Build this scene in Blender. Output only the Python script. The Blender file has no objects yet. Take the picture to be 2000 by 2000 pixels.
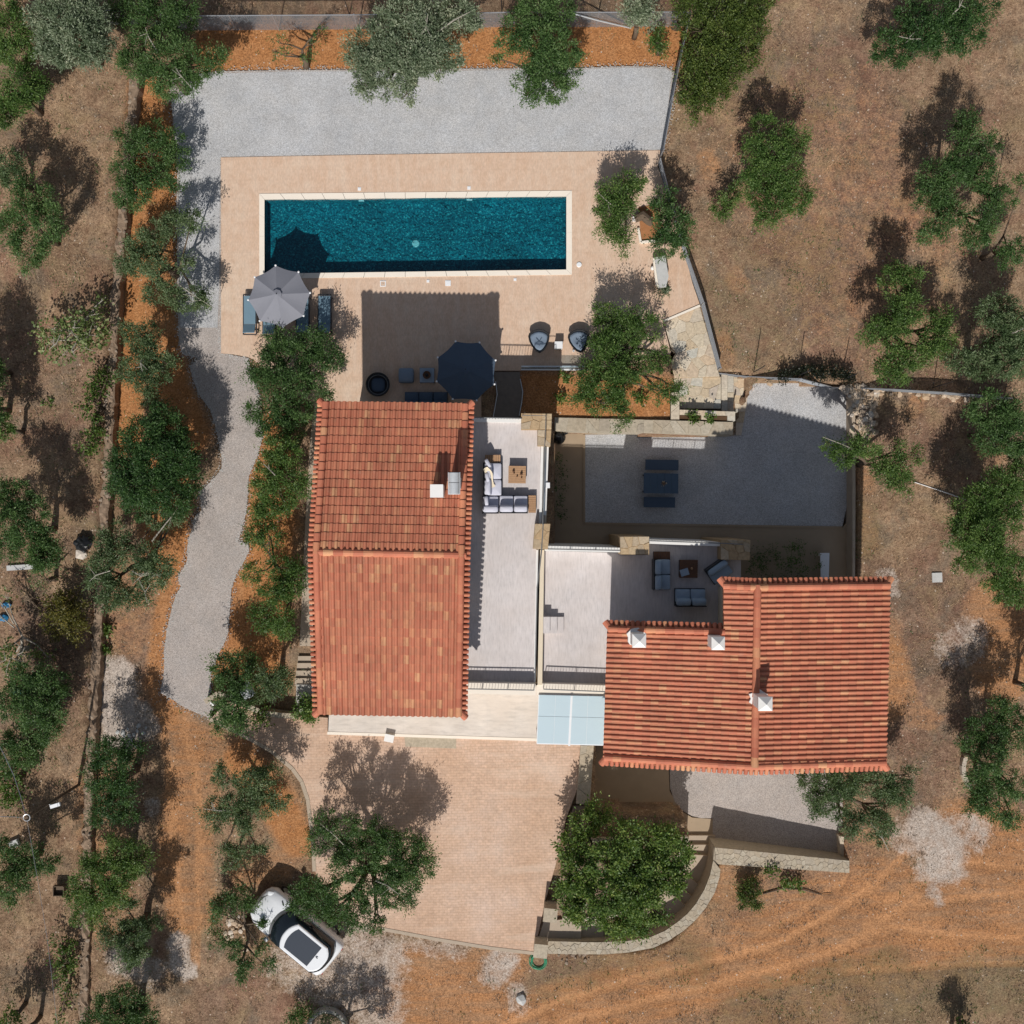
import bpy, bmesh, math, random
import numpy as np
from mathutils import Vector, Matrix
R = random.Random(7)
NR = np.random.default_rng(7)
SC = bpy.context.scene
COL = SC.collection
PI = math.pi

# ------------------------------------------------------------------ camera, sky, sun, exposure
S = 45.0                    # photograph pixels per metre on the ground (2000 px wide photograph)
CAM_H = 2000.0 / S          # drone height above the pool deck
cam = bpy.data.cameras.new('camera'); cam_o = bpy.data.objects.new('camera', cam); COL.objects.link(cam_o)
cam_o.location = (0, 0, CAM_H); cam_o.rotation_euler = (0, 0, 0)
cam.sensor_fit = 'HORIZONTAL'; cam.angle = 2 * math.atan(0.5); cam.clip_start = 0.5; cam.clip_end = 2000
SC.camera = cam_o
SUN_ELEV, SUN_AZ = math.radians(45.7), math.atan2(-0.161, -0.964)
world = bpy.data.worlds.new('World'); SC.world = world; world.use_nodes = True
wn = world.node_tree.nodes; wl = world.node_tree.links
sky = wn.new('ShaderNodeTexSky'); sky.sky_type = 'NISHITA'; sky.sun_disc = False
sky.sun_elevation = SUN_ELEV; sky.sun_rotation = SUN_AZ
sky.air_density = 1.0; sky.dust_density = 1.0
bg = wn['Background']; bg.inputs['Strength'].default_value = 0.068
hs = wn.new('ShaderNodeHueSaturation'); hs.inputs['Saturation'].default_value = 0.62   # thin summer haze
wl.new(sky.outputs['Color'], hs.inputs['Color']); wl.new(hs.outputs['Color'], bg.inputs['Color'])
sun = bpy.data.lights.new('sun', 'SUN'); sun.energy = 3.9; sun.angle = math.radians(0.55); sun.color = (1.0, 0.955, 0.89)
sun_o = bpy.data.objects.new('sun', sun); COL.objects.link(sun_o); sun_o.location = (-5, -30, 31)
sun_o.rotation_euler = Vector((0.161, 0.964, -1.0)).to_track_quat('-Z', 'Y').to_euler()
SC.view_settings.view_transform = 'Standard'; SC.view_settings.look = 'None'
SC.view_settings.exposure = 0.0; SC.view_settings.gamma = 1.0; SC.view_settings.use_curve_mapping = False
SC.render.engine = 'CYCLES'
SC.cycles.max_bounces = 6; SC.cycles.diffuse_bounces = 3; SC.cycles.transparent_max_bounces = 12
SC.cycles.caustics_reflective = False; SC.cycles.caustics_refractive = False

def W(px, py, z=0.0):
    """survey: the ground position of a point that the photograph shows at (px, py) and that stands z metres above the pool deck"""
    f = (1 - z / CAM_H) / S
    return Vector(((px - 1000) * f, -(py - 1000) * f, z))
def WL(pts, z=0.0): return [W(p[0], p[1], p[2] if len(p) > 2 else z) for p in pts]
def XY(pts, z=0.0): return [(v.x, v.y) for v in WL(pts, z)]
def P(s):           # "x,y x,y ..." -> list of tuples
    return [tuple(float(a) for a in t.split(',')) for t in s.split()]

# ------------------------------------------------------------------ materials
def nodes(m): m.use_nodes = True; return m.node_tree.nodes, m.node_tree.links
def c4(c): return (c[0], c[1], c[2], 1.0)
class MG:
    """small helper round one node tree"""
    def __init__(s, name):
        s.m = bpy.data.materials.new(name); s.n, s.l = nodes(s.m); s.b = s.n['Principled BSDF']
        s.geo = s.n.new('ShaderNodeNewGeometry'); s.pos = s.geo.outputs['Position']
    def put(s, v, sock):
        if isinstance(v, (int, float)): sock.default_value = v
        elif isinstance(v, (tuple, list)): sock.default_value = c4(v) if len(sock.default_value) == 4 else tuple(v)[:3]
        else: s.l.new(v, sock)
    def scale(s, vec3, rz=0.0):
        k = s.n.new('ShaderNodeMapping'); s.l.new(s.pos, k.inputs['Vector'])
        k.inputs['Scale'].default_value = vec3; k.inputs['Rotation'].default_value = (0, 0, rz); return k.outputs['Vector']
    def noise(s, scale, detail=3, rough=0.55, vec=None, out='Fac', dist=0.0):
        k = s.n.new('ShaderNodeTexNoise'); s.l.new(vec or s.pos, k.inputs['Vector'])
        k.inputs['Scale'].default_value = scale; k.inputs['Detail'].default_value = detail
        k.inputs['Roughness'].default_value = rough; k.inputs['Distortion'].default_value = dist; return k.outputs[out]
    def voro(s, scale, out='Color', feature='F1', vec=None, rnd=1.0):
        k = s.n.new('ShaderNodeTexVoronoi'); k.feature = feature; s.l.new(vec or s.pos, k.inputs['Vector'])
        k.inputs['Scale'].default_value = scale; k.inputs['Randomness'].default_value = rnd; return k.outputs[out]
    def ramp(s, fac, stops):
        k = s.n.new('ShaderNodeValToRGB'); s.put(fac, k.inputs['Fac']); e = k.color_ramp.elements
        while len(e) < len(stops): e.new(0.5)
        for i, (p, c) in enumerate(stops):
            e[i].position = p; e[i].color = c4(c) if isinstance(c, (tuple, list)) else (c, c, c, 1)
        return k.outputs['Color']
    def mix(s, fac, a, b, mode='MIX'):
        k = s.n.new('ShaderNodeMix'); k.data_type = 'RGBA'; k.blend_type = mode
        s.put(fac, k.inputs[0]); s.put(a, k.inputs[6]); s.put(b, k.inputs[7]); return k.outputs[2]
    def math(s, op, a, b=0.0, c=None, clamp=False):
        k = s.n.new('ShaderNodeMath'); k.operation = op; k.use_clamp = clamp
        s.put(a, k.inputs[0]); s.put(b, k.inputs[1])
        if c is not None: s.put(c, k.inputs[2])
        return k.outputs[0]
    def map(s, v, a, b, c=0.0, d=1.0):
        k = s.n.new('ShaderNodeMapRange'); k.clamp = True; s.put(v, k.inputs[0])
        for i, x in enumerate((a, b, c, d)): k.inputs[i + 1].default_value = x
        return k.outputs[0]
    def attr(s, name, out='Fac'):
        k = s.n.new('ShaderNodeAttribute'); k.attribute_name = name; return k.outputs[out]
    def bump(s, h, strength=0.4, dist=0.02):
        k = s.n.new('ShaderNodeBump'); s.put(h, k.inputs['Height']); k.inputs['Strength'].default_value = strength
        k.inputs['Distance'].default_value = dist; s.l.new(k.outputs['Normal'], s.b.inputs['Normal'])
    def end(s, col, rough=0.8, spec=0.3, metal=0.0):
        s.put(col, s.b.inputs['Base Color']); s.put(rough, s.b.inputs['Roughness'])
        s.b.inputs['Specular IOR Level'].default_value = spec; s.b.inputs['Metallic'].default_value = metal
        return s.m
M = {}
def simple(name, col, rough=0.7, spec=0.3, metal=0.0, var=0.12, scale=6.0, bump=0.0, bscale=40.0):
    g = MG(name)
    lo = tuple(x * (1 - var) for x in col); hi = tuple(min(1, x * (1 + var)) for x in col)
    c = g.mix(g.noise(scale, 4), lo, hi)
    if bump: g.bump(g.noise(bscale, 3), bump, 0.01)
    M[name] = g.end(c, rough, spec, metal); return M[name]

def gravel_mat(name, col, warm):
    g = MG(name)
    cell = g.voro(44.0, 'Color'); k = g.n.new('ShaderNodeSeparateColor'); g.l.new(cell, k.inputs[0])
    f = g.map(k.outputs[0], 0, 1, 0.64, 1.26)
    big = g.map(g.noise(0.6, 6, 0.7), 0.3, 0.7, 0.86, 1.10)
    base = g.mix(g.noise(1.3, 3), col, warm); base = g.mix(g.map(k.outputs[1], 0.55, 0.95, 0, 0.45), base, warm)
    c = g.mix(1.0, base, g.math('MULTIPLY', f, big), 'MULTIPLY')
    g.bump(g.voro(44.0, 'Distance'), 0.5, 0.015)
    M[name] = g.end(c, 0.9, 0.2)
gravel_mat('gravel_grey', (0.475, 0.495, 0.53), (0.50, 0.485, 0.475))
gravel_mat('gravel_path', (0.405, 0.38, 0.37), (0.45, 0.385, 0.345))

def deck_mat():
    g = MG('stamped_deck')
    a = g.noise(0.35, 5, 0.6); b = g.noise(3.0, 4); c = g.noise(22, 3, vec=g.scale((1, 0.35, 1)))
    col = g.ramp(a, [(0.3, (0.63, 0.435, 0.31)), (0.5, (0.66, 0.48, 0.36)), (0.72, (0.69, 0.545, 0.425))])
    col = g.mix(g.map(b, 0.35, 0.7, 0, 0.5), col, (0.56, 0.37, 0.25)); col = g.mix(g.map(g.noise(1.0, 5, 0.65, vec=g.scale((3.5, 0.5, 1))), 0.45, 0.72, 0, 0.5), col, (0.70, 0.56, 0.45)); col = g.mix(g.map(g.noise(0.9, 6, 0.7), 0.56, 0.74, 0, 0.4), col, (0.54, 0.36, 0.26)); col = g.mix(1, col, g.map(c, 0.25, 0.75, 0.84, 1.1), 'MULTIPLY')
    k = g.n.new('ShaderNodeTexBrick'); g.l.new(g.scale((1, 1, 1)), k.inputs['Vector']); k.inputs['Scale'].default_value = 1.0
    k.inputs['Brick Width'].default_value = 0.9; k.inputs['Row Height'].default_value = 0.45; k.inputs['Mortar Size'].default_value = 0.012
    k.inputs['Mortar Smooth'].default_value = 0.6
    col = g.mix(g.math('MULTIPLY', k.outputs['Fac'], 0.16), col, (0.40, 0.27, 0.2))
    g.bump(c, 0.25, 0.01); M['stamped_deck'] = g.end(col, 0.75, 0.3)
deck_mat()
def drive_mat():
    g = MG('stamped_drive')
    v = g.scale((1, 1, 1), -0.016)
    wob = g.n.new('ShaderNodeVectorMath'); wob.operation = 'ADD'; g.l.new(v, wob.inputs[0])
    sc = g.n.new('ShaderNodeVectorMath'); sc.operation = 'SCALE'; g.l.new(g.noise(1.2, 3, out='Color'), sc.inputs[0]); sc.inputs['Scale'].default_value = 0.10
    g.l.new(sc.outputs[0], wob.inputs[1])
    k = g.n.new('ShaderNodeTexBrick'); g.l.new(wob.outputs[0], k.inputs['Vector']); k.inputs['Scale'].default_value = 1.0
    k.inputs['Brick Width'].default_value = 0.24; k.inputs['Row Height'].default_value = 0.115; k.inputs['Mortar Size'].default_value = 0.008
    k.inputs['Mortar Smooth'].default_value = 0.3
    k.inputs['Color1'].default_value = (0.95, 0.95, 0.95, 1); k.inputs['Color2'].default_value = (1.05, 1.04, 1.03, 1); k.inputs['Mortar'].default_value = (0.79, 0.73, 0.69, 1)
    a = g.noise(0.4, 5, 0.6)
    col = g.ramp(a, [(0.3, (0.54, 0.36, 0.25)), (0.5, (0.60, 0.42, 0.31)), (0.7, (0.64, 0.485, 0.395))])
    col = g.mix(1.0, col, k.outputs['Color'], 'MULTIPLY'); col = g.mix(1, col, g.map(g.noise(9, 4), 0.3, 0.7, 0.84, 1.1), 'MULTIPLY'); col = g.mix(g.map(g.noise(1.1, 6, 0.72), 0.54, 0.72, 0, 0.45), col, (0.44, 0.31, 0.22)); col = g.mix(g.map(g.noise(0.8, 4, vec=g.scale((0.35, 2.2, 1))), 0.56, 0.7, 0, 0.3), col, (0.70, 0.57, 0.47))
    g.bump(k.outputs['Fac'], -0.3, 0.01); M['stamped_drive'] = g.end(col, 0.75, 0.3)
drive_mat()
def marble(name, sx, sy, base):
    g = MG(name)
    a = g.noise(1.0, 5, 0.65, vec=g.scale((sx, sy, 3))); b = g.noise(0.8, 3)
    col = g.ramp(a, [(0.28, tuple(x * 0.80 for x in base)), (0.5, base), (0.75, tuple(min(1, x * 1.12) for x in base))])
    col = g.mix(g.map(b, 0.35, 0.7, 0, 0.45), col, (base[0] * .94, base[1] * 0.88, base[2] * 0.82)); col = g.mix(1, col, g.map(g.noise(0.5, 6, 0.72), 0.3, 0.7, 0.88, 1.08), 'MULTIPLY')
    k = g.n.new('ShaderNodeTexBrick'); g.l.new(g.scale((1, 1, 1), -0.016), k.inputs['Vector']); k.inputs['Scale'].default_value = 1.0
    k.offset = 0.0; k.inputs['Brick Width'].default_value = 0.6 if sy < sx else 1.2; k.inputs['Row Height'].default_value = 1.2 if sy < sx else 0.6; k.inputs['Mortar Size'].default_value = 0.004
    col = g.mix(g.math('MULTIPLY', k.outputs['Fac'], 0.25), col, tuple(x * 0.6 for x in base))
    M[name] = g.end(col, 0.55, 0.35)
marble('terrace_tile', 15.0, 2.6, (0.615, 0.572, 0.568)); marble('walk_tile', 1.8, 8.0, (0.66, 0.60, 0.545))

def stone_mat(name, cols, scale=3.0):
    g = MG(name)
    oi = g.n.new('ShaderNodeObjectInfo'); r = g.math('FRACT', g.math('ADD', oi.outputs['Random'], g.geo.outputs['Random Per Island']))
    n = len(cols); col = g.ramp(r, [((i + 0.5) / n, c) for i, c in enumerate(cols)])
    col = g.mix(1, col, g.map(g.noise(scale * 3, 5, 0.65), 0.25, 0.75, 0.72, 1.2), 'MULTIPLY')
    g.bump(g.noise(25, 4), 0.5, 0.02); M[name] = g.end(col, 0.85, 0.2)
stone_mat('flagstone', [(0.54, 0.43, 0.30), (0.60, 0.52, 0.40), (0.50, 0.43, 0.36), (0.62, 0.47, 0.32), (0.52, 0.50, 0.44), (0.66, 0.56, 0.43)])
stone_mat('wall_stone', [(0.43, 0.36, 0.27), (0.46, 0.40, 0.31), (0.40, 0.345, 0.275), (0.44, 0.37, 0.28), (0.48, 0.425, 0.34)])
stone_mat('tan_stone', [(0.45, 0.32, 0.19), (0.50, 0.38, 0.24), (0.42, 0.33, 0.23), (0.52, 0.42, 0.3)])
stone_mat('rubble', [(0.50, 0.36, 0.24), (0.58, 0.48, 0.38), (0.42, 0.30, 0.2), (0.66, 0.60, 0.54), (0.5, 0.4, 0.3)])
stone_mat('field_stone', [(0.26, 0.2, 0.15), (0.31, 0.25, 0.2), (0.22, 0.165, 0.125), (0.33, 0.26, 0.2)])
simple('field_earth', (0.27, 0.195, 0.14), 0.95, 0.1, var=0.45, scale=9, bump=0.9, bscale=16)
def tile_mat():
    g = MG('roof_tile')
    oi = g.n.new('ShaderNodeObjectInfo'); r = g.math('FRACT', g.math('ADD', oi.outputs['Random'], g.geo.outputs['Random Per Island']))
    col = g.ramp(r, [(0.0, (0.45, 0.142, 0.084)), (0.2, (0.51, 0.168, 0.10)), (0.5, (0.55, 0.190, 0.112)), (0.8, (0.575, 0.215, 0.122)), (0.92, (0.61, 0.27, 0.145)), (1.0, (0.65, 0.34, 0.18))])
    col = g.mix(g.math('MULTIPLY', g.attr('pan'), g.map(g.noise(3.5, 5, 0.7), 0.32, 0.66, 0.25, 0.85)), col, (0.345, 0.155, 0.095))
    col = g.mix(1, col, g.map(g.noise(0.7, 4), 0.3, 0.7, 0.88, 1.10), 'MULTIPLY')
    col = g.mix(g.map(g.noise(7, 5, 0.7, vec=g.scale((2, 0.8, 1))), 0.52, 0.78, 0, 0.55), col, (0.30, 0.15, 0.09)); col = g.mix(g.map(g.noise(2.2, 6, 0.75), 0.58, 0.72, 0, 0.35), col, (0.50, 0.30, 0.21))
    g.bump(g.noise(60, 2), 0.15, 0.005); M['roof_tile'] = g.end(col, 0.7, 0.25)
tile_mat()
simple('roof_deck', (0.30, 0.12, 0.07), 0.9, 0.1); simple('plaster', (0.72, 0.62, 0.48), 0.9, 0.2, var=0.06, scale=2)
simple('white_plaster', (0.80, 0.79, 0.77), 0.85, 0.2, var=0.05); simple('coping', (0.84, 0.76, 0.66), 0.7, 0.3, var=0.05, scale=2)
simple('concrete', (0.44, 0.36, 0.28), 0.9, 0.2, var=0.15, scale=3); simple('grey_concrete', (0.40, 0.385, 0.36), 0.9, 0.2, var=0.2, scale=4)
simple('paving', (0.37, 0.285, 0.20), 0.85, 0.2, var=0.12, scale=2, bump=0.2); simple('dark_paving', (0.20, 0.17, 0.145), 0.85, 0.2, var=0.25, scale=5, bump=0.3)
simple('bark', (0.135, 0.10, 0.072), 0.9, 0.15, var=0.35, scale=14, bump=0.6); simple('pale_bark', (0.36, 0.33, 0.28), 0.9, 0.15, var=0.25, scale=14, bump=0.5)
simple('navy_fabric', (0.075, 0.105, 0.15), 0.9, 0.15, var=0.08); simple('grey_fabric', (0.235, 0.24, 0.275), 0.9, 0.15, var=0.05)
simple('pool_fabric', (0.16, 0.25, 0.32), 0.8, 0.3, var=0.08); simple('pale_fabric', (0.56, 0.565, 0.65), 0.9, 0.2, var=0.05, scale=3)
simple('blue_fabric', (0.30, 0.375, 0.46), 0.9, 0.2, var=0.06); simple('dark_frame', (0.035, 0.036, 0.042), 0.5, 0.4); simple('cream_cloth', (0.74, 0.64, 0.48), 0.95, 0.1)
simple('seat_cushion', (0.20, 0.255, 0.33), 0.9, 0.2, var=0.08); simple('teak', (0.42, 0.25, 0.14), 0.7, 0.3, var=0.2, scale=12); simple('dark_wood', (0.12, 0.06, 0.035), 0.7, 0.3, var=0.2, scale=12)
simple('white_paint', (0.80, 0.81, 0.83), 0.45, 0.5, var=0.02); simple('galvanised', (0.70, 0.72, 0.74), 0.42, 0.5, 0.45, var=0.15, scale=9)
simple('steel', (0.50, 0.52, 0.55), 0.4, 0.5, 0.7, var=0.1); simple('black_metal', (0.02, 0.021, 0.024), 0.5, 0.4); simple('rust_rail', (0.20, 0.205, 0.21), 0.45, 0.5, 0.4)
simple('car_paint', (0.80, 0.82, 0.85), 0.22, 0.6, var=0.01); M['car_paint'].node_tree.nodes['Principled BSDF'].inputs['Coat Weight'].default_value = 0.6
simple('car_glass', (0.012, 0.018, 0.024), 0.06, 0.6, var=0.05); simple('sunroof', (0.05, 0.06, 0.078), 0.18, 0.5, var=0.03); simple('rubber', (0.02, 0.02, 0.02), 0.9, 0.2)
simple('tail_red', (0.35, 0.02, 0.015), 0.25, 0.5); simple('lamp_clear', (0.7, 0.72, 0.75), 0.15, 0.6); simple('blue_tarp', (0.02, 0.16, 0.32), 0.5, 0.4, var=0.3); simple('teal_tarp', (0.03, 0.25, 0.27), 0.5, 0.4, var=0.3)
simple('hose_green', (0.03, 0.26, 0.13), 0.5, 0.4); simple('black_plastic', (0.012, 0.013, 0.015), 0.35, 0.5); simple('soil', (0.38, 0.175, 0.08), 0.95, 0.1, var=0.3, scale=8, bump=0.6, bscale=18)
simple('grey_rock', (0.50, 0.50, 0.49), 0.85, 0.2, var=0.22, scale=5, bump=0.5, bscale=14); simple('wire_grey', (0.30, 0.32, 0.35), 0.5, 0.4, 0.5); simple('white_wire', (0.75, 0.72, 0.70), 0.6, 0.3)
simple('glass_window', (0.03, 0.045, 0.06), 0.08, 0.6); simple('door_wood', (0.25, 0.16, 0.09), 0.6, 0.3); simple('pool_light_lens', (0.55, 0.75, 0.75), 0.2, 0.5); simple('compost', (0.1, 0.06, 0.035), 0.95, 0.1, var=0.3)
simple('rope_dark', (0.025, 0.026, 0.03), 0.7, 0.3); simple('navy_metal', (0.06, 0.10, 0.15), 0.5, 0.4)
def glass_like(name, tint, fac, rough=0.05):
    g = MG(name); tr = g.n.new('ShaderNodeBsdfTransparent'); tr.inputs[0].default_value = c4(tint)
    mx = g.n.new('ShaderNodeMixShader'); mx.inputs[0].default_value = fac; out = g.n['Material Output']
    g.end(tint, rough, 0.5); g.l.new(tr.outputs[0], mx.inputs[1]); g.l.new(g.b.outputs[0], mx.inputs[2]); g.l.new(mx.outputs[0], out.inputs['Surface']); M[name] = g.m; return g
glass_like('clear_glass', (0.80, 0.88, 0.92), 0.22)
g = glass_like('frosted_pane', (0.58, 0.71, 0.775), 0.90, 0.35)
def water_mat():
    g = MG('pool_water'); out = g.n['Material Output']
    tr = g.n.new('ShaderNodeBsdfTransparent'); tr.inputs[0].default_value = (0.50, 0.84, 0.90, 1)
    gl = g.n.new('ShaderNodeBsdfGlossy'); gl.inputs['Roughness'].default_value = 0.04; gl.inputs['Color'].default_value = (1, 1, 1, 1)
    h = g.math('ADD', g.noise(2.2, 3, 0.6, dist=0.3), g.math('MULTIPLY', g.noise(9, 3, dist=0.2), 0.35))
    bp = g.n.new('ShaderNodeBump'); bp.inputs['Strength'].default_value = 1.0; bp.inputs['Distance'].default_value = 0.03; g.l.new(h, bp.inputs['Height'])
    g.l.new(bp.outputs[0], gl.inputs['Normal'])
    fr = g.n.new('ShaderNodeFresnel'); fr.inputs['IOR'].default_value = 1.33; g.l.new(bp.outputs[0], fr.inputs['Normal'])
    mx = g.n.new('ShaderNodeMixShader'); g.l.new(g.math('MULTIPLY', fr.outputs[0], 1.3), mx.inputs[0]); g.l.new(tr.outputs[0], mx.inputs[1]); g.l.new(gl.outputs[0], mx.inputs[2])
    g.l.new(mx.outputs[0], out.inputs['Surface']); M['pool_water'] = g.m
    g = MG('pool_mosaic'); k = g.n.new('ShaderNodeSeparateColor'); g.l.new(g.voro(19, 'Color', rnd=1.0), k.inputs[0])
    c = g.ramp(k.outputs[0], [(0.0, (0.003, 0.075, 0.11)), (0.5, (0.006, 0.142, 0.19)), (0.8, (0.010, 0.22, 0.265)), (0.93, (0.02, 0.29, 0.33)), (1.0, (0.10, 0.46, 0.48))])
    c = g.mix(1, c, g.map(g.noise(0.5, 3), 0.3, 0.7, 0.8, 1.2), 'MULTIPLY'); M['pool_mosaic'] = g.end(c, 0.5, 0.4)
water_mat()
def leaf_mat(name, dark, mid, light, trans=0.33, rough=0.5):
    g = MG(name); a = g.attr('tint')
    c = g.ramp(a, [(0.0, dark), (0.42, mid), (0.75, light), (1.0, tuple(min(1, x * y) for x, y in zip(light, (1.5, 1.35, 1.4))))])
    g.end(c, rough, 0.35); tl = g.n.new('ShaderNodeBsdfTranslucent'); g.l.new(g.mix(1, c, (1.25, 1.3, 0.6), 'MULTIPLY'), tl.inputs[0])
    mx = g.n.new('ShaderNodeMixShader'); mx.inputs[0].default_value = trans; out = g.n['Material Output']
    g.l.new(g.b.outputs[0], mx.inputs[1]); g.l.new(tl.outputs[0], mx.inputs[2]); g.l.new(mx.outputs[0], out.inputs['Surface']); M[name] = g.m
leaf_mat('leaf_olive', (0.034, 0.076, 0.022), (0.066, 0.134, 0.036), (0.118, 0.198, 0.066))
leaf_mat('leaf_olive_grey', (0.046, 0.082, 0.032), (0.088, 0.142, 0.056), (0.155, 0.215, 0.105))
leaf_mat('leaf_olive_deep', (0.026, 0.066, 0.020), (0.052, 0.116, 0.030), (0.095, 0.172, 0.052))
leaf_mat('leaf_olive_bright', (0.040, 0.088, 0.018), (0.082, 0.155, 0.034), (0.145, 0.225, 0.060))
leaf_mat('leaf_silver', (0.08, 0.12, 0.065), (0.165, 0.215, 0.13), (0.32, 0.37, 0.26))
leaf_mat('leaf_citrus', (0.042, 0.088, 0.020), (0.095, 0.170, 0.036), (0.19, 0.265, 0.07))
leaf_mat('leaf_fig', (0.07, 0.11, 0.03), (0.15, 0.21, 0.065), (0.28, 0.33, 0.15))
leaf_mat('leaf_hedge', (0.042, 0.072, 0.014), (0.080, 0.124, 0.024), (0.135, 0.180, 0.042))
leaf_mat('leaf_yellow', (0.060, 0.065, 0.012), (0.105, 0.105, 0.02), (0.17, 0.15, 0.035))
leaf_mat('leaf_vine', (0.045, 0.085, 0.016), (0.085, 0.150, 0.028), (0.16, 0.23, 0.06))
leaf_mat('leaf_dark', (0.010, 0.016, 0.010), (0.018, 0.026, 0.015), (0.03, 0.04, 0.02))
leaf_mat('dead_weed', (0.10, 0.075, 0.055), (0.20, 0.15, 0.11), (0.33, 0.26, 0.19), 0.1, 0.8)
leaf_mat('straw', (0.25, 0.165, 0.095), (0.40, 0.28, 0.17), (0.54, 0.40, 0.25), 0.15, 0.8)

# ------------------------------------------------------------------ objects and meshes
FRAME = {}
def newobj(name, data):
    o = bpy.data.objects.new(name, data); COL.objects.link(o); return o
def tag(o, label=None, cat=None, group=None, kind=None):
    if label: o['label'] = label
    if cat: o['category'] = cat
    if group: o['group'] = group
    if kind: o['kind'] = kind
    return o
def thing(name, label, cat, loc=(0, 0, 0), rz=0.0, group=None):
    o = newobj(name, None); o.empty_display_size = 0.2; o.location = loc; o.rotation_euler = (0, 0, rz)
    FRAME[o.name] = (Vector(loc), rz); return tag(o, label, cat, group)
class MB:
    def __init__(s): s.v = []; s.f = []
    def add(s, vs, fs):
        b = len(s.v); s.v += [Vector(v) for v in vs]; s.f += [tuple(b + i for i in f) for f in fs]; return s
    def box(s, x0, y0, z0, x1, y1, z1):
        vs = [(x, y, z) for z in (z0, z1) for y in (y0, y1) for x in (x0, x1)]
        return s.add(vs, [(0, 2, 3, 1), (4, 5, 7, 6), (0, 1, 5, 4), (2, 6, 7, 3), (0, 4, 6, 2), (1, 3, 7, 5)])
    def cbox(s, c, sx, sy, sz, rz=0.0):
        b = MB().box(-sx / 2, -sy / 2, -sz / 2, sx / 2, sy / 2, sz / 2); m = Matrix.Translation(c) @ Matrix.Rotation(rz, 4, 'Z')
        return s.add([m @ v for v in b.v], b.f)
    def beam(s, a, b, w, h, up=(0, 0, 1)):
        a = Vector(a); b = Vector(b); d = (b - a).normalized(); u = Vector(up); sd = d.cross(u)
        if sd.length < 1e-4: sd = Vector((1, 0, 0))
        sd.normalize(); u = sd.cross(d); sd *= w / 2; u = u * (h / 2)
        vs = [p + i * sd + j * u for p in (a, b) for i, j in ((-1, -1), (1, -1), (1, 1), (-1, 1))]
        return s.add(vs, [(0, 1, 2, 3), (7, 6, 5, 4), (0, 4, 5, 1), (1, 5, 6, 2), (2, 6, 7, 3), (3, 7, 4, 0)])
    def prism(s, poly, z0, z1):
        """poly: xy list; z0/z1 number or list"""
        n = len(poly); Z0 = z0 if isinstance(z0, (list, tuple)) else [z0] * n; Z1 = z1 if isinstance(z1, (list, tuple)) else [z1] * n
        vs = [(p[0], p[1], z) for p, z in zip(poly, Z0)] + [(p[0], p[1], z) for p, z in zip(poly, Z1)]
        return s.add(vs, [tuple(range(n - 1, -1, -1)), tuple(range(n, 2 * n))] + [(i, (i + 1) % n, n + (i + 1) % n, n + i) for i in range(n)])
    def tube(s, pts, rad, n=6, cap=True):
        pts = [Vector(p) for p in pts]; k = len(pts); rad = rad if isinstance(rad, (list, tuple)) else [rad] * k
        vs = []; prev = None
        for i, p in enumerate(pts):
            d = (pts[min(i + 1, k - 1)] - pts[max(i - 1, 0)])
            d = d.normalized() if d.length > 1e-6 else Vector((0, 0, 1))
            if prev is None: a = d.cross(Vector((0, 0, 1))); a = a if a.length > 1e-3 else Vector((1, 0, 0))
            else: a = prev - d * prev.dot(d); a = a if a.length > 1e-3 else d.orthogonal()
            a.normalize(); prev = a; b = d.cross(a)
            vs += [p + (a * math.cos(2 * PI * j / n) + b * math.sin(2 * PI * j / n)) * rad[i] for j in range(n)]
        fs = [(i * n + j, i * n + (j + 1) % n, (i + 1) * n + (j + 1) % n, (i + 1) * n + j) for i in range(k - 1) for j in range(n)]
        if cap: fs += [tuple(range(n - 1, -1, -1)), tuple(range((k - 1) * n, k * n))]
        return s.add(vs, fs)
    def lathe(s, prof, n=16, c=(0, 0, 0), sx=1.0, sy=1.0):
        vs = [(c[0] + r * math.cos(2 * PI * j / n) * sx, c[1] + r * math.sin(2 * PI * j / n) * sy, c[2] + z) for r, z in prof for j in range(n)]
        k = len(prof); fs = [(i * n + j, i * n + (j + 1) % n, (i + 1) * n + (j + 1) % n, (i + 1) * n + j) for i in range(k - 1) for j in range(n)]
        return s.add(vs, fs + [tuple(range(n - 1, -1, -1)), tuple(range((k - 1) * n, k * n))])
    def ring(s, c, r, t, n=20, m=6, sx=1.0, sy=1.0):
        vs = []; fs = []
        for i in range(n):
            a = 2 * PI * i / n
            for j in range(m):
                b = 2 * PI * j / m; q = r + t * math.cos(b); vs.append((c[0] + q * math.cos(a) * sx, c[1] + q * math.sin(a) * sy, c[2] + t * math.sin(b)))
        for i in range(n):
            for j in range(m): fs.append((i * m + j, ((i + 1) % n) * m + j, ((i + 1) % n) * m + (j + 1) % m, i * m + (j + 1) % m))
        return s.add(vs, fs)
    def cushion(s, c, sx, sy, sz, rz=0.0, e=0.35, tilt=None, n=14, m=7):
        sg = lambda t, p: math.copysign(abs(t) ** p, t); vs = []
        for i in range(m + 1):
            b = -PI / 2 + PI * i / m
            for j in range(n):
                a = 2 * PI * j / n
                vs.append(Vector((sx / 2 * sg(math.cos(b), e) * sg(math.cos(a), e), sy / 2 * sg(math.cos(b), e) * sg(math.sin(a), e), sz / 2 * sg(math.sin(b), 0.6))))
        T = Matrix.Translation(c) @ Matrix.Rotation(rz, 4, 'Z')
        if tilt: T = T @ Matrix.Rotation(tilt[1], 4, tilt[0])
        fs = [(i * n + j, i * n + (j + 1) % n, (i + 1) * n + (j + 1) % n, (i + 1) * n + j) for i in range(m) for j in range(n)]
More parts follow.
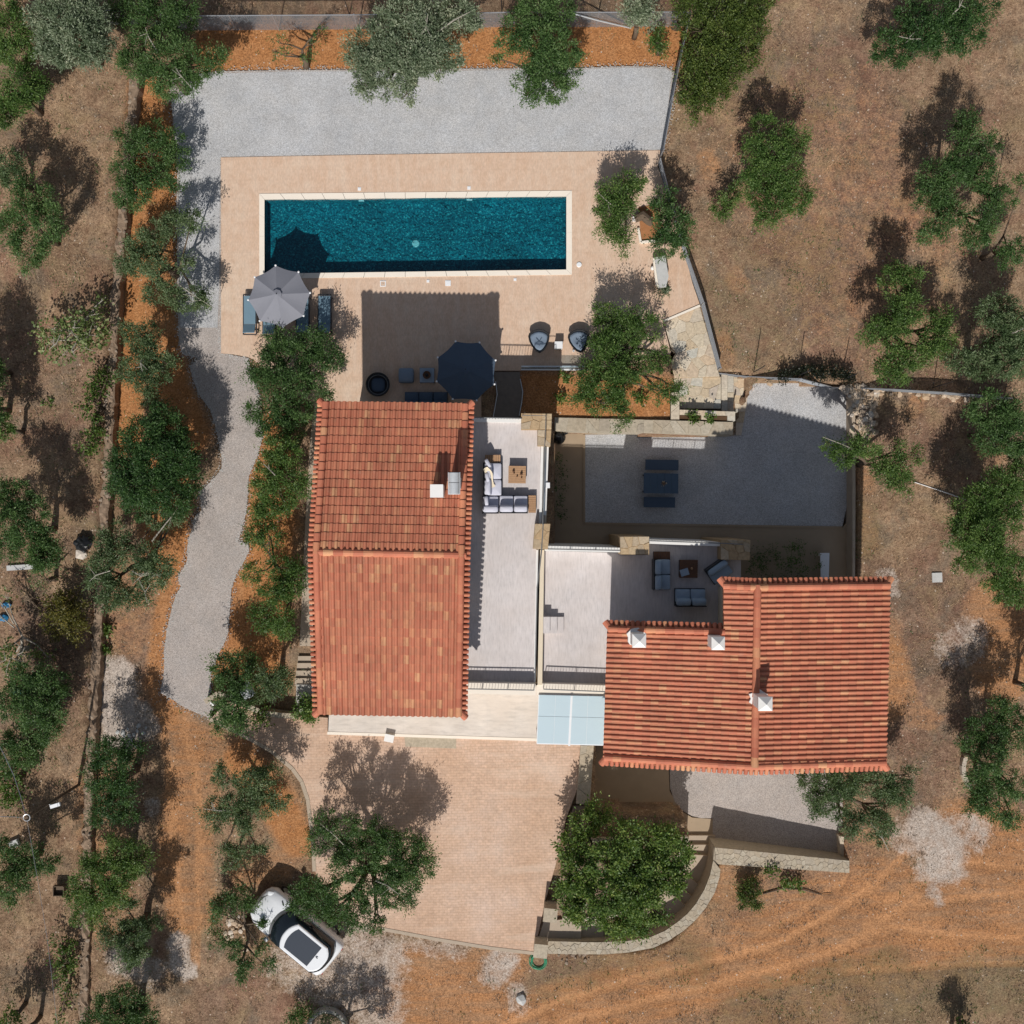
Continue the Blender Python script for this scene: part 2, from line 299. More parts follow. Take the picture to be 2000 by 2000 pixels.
        return s.add([T @ v for v in vs], fs)
    def loft(s, loops, cap=True):
        n = len(loops[0]); k = len(loops); vs = [v for L in loops for v in L]
        fs = [(i * n + j, i * n + (j + 1) % n, (i + 1) * n + (j + 1) % n, (i + 1) * n + j) for i in range(k - 1) for j in range(n)]
        if cap: fs += [tuple(range(n - 1, -1, -1)), tuple(range((k - 1) * n, k * n))]
        return s.add(vs, fs)
    def mesh(s, name, mat, frame=None, smooth=False, fix=True):
        me = bpy.data.meshes.new(name); vs = s.v
        if frame:
            loc, rz = frame; inv = Matrix.Rotation(-rz, 4, 'Z') @ Matrix.Translation(-loc); vs = [inv @ v for v in vs]
        me.from_pydata([tuple(v) for v in vs], [], s.f)
        if fix:
            bm = bmesh.new(); bm.from_mesh(me); bmesh.ops.remove_doubles(bm, verts=bm.verts, dist=1e-5); bmesh.ops.recalc_face_normals(bm, faces=bm.faces); bm.to_mesh(me); bm.free()
        if smooth: me.shade_smooth()
        me.materials.append(M[mat] if isinstance(mat, str) else mat); return me
    def build(s, name, mat, parent=None, smooth=False, local=False, fix=True):
        """vertices are world coordinates, or the root's own frame when local"""
        fr = None
        if parent is not None and not local: fr = FRAME[parent.name]
        o = newobj(name, s.mesh(name, mat, fr, smooth, fix))
        if parent is not None: o.parent = parent; FRAME[o.name] = FRAME[parent.name]
        return o
def one(name, label, cat, mb, mat, group=None, smooth=False, kind=None):
    """a thing that is one mesh, its origin at its own base"""
    xs = [v.x for v in mb.v]; ys = [v.y for v in mb.v]; zs = [v.z for v in mb.v]
    loc = Vector(((min(xs) + max(xs)) / 2, (min(ys) + max(ys)) / 2, min(zs)))
    o = newobj(name, mb.mesh(name, mat, (loc, 0.0), smooth)); o.location = loc; FRAME[o.name] = (loc, 0.0); return tag(o, label, cat, group, kind)
def struct(name, mb, mat, smooth=False): return tag(mb.build(name, mat, None, smooth), kind='structure')
def inside(p, poly):
    c = False; n = len(poly); j = n - 1
    for i in range(n):
        a, b = poly[i], poly[j]
        if (a[1] > p[1]) != (b[1] > p[1]) and p[0] < (b[0] - a[0]) * (p[1] - a[1]) / (b[1] - a[1]) + a[0]: c = not c
        j = i
    return c
def inside_np(X, Y, poly):
    c = np.zeros(X.shape, bool); n = len(poly); j = n - 1
    for i in range(n):
        x1, y1 = poly[i]; x2, y2 = poly[j]
        if y1 != y2:
            t = ((y1 > Y) != (y2 > Y)) & (X < (x2 - x1) * (Y - y1) / (y2 - y1) + x1); c ^= t
        j = i
    return c
def sheet(poly, z, thick=0.06, holes=()):
    """flat slab: top at z (number or function), outline poly (xy), holes (xy lists)"""
    bm = bmesh.new(); edges = []
    for lp in [poly] + list(holes):
        vs = [bm.verts.new((p[0], p[1], 0)) for p in lp]; edges += [bm.edges.new((vs[i], vs[(i + 1) % len(vs)])) for i in range(len(vs))]
    bmesh.ops.triangle_fill(bm, use_beauty=True, use_dissolve=False, edges=edges)
    bmesh.ops.recalc_face_normals(bm, faces=bm.faces)
    for f in bm.faces:
        if f.normal.z < 0: f.normal_flip()
    r = bmesh.ops.extrude_face_region(bm, geom=list(bm.faces), use_keep_orig=True)
    for v in [e for e in r['geom'] if isinstance(e, bmesh.types.BMVert)]: v.co.z = -thick
    mb = MB(); bm.verts.index_update()
    mb.v = [Vector((v.co.x, v.co.y, v.co.z + (z(v.co.x, v.co.y) if callable(z) else z))) for v in bm.verts]; mb.f = [tuple(v.index for v in f.verts) for f in bm.faces]
    bm.free(); return mb
def clip_half(poly, px, py, nx, ny):
    out = []; n = len(poly)
    for i in range(n):
        a = poly[i]; b = poly[(i + 1) % n]; da = (a[0] - px) * nx + (a[1] - py) * ny; db = (b[0] - px) * nx + (b[1] - py) * ny
        if da <= 0: out.append(a)
        if (da < 0 < db) or (db < 0 < da): t = da / (da - db); out.append((a[0] + (b[0] - a[0]) * t, a[1] + (b[1] - a[1]) * t))
    return out
def stones_in(poly, spacing, gap, seed, jit=0.75):
    """irregular stone outlines filling the convex outline poly"""
    rr = random.Random(seed); xs = [p[0] for p in poly]; ys = [p[1] for p in poly]; seeds = []
    y = min(ys) - spacing / 2; row = 0
    while y < max(ys) + spacing:
        x = min(xs) - spacing + (row % 2) * spacing / 2
        while x < max(xs) + spacing:
            seeds.append((x + rr.uniform(-.5, .5) * spacing * jit, y + rr.uniform(-.5, .5) * spacing * jit)); x += spacing
        y += spacing; row += 1
    seeds = [q for q in seeds if inside(q, poly)]; out = []
    area2 = sum(poly[i][0] * poly[(i + 1) % len(poly)][1] - poly[(i + 1) % len(poly)][0] * poly[i][1] for i in range(len(poly))); sg = 1 if area2 > 0 else -1
    for q in seeds:
        cell = [(q[0] - 9, q[1] - 9), (q[0] + 9, q[1] - 9), (q[0] + 9, q[1] + 9), (q[0] - 9, q[1] + 9)]
        for p in seeds:
            if p is q or abs(p[0] - q[0]) > 3 * spacing or abs(p[1] - q[1]) > 3 * spacing: continue
            dx, dy = p[0] - q[0], p[1] - q[1]; d = math.hypot(dx, dy); m = 0.5 - gap / 2 / d
            cell = clip_half(cell, q[0] + dx * m, q[1] + dy * m, dx, dy)
            if len(cell) < 3: break
        for i in range(len(poly)):
            if len(cell) < 3: break
            a = poly[i]; b = poly[(i + 1) % len(poly)]; cell = clip_half(cell, a[0], a[1], (b[1] - a[1]) * sg, -(b[0] - a[0]) * sg)
        if len(cell) >= 3:
            A = abs(sum(cell[i][0] * cell[(i + 1) % len(cell)][1] - cell[(i + 1) % len(cell)][0] * cell[i][1] for i in range(len(cell)))) / 2
            if A > 0.15 * spacing * spacing * 0.3: out.append(cell)
    return out
def lay_stones(parent, poly, spacing, gap, zf, h, seed, mat, name='stone', rag=0.012):
    rr = random.Random(seed)
    for cell in stones_in(poly, spacing, gap, seed):
        dz = rr.uniform(-rag, rag); n = len(cell); h = max(h, .03); cx = sum(p[0] for p in cell) / n; cy = sum(p[1] for p in cell) / n
        mb = MB(); top = [(cx + (p[0] - cx) * 0.96, cy + (p[1] - cy) * 0.96) for p in cell]
        L0 = [(p[0], p[1], zf(*p) - h) for p in cell]; L1 = [(p[0], p[1], zf(*p) + dz - 0.012) for p in cell]; L2 = [(p[0], p[1], zf(*p) + dz + 0.004) for p in top]
        mb.loft([L0, L1, L2]); mb.build(name, mat, parent, fix=False)
def seg_quads(outer, inner):
    return [[outer[i], outer[i + 1], inner[i + 1], inner[i]] for i in range(len(outer) - 1)]
def pip(px, py): return None

# ------------------------------------------------------------------ levels (metres above the pool deck)
Z_DRIVE, Z_COURT, Z_T1, Z_T2 = 0.40, -1.20, 3.00, 2.40

# ------------------------------------------------------------------ the ground
WALL_LINE = P('268,-400 264,0 262,170 246,300 238,430 226,560 216,760 206,960 194,1160 184,1330 174,1500 168,1700 164,1850 162,2000 158,2500')
def wall_x(y):
    for (x0, y0), (x1, y1) in zip(WALL_LINE, WALL_LINE[1:]):
        if y <= y1: return x0 + (x1 - x0) * (y - y0) / (y1 - y0)
    return WALL_LINE[-1][0]
CTRL = [(t[0], t[1], t[2]) for t in P('300,100,-.06 300,500,-.06 300,900,-.06 330,1300,.0 500,1200,-.06 500,900,-.06 700,60,-.06 1000,60,-.06 1300,80,-.06 800,300,-.06 1200,500,-.06 1150,760,-.08 700,700,-.06 1330,300,-.10 1350,600,-.15 1320,450,-.08 '
  '380,1395,-.1 330,1365,-.1 420,1385,-.08 355,1340,-.08 400,1350,-.08 415,1410,-.06 250,1600,.12 350,1500,.1 350,1700,.2 330,1900,.3 500,1620,.16 560,1900,.36 700,1900,.37 850,1900,.37 1000,1900,.36 450,1500,.05 1100,1950,.3 1280,1880,.12 1400,1800,.0 1500,1730,-.15 1620,1730,-.3 1700,1600,-.38 1800,1400,-.4 1700,1100,-.42 1700,900,-.42 '
  '1850,900,-.4 1900,600,-.4 1700,500,-.35 1550,600,-.3 1500,350,-.25 1750,200,-.3 1450,100,-.15 1900,100,-.3 1950,1500,-.4 1900,1900,-.25 1600,1950,-.1 1300,2100,.2 700,2100,.4 1200,1700,.2 1200,1640,.15')]
CX = np.array([W(x, y, z)[0] for x, y, z in CTRL]); CY = np.array([W(x, y, z)[1] for x, y, z in CTRL]); CZ = np.array([c[2] for c in CTRL])
PITS = [(XY(P('1084,846 1432,852 1445,800 1472,746 1642,754 1658,780 1660,1020 1662,1300 1084,1300'), -1.2), -1.5),
        (XY(P('1300,634 1364,602 1402,724 1466,732 1446,856 1330,830 1314,700')), -0.95),
        (XY(P('1162,1440 1655,1440 1652,1688 1402,1670 1394,1700 1378,1745 1345,1790 1300,1824 1250,1840 1190,1844 1090,1838 1090,1802 1180,1802 1240,1778 1300,1724 1338,1668 1345,1625 1325,1580 1162,1570'), -0.6), -1.5),
        (XY(P('505,378 1116,372 1116,537 505,543')), -1.3),
        (XY(P('520,1432 575,1505 602,1560 612,1640 606,1720 742,1806 960,1846 1040,1854 1062,1760 1095,1645 1130,1520 1134,1452 1134,1402 645,1432'), .4), 0.16),
        (XY(P('640,1380 1180,1340 1180,1440 640,1436'), .5), 0.16)]
RUTS_ON = True
def smooth(a, b, x): t = np.clip((x - a) / (b - a), 0, 1); return t * t * (3 - 2 * t)
def terrain_np(X, Y):
    d2 = (X[..., None] - CX) ** 2 + (Y[..., None] - CY) ** 2 + 0.4
    w = d2 ** -1.6; Z = (w * CZ).sum(-1) / w.sum(-1)
    py = 1000 - Y * S; px = 1000 + X * S
    wx = np.interp(py, [p[1] for p in WALL_LINE], [p[0] for p in WALL_LINE])
    t = smooth(wx - 6, wx + 8, px); Z = Z * t + (0.48 + 0.05 * np.sin(X * 0.9) * np.cos(Y * 0.7)) * (1 - t)
    out = np.maximum(np.abs(X), np.abs(Y)); Z = Z + 0.05 * np.sin(X * 1.7 + Y * 0.6) * np.sin(Y * 1.3 - X * 0.4) * np.where((px > 1330) | (py > 1850), 1, 0)
    if RUTS_ON: Z = Z - .045 * strokes(X, Y, RUTS)
    for poly, z in PITS: Z = np.where(inside_np(X, Y, poly), np.minimum(Z, z), Z)
    return Z
def terrain(x, y): return float(terrain_np(np.array([x]), np.array([y]))[0])
def G(px, py, h=0.0):
    """a point on (or h above) the ground as the photograph shows it at (px, py)"""
    z = 0.0
    for _ in range(4): v = W(px, py, z + h); z = terrain(v.x, v.y)
    return W(px, py, z + h)

def strokes(X, Y, rows):
    """soft painted patches: rows of (weight, radius px, 'x,y x,y ...')"""
    px = 1000 + X * S; py = 1000 - Y * S; out = np.zeros_like(X)
    for wgt, r, s in rows:
        pts = P(s); best = np.full_like(X, 1e9)
        if len(pts) == 1: best = np.hypot(px - pts[0][0], py - pts[0][1])
        for (x0, y0), (x1, y1) in zip(pts, pts[1:]):
            dx, dy = x1 - x0, y1 - y0; L = dx * dx + dy * dy
            t = np.clip(((px - x0) * dx + (py - y0) * dy) / L, 0, 1); best = np.minimum(best, np.hypot(px - x0 - t * dx, py - y0 - t * dy))
        out = np.maximum(out, wgt * (1 - smooth(r * 0.55, r * 1.25, best))) if wgt > 0 else out * (1 + wgt * (1 - smooth(r * 0.55, r * 1.25, best)))
    return out
SOIL = [(1, 60, '420,95 700,90 1000,92 1310,90'), (1, 38, '290,180 285,320 275,450 262,600 255,720 245,860'), (1, 52, '320,250 310,400 295,600 330,760 370,850'), (.95, 60, '330,900 320,1010 330,1080'),
        (0.85, 30, '345,1080 322,1200 305,1340 330,1400'), (0.9, 26, '490,1080 462,1180 440,1290 420,1340'), (1, 60, '520,850 530,1000 520,1150 500,1290'), (0.8, 30, '545,1330 480,1370'),
        (1, 55, '1040,770 1150,775 1290,775'), (1, 60, '1240,440'), (0.72, 40, '330,1400 380,1440 350,1560 335,1700 365,1790'), (0.6, 40, '410,1450 395,1560 385,1680 395,1780'), (.9, 45, '470,1480 540,1560 580,1640'), (0.55, 40, '480,1700 550,1680'),
        (0.72, 45, '800,1870 900,1890 1000,1880'), (0.74, 70, '790,1960 880,1960 950,1960'), (0.74, 44, '980,1985 1120,1935 1280,1905 1450,1870 1600,1800 1720,1715'), (0.76, 44, '1080,2000 1300,1955 1500,1905 1700,1870 1850,1850 2000,1840'),
        (0.72, 100, '1480,1860 1700,1760 1850,1780 2000,1760'), (0.74, 90, '1880,1640 1960,1660 2000,1690'), (0.72, 70, '1955,1190 1990,1260 1965,1320'), (0.5, 70, '1420,1720 1460,1780 1380,1850'), (0.72, 30, '1745,1260 1760,1330 1752,1390'), (0.5, 26, '1745,1230 1790,1400 1830,1410'),
        (.5, 190, '1300,1940 1600,1860 1850,1750'), (0.5, 22, '1800,780 1790,800'), (0.5, 26, '1440,540 1445,550'), (0.5, 24, '1410,660 1420,700'), (0.5, 26, '1380,310 1390,330'), (0.5, 22, '1690,930 1700,950'), (0.45, 34, '1680,1000 1700,1060'), (0.42, 70, '250,1140 240,1240 290,1180'), (0.5, 40, '1350,120'), (0.45, 30, '1930,870 1950,890'), (0.42, 60, '200,1540 220,1800'), (.33, 220, '1600,300 1700,500')]
LIME = [(.72, 50, '1812,1625 1850,1655 1852,1690'), (0.55, 40, '1825,1700'), (0.5, 46, '1780,1640 1905,1632'), (0.5, 16, '1825,1740 1838,1765'), (0.75, 24, '352,1835 355,1880 368,1888'), (.85, 44, '225,1320 230,1400 235,1430'), (0.6, 30, '270,1395 285,1420'), (0.48, 46, '1868,1270 1900,1250'),
        (0.5, 24, '1738,1130 1745,1150'), (0.56, 66, '660,1850 720,1840 745,1880 700,1920 740,1960'), (0.5, 50, '560,1880 600,1900 650,1930'), (0.6, 34, '985,1868 965,1890'), (0.45, 26, '1010,1930 1015,1955'), (0.6, 34, '240,1870 300,1890'), (0.45, 20, '300,1575'), (0.5, 30, '1690,790 1680,840'), (0.4, 22, '760,1830 900,1850')]
WEED = [(0.62, 70, '1700,1965 1800,1955 1900,1930 2000,1930'), (0.55, 60, '1440,1990 1500,1965 1600,1955'), (0.45, 60, '1250,1860 1350,1880'), (0.6, 40, '1570,1930 1750,1885'), (0.4, 90, '1480,150 1560,170'), (0.35, 110, '1560,520 1450,600 1430,760'), (0.5, 40, '1700,1060 1690,1000'), (0.4, 50, '1060,1920 1180,1880'), (0.4, 60, '1950,1900')]
BROWN = [(0.8, 200, '1620,240 1640,420'), (0.7, 120, '1640,620'), (0.7, 110, '1780,830 1850,780'), (0.8, 120, '1800,1200 1810,1330 1780,1480'), (0.6, 60, '1480,1790 1600,1760'), (0.8, 90, '100,1240 110,1330'), (0.7, 90, '1560,1720 1640,1700'), (0.5, 120, '60,780 150,760'), (0.6, 80, '520,1960 450,1960'), (0.7, 60, '240,1180 260,1250'), (0.6, 90, '1300,2000 1600,1990')]
RUTS = [(1, 9, '985,1998 1100,1948 1250,1908 1400,1878 1520,1848 1620,1797 1700,1745 1775,1675'), (.8, 9, '1010,2030 1130,1985 1300,1945 1480,1905 1620,1868 1720,1815 1800,1755'), (.8, 8, '1640,1862 1750,1818 1850,1830 2010,1842'), (1, 7, '1650,1902 1780,1896 1900,1890 2010,1887'), (.7, 8, '2010,1702 1900,1692 1810,1728 1740,1768'), (.7, 8, '2010,1748 1880,1762 1780,1775 1690,1815'), (.6, 7, '1480,1830 1560,1790 1650,1730'),
        (.7, 11, '312,1395 332,1500 338,1620 348,1740 362,1860'), (.6, 11, '352,1400 385,1520 392,1640 390,1760 385,1880')]
def build_ground():
    n = 400; ext = 30.0; ax = np.linspace(-ext, ext, n + 1); X, Y = np.meshgrid(ax, ax); Z = terrain_np(X, Y)
    v = np.stack([X.ravel(), Y.ravel(), Z.ravel()], 1); idx = np.arange((n + 1) ** 2).reshape(n + 1, n + 1)
    q = np.stack([idx[:-1, :-1].ravel(), idx[:-1, 1:].ravel(), idx[1:, 1:].ravel(), idx[1:, :-1].ravel()], 1)
    # far apron to the horizon, joined to the edge of the grid
    edge = np.concatenate([idx[0, :-1], idx[:-1, -1], idx[-1, :0:-1], idx[:0:-1, 0]]); m = len(edge); far = v[edge].copy(); far[:, :2] *= 900 / ext; far[:, 2] = -0.2
    b = len(v); v = np.concatenate([v, far]); e2 = np.roll(np.arange(m), -1)
    q = np.concatenate([q, np.stack([edge, edge[e2], b + e2, b + np.arange(m)], 1)[:, ::-1]])
    me = bpy.data.meshes.new('ground'); me.vertices.add(len(v)); me.vertices.foreach_set('co', v.ravel())
    me.loops.add(q.size); me.loops.foreach_set('vertex_index', q.ravel().astype(np.int32)); me.polygons.add(len(q))
    me.polygons.foreach_set('loop_start', np.arange(0, q.size, 4, dtype=np.int32)); me.polygons.foreach_set('loop_total', np.full(len(q), 4, np.int32)); me.update(calc_edges=True); me.shade_smooth()
    for nm, rows in (('rut', RUTS), ('soil', SOIL), ('lime', LIME), ('weed', WEED), ('brown', BROWN)):
        a = me.attributes.new(nm, 'FLOAT', 'POINT'); d = np.zeros(len(v)); d[:b] = strokes(X, Y, rows).ravel(); a.data.foreach_set('value', d.astype(np.float32))
    g = MG('earth'); n1 = g.noise(0.55, 5, 0.6); n2 = g.noise(2.6, 5, 0.62); n3 = g.noise(13, 4, 0.7); n4 = g.noise(34, 3, 0.75)
    fib = g.noise(9, 4, 0.7, vec=g.scale((1, 0.35, 1), 0.6))
    mot = g.math('ADD', g.math('MULTIPLY', n2, 0.55), g.math('MULTIPLY', g.noise(6.5, 4, 0.7), 0.45)); grass = g.ramp(mot, [(0.34, (0.27, 0.175, 0.11)), (0.5, (0.43, 0.30, 0.195)), (0.66, (0.55, 0.41, 0.27))])
    br = g.ramp(mot, [(0.34, (0.235, 0.145, 0.10)), (0.5, (0.36, 0.235, 0.17)), (0.66, (0.47, 0.33, 0.235))])
    fb = g.math('ADD', g.attr('brown'), g.math('MULTIPLY', g.math('SUBTRACT', n1, 0.5), 1.1), clamp=True); col = g.mix(fb, grass, br)
    m1 = g.noise(0.9, 6, 0.7); m2 = g.n.new('ShaderNodeSeparateColor'); g.l.new(g.noise(0.65, 5, 0.68, out='Color', dist=0.5), m2.inputs[0]); col = g.mix(g.map(m2.outputs[0], 0.50, 0.64, 0, 0.55), col, (0.25, 0.225, 0.175)); col = g.mix(g.map(m2.outputs[1], 0.53, 0.66, 0, 0.6), col, (0.50, 0.375, 0.22)); col = g.mix(g.map(m2.outputs[2], 0.52, 0.66, 0, 0.5), col, (0.33, 0.175, 0.125)); col = g.mix(1, col, g.map(m1, 0.3, 0.7, 0.58, 1.0), 'MULTIPLY'); col = g.mix(1, col, (1.0, 0.945, 0.925), 'MULTIPLY')
    brk = g.math('ADD', g.math('MULTIPLY', n2, 0.45), g.math('ADD', g.math('MULTIPLY', n3, 0.35), g.math('MULTIPLY', n1, 0.20)))
    def patch(name, gain=1.0):
        a_ = g.attr(name); k_ = g.math('MULTIPLY', g.math('SUBTRACT', brk, 0.5), g.math('MULTIPLY', g.math('SUBTRACT', 1.25, a_), 2.6 * gain))
        return g.map(g.math('MULTIPLY', g.math('ADD', a_, k_), g.map(a_, 0.0, 0.12)), 0.22, 0.78)
    strk = g.noise(1.0, 5, 0.65, vec=g.scale((0.55, 3.2, 1), -0.22))
    soil = g.ramp(g.math('ADD', g.math('MULTIPLY', n2, 0.5), g.math('MULTIPLY', n3, 0.5)), [(0.3, (0.38, 0.165, 0.065)), (0.5, (0.51, 0.228, 0.090)), (0.7, (0.61, 0.31, 0.14))])
    soil = g.mix(g.map(n1, 0.5, 0.75, 0, 0.5), soil, (0.50, 0.275, 0.145))
    ns = g.math('SUBTRACT', 1.0, g.map(g.attr('soil'), 0.7, 0.95)); soil = g.mix(g.math('MULTIPLY', ns, g.map(strk, 0.42, 0.62, 0, 0.75)), soil, (0.42, 0.255, 0.15)); soil = g.mix(g.math('MULTIPLY', ns, 0.22), soil, (0.45, 0.27, 0.165))
    col = g.mix(patch('soil'), col, soil)
    ru = g.math('MULTIPLY', g.map(g.attr('rut'), 0.15, 0.8), g.map(n2, 0.3, 0.55, 0.35, 0.9)); col = g.mix(ru, col, g.mix(n3, (0.54, 0.25, 0.11), (0.66, 0.36, 0.18)))
    col = g.mix(g.math('MULTIPLY', patch('weed', 1.5), 0.6), col, g.mix(n3, (0.12, 0.105, 0.05), (0.23, 0.19, 0.105)))
    lime = g.mix(n4, (0.44, 0.345, 0.28), (0.72, 0.64, 0.57)); col = g.mix(patch('lime', 1.3), col, lime)
    dark = g.math('MULTIPLY', g.map(n3, 0.32, 0.62, 0.62, 1.12), g.map(n4, 0.32, 0.62, 0.62, 1.16)); col = g.mix(1, col, dark, 'MULTIPLY')
    col = g.mix(1, col, g.map(fib, 0.3, 0.7, 0.86, 1.1), 'MULTIPLY')
    peb = g.n.new('ShaderNodeSeparateColor'); g.l.new(g.voro(9, 'Color'), peb.inputs[0])
    sp = g.math('MULTIPLY', g.math('GREATER_THAN', peb.outputs[0], 0.93), g.math('LESS_THAN', g.voro(9, 'Distance'), g.math('MULTIPLY', peb.outputs[1], 0.34)))
    col = g.mix(g.math('MULTIPLY', sp, 0.8), col, (0.62, 0.52, 0.43))
    g.bump(g.math('ADD', g.math('MULTIPLY', n3, 0.6), g.math('MULTIPLY', n4, 0.5)), 0.9, 0.05)
    me.materials.append(g.end(col, 0.95, 0.1)); o = newobj('ground', me); tag(o, kind='structure'); return o
build_ground()

# ------------------------------------------------------------------ gravel, decks, drive
north_path = P('330,150 430,139 560,137 700,136 900,134 1130,133 1225,129 1300,131 1318,140 1312,200 1304,250 1293,294 1100,297 900,300 700,303 432,308 432,690 484,699 492,730 505,770 508,830 512,858 503,890 486,930 483,975 481,1000 474,1026 465,1057 484,1062 487,1075 475,1100 461,1122 452,1150 449,1190 445,1238 437,1258 427,1277 418,1300 411,1318 412,1340 413,1352 403,1362 414,1374 417,1382 414,1404 385,1393 357,1380 331,1362 313,1354 319,1320 321,1298 320,1270 322,1258 326,1230 331,1207 336,1185 343,1163 353,1146 349,1135 350,1122 364,1100 366,1085 365,1072 369,1050 375,1034 378,1015 384,1005 394,997 392,978 388,963 410,942 432,918 434,900 429,875 427,862 420,830 410,800 388,770 378,745 370,715 388,700 356,692 350,670 348,624 345,520 347,480 344,420 346,340 340,260')
struct('gravel_path', sheet(XY(north_path), 0.0, 0.08), 'gravel_path')
struct('gravel_yard', sheet(XY(P('336,200 380,145 560,140 900,138 1130,136 1225,132 1300,134 1312,142 1300,250 1290,292 1100,295 900,298 700,301 430,306 428,560 425,640 352,640 350,520 350,480 349,420 351,340')), 0.006, 0.05), 'gravel_grey')
pool_in = P('517,390 1106,384 1106,527 517,535'); pool_out = P('507,379 1117,373 1117,537 507,545')
deck = P('432,308 700,303 900,300 1100,297 1292,294 1284,325 1300,372 1318,420 1340,505 1352,553 1367,596 1295,628 1310,690 1290,700 1200,716 1020,717 1018,724 965,724 940,760 940,830 640,830 625,800 560,760 500,705 484,697 455,692 432,690')
struct('pool_deck', sheet(XY(deck), 0.03, 0.2, [XY(pool_out)]), 'stamped_deck')
drive = P('412,1404 440,1372 470,1372 520,1393 580,1398 640,1402 640,1430 905,1440 1050,1444 1137,1446 1137,1455 1134,1510 1130,1535 1105,1600 1095,1645 1085,1690 1065,1760 1050,1830 1045,1860 960,1850 850,1832 745,1812 690,1800 640,1760 615,1700 612,1640 602,1560 590,1525 572,1500 530,1465 480,1437 440,1418')
struct('driveway', sheet(XY(drive, Z_DRIVE), Z_DRIVE, 0.5), 'stamped_drive')
mb = MB()
edge = P('412,1404 440,1418 480,1437 530,1465 572,1500 590,1525 602,1560 612,1640 615,1700')
for a, b in zip(edge, edge[1:]): mb.beam(W(*a, Z_DRIVE - .11), W(*b, Z_DRIVE - .11), 0.16, 0.26)
for a, b in zip(P('745,1812 850,1832 960,1850 1045,1860'), P('850,1832 960,1850 1045,1860')): mb.beam(W(*a, Z_DRIVE - .11), W(*b, Z_DRIVE - .11), 0.14, 0.25)
struct('driveway_kerb', mb, 'concrete')
struct('front_walk', sheet(XY(P('641,1431 645,1342 890,1345 895,1335 1186,1335 1186,1446 1050,1444 905,1440'), 0.55), 0.55, 0.4), 'walk_tile')
mb = MB().beam(W(640, 1431, .47), W(1052, 1444, .47), 0.12, 0.19); struct('walk_kerb', mb, 'coping')
struct('door_mat', sheet(XY(P('760,1433 893,1437 893,1464 760,1461'), Z_DRIVE), Z_DRIVE + 0.006, 0.02), 'flagstone') if False else None
struct('side_walk', sheet(XY(P('614,790 606,860 601,940 597,1010 593,1090 589,1180 585,1262 660,1262 660,800')), 0.0, 0.1), 'concrete')
# courtyard and sunken yard
struct('court_gravel', sheet(XY(P('1141,849 1250,848 1434,851 1446,815 1456,770 1470,744 1520,744 1642,752 1650,764 1660,790 1661,890 1655,985 1645,1029 1141,1021'), Z_COURT), Z_COURT, 0.1), 'gravel_grey')
struct('court_paving', sheet(XY(P('1070,838 1440,842 1434,852 1141,850 1141,1022 1646,1030 1662,1010 1662,1300 1070,1300'), Z_COURT - .006), Z_COURT - 0.006, 0.1), 'paving')
mb = MB()
for a, b in zip(P('1141,849 1141,1022'), P('1141,1022 1645,1030')): mb.beam(W(*a, Z_COURT + .01), W(*b, Z_COURT + .01), 0.09, 0.06)
struct('court_kerb', mb, 'paving')
struct('sunken_gravel', sheet(XY(P('1308,1500 1309,1540 1318,1566 1334,1584 1352,1594 1370,1598 1392,1598 1392,1650 1650,1676 1654,1500'), Z_COURT), Z_COURT, 0.1), 'gravel_path')
struct('sunken_paving', sheet(XY(P('1150,1450 1660,1450 1655,1500 1306,1500 1308,1545 1330,1584 1352,1597 1394,1600 1396,1640 1340,1640 1150,1640'), Z_COURT - .008), Z_COURT - 0.008, 0.1), 'paving')
struct('garden_path', sheet(XY(P('966,726 1016,726 1016,740 1021,765 1019,785 1014,812 1014,830 962,830 966,800 971,770 968,745')), -0.01, 0.1), 'dark_paving')
for e in (P('968,745 971,770 966,800 962,822'), P('1016,740 1021,765 1019,785 1014,812')):
    mb = MB().tube(WL([(x, y, .03) for x, y in e]), 0.02, 5); tag(mb.build('path_edging', 'galvanised'), kind='structure')

# ------------------------------------------------------------------ the pool
pool = thing('swimming_pool', 'long rectangular swimming pool with white coping and dark teal water', 'pool', W(812, 460))
IN, OUT = XY(pool_in), XY(pool_out)
lip = thing  # (kept short)
for k in range(4):
    a0, a1 = Vector(OUT[k] + (0,)), Vector(OUT[(k + 1) % 4] + (0,)); b0, b1 = Vector(IN[k] + (0,)), Vector(IN[(k + 1) % 4] + (0,))
    n = max(2, round((a1 - a0).length / 0.9))
    for i in range(n):
        t0, t1 = i / n + 0.0006, (i + 1) / n - 0.0006; q = [a0.lerp(a1, t0), a0.lerp(a1, t1), b0.lerp(b1, t1), b0.lerp(b1, t0)]
        MB().prism([(v.x, v.y) for v in q], -0.1, 0.055 + R.uniform(-.001, .001)).build('coping_slab', 'coping', pool)
DEP = -0.62
mb = MB(); vs = [(x, y, 0.0) for x, y in IN] + [(x, y, DEP) for x, y in IN]; mb.add(vs, [(4, 5, 6, 7)] + [(i, (i + 1) % 4, 4 + (i + 1) % 4, 4 + i) for i in range(4)]); mb.build('pool_basin', 'pool_mosaic', pool, fix=False)
mb = MB(); nx, ny = 2, 2; mb.add([(x, y, -0.10) for x, y in IN], [(0, 3, 2, 1)]); o = mb.build('water', 'pool_water', None, fix=False); tag(o, kind='structure')
MB().lathe([(0.16, 0), (0.16, 0.03), (0.10, 0.05), (0.0, 0.05)], 14, W(812, 476, DEP)).build('pool_light', 'pool_light_lens', pool)
for px, py in ((706, 391), (917, 389)): MB().cbox(W(px, py, -.16) + Vector((0, -.03, 0)), 0.24, 0.05, 0.09).build('inlet', 'white_paint', pool)
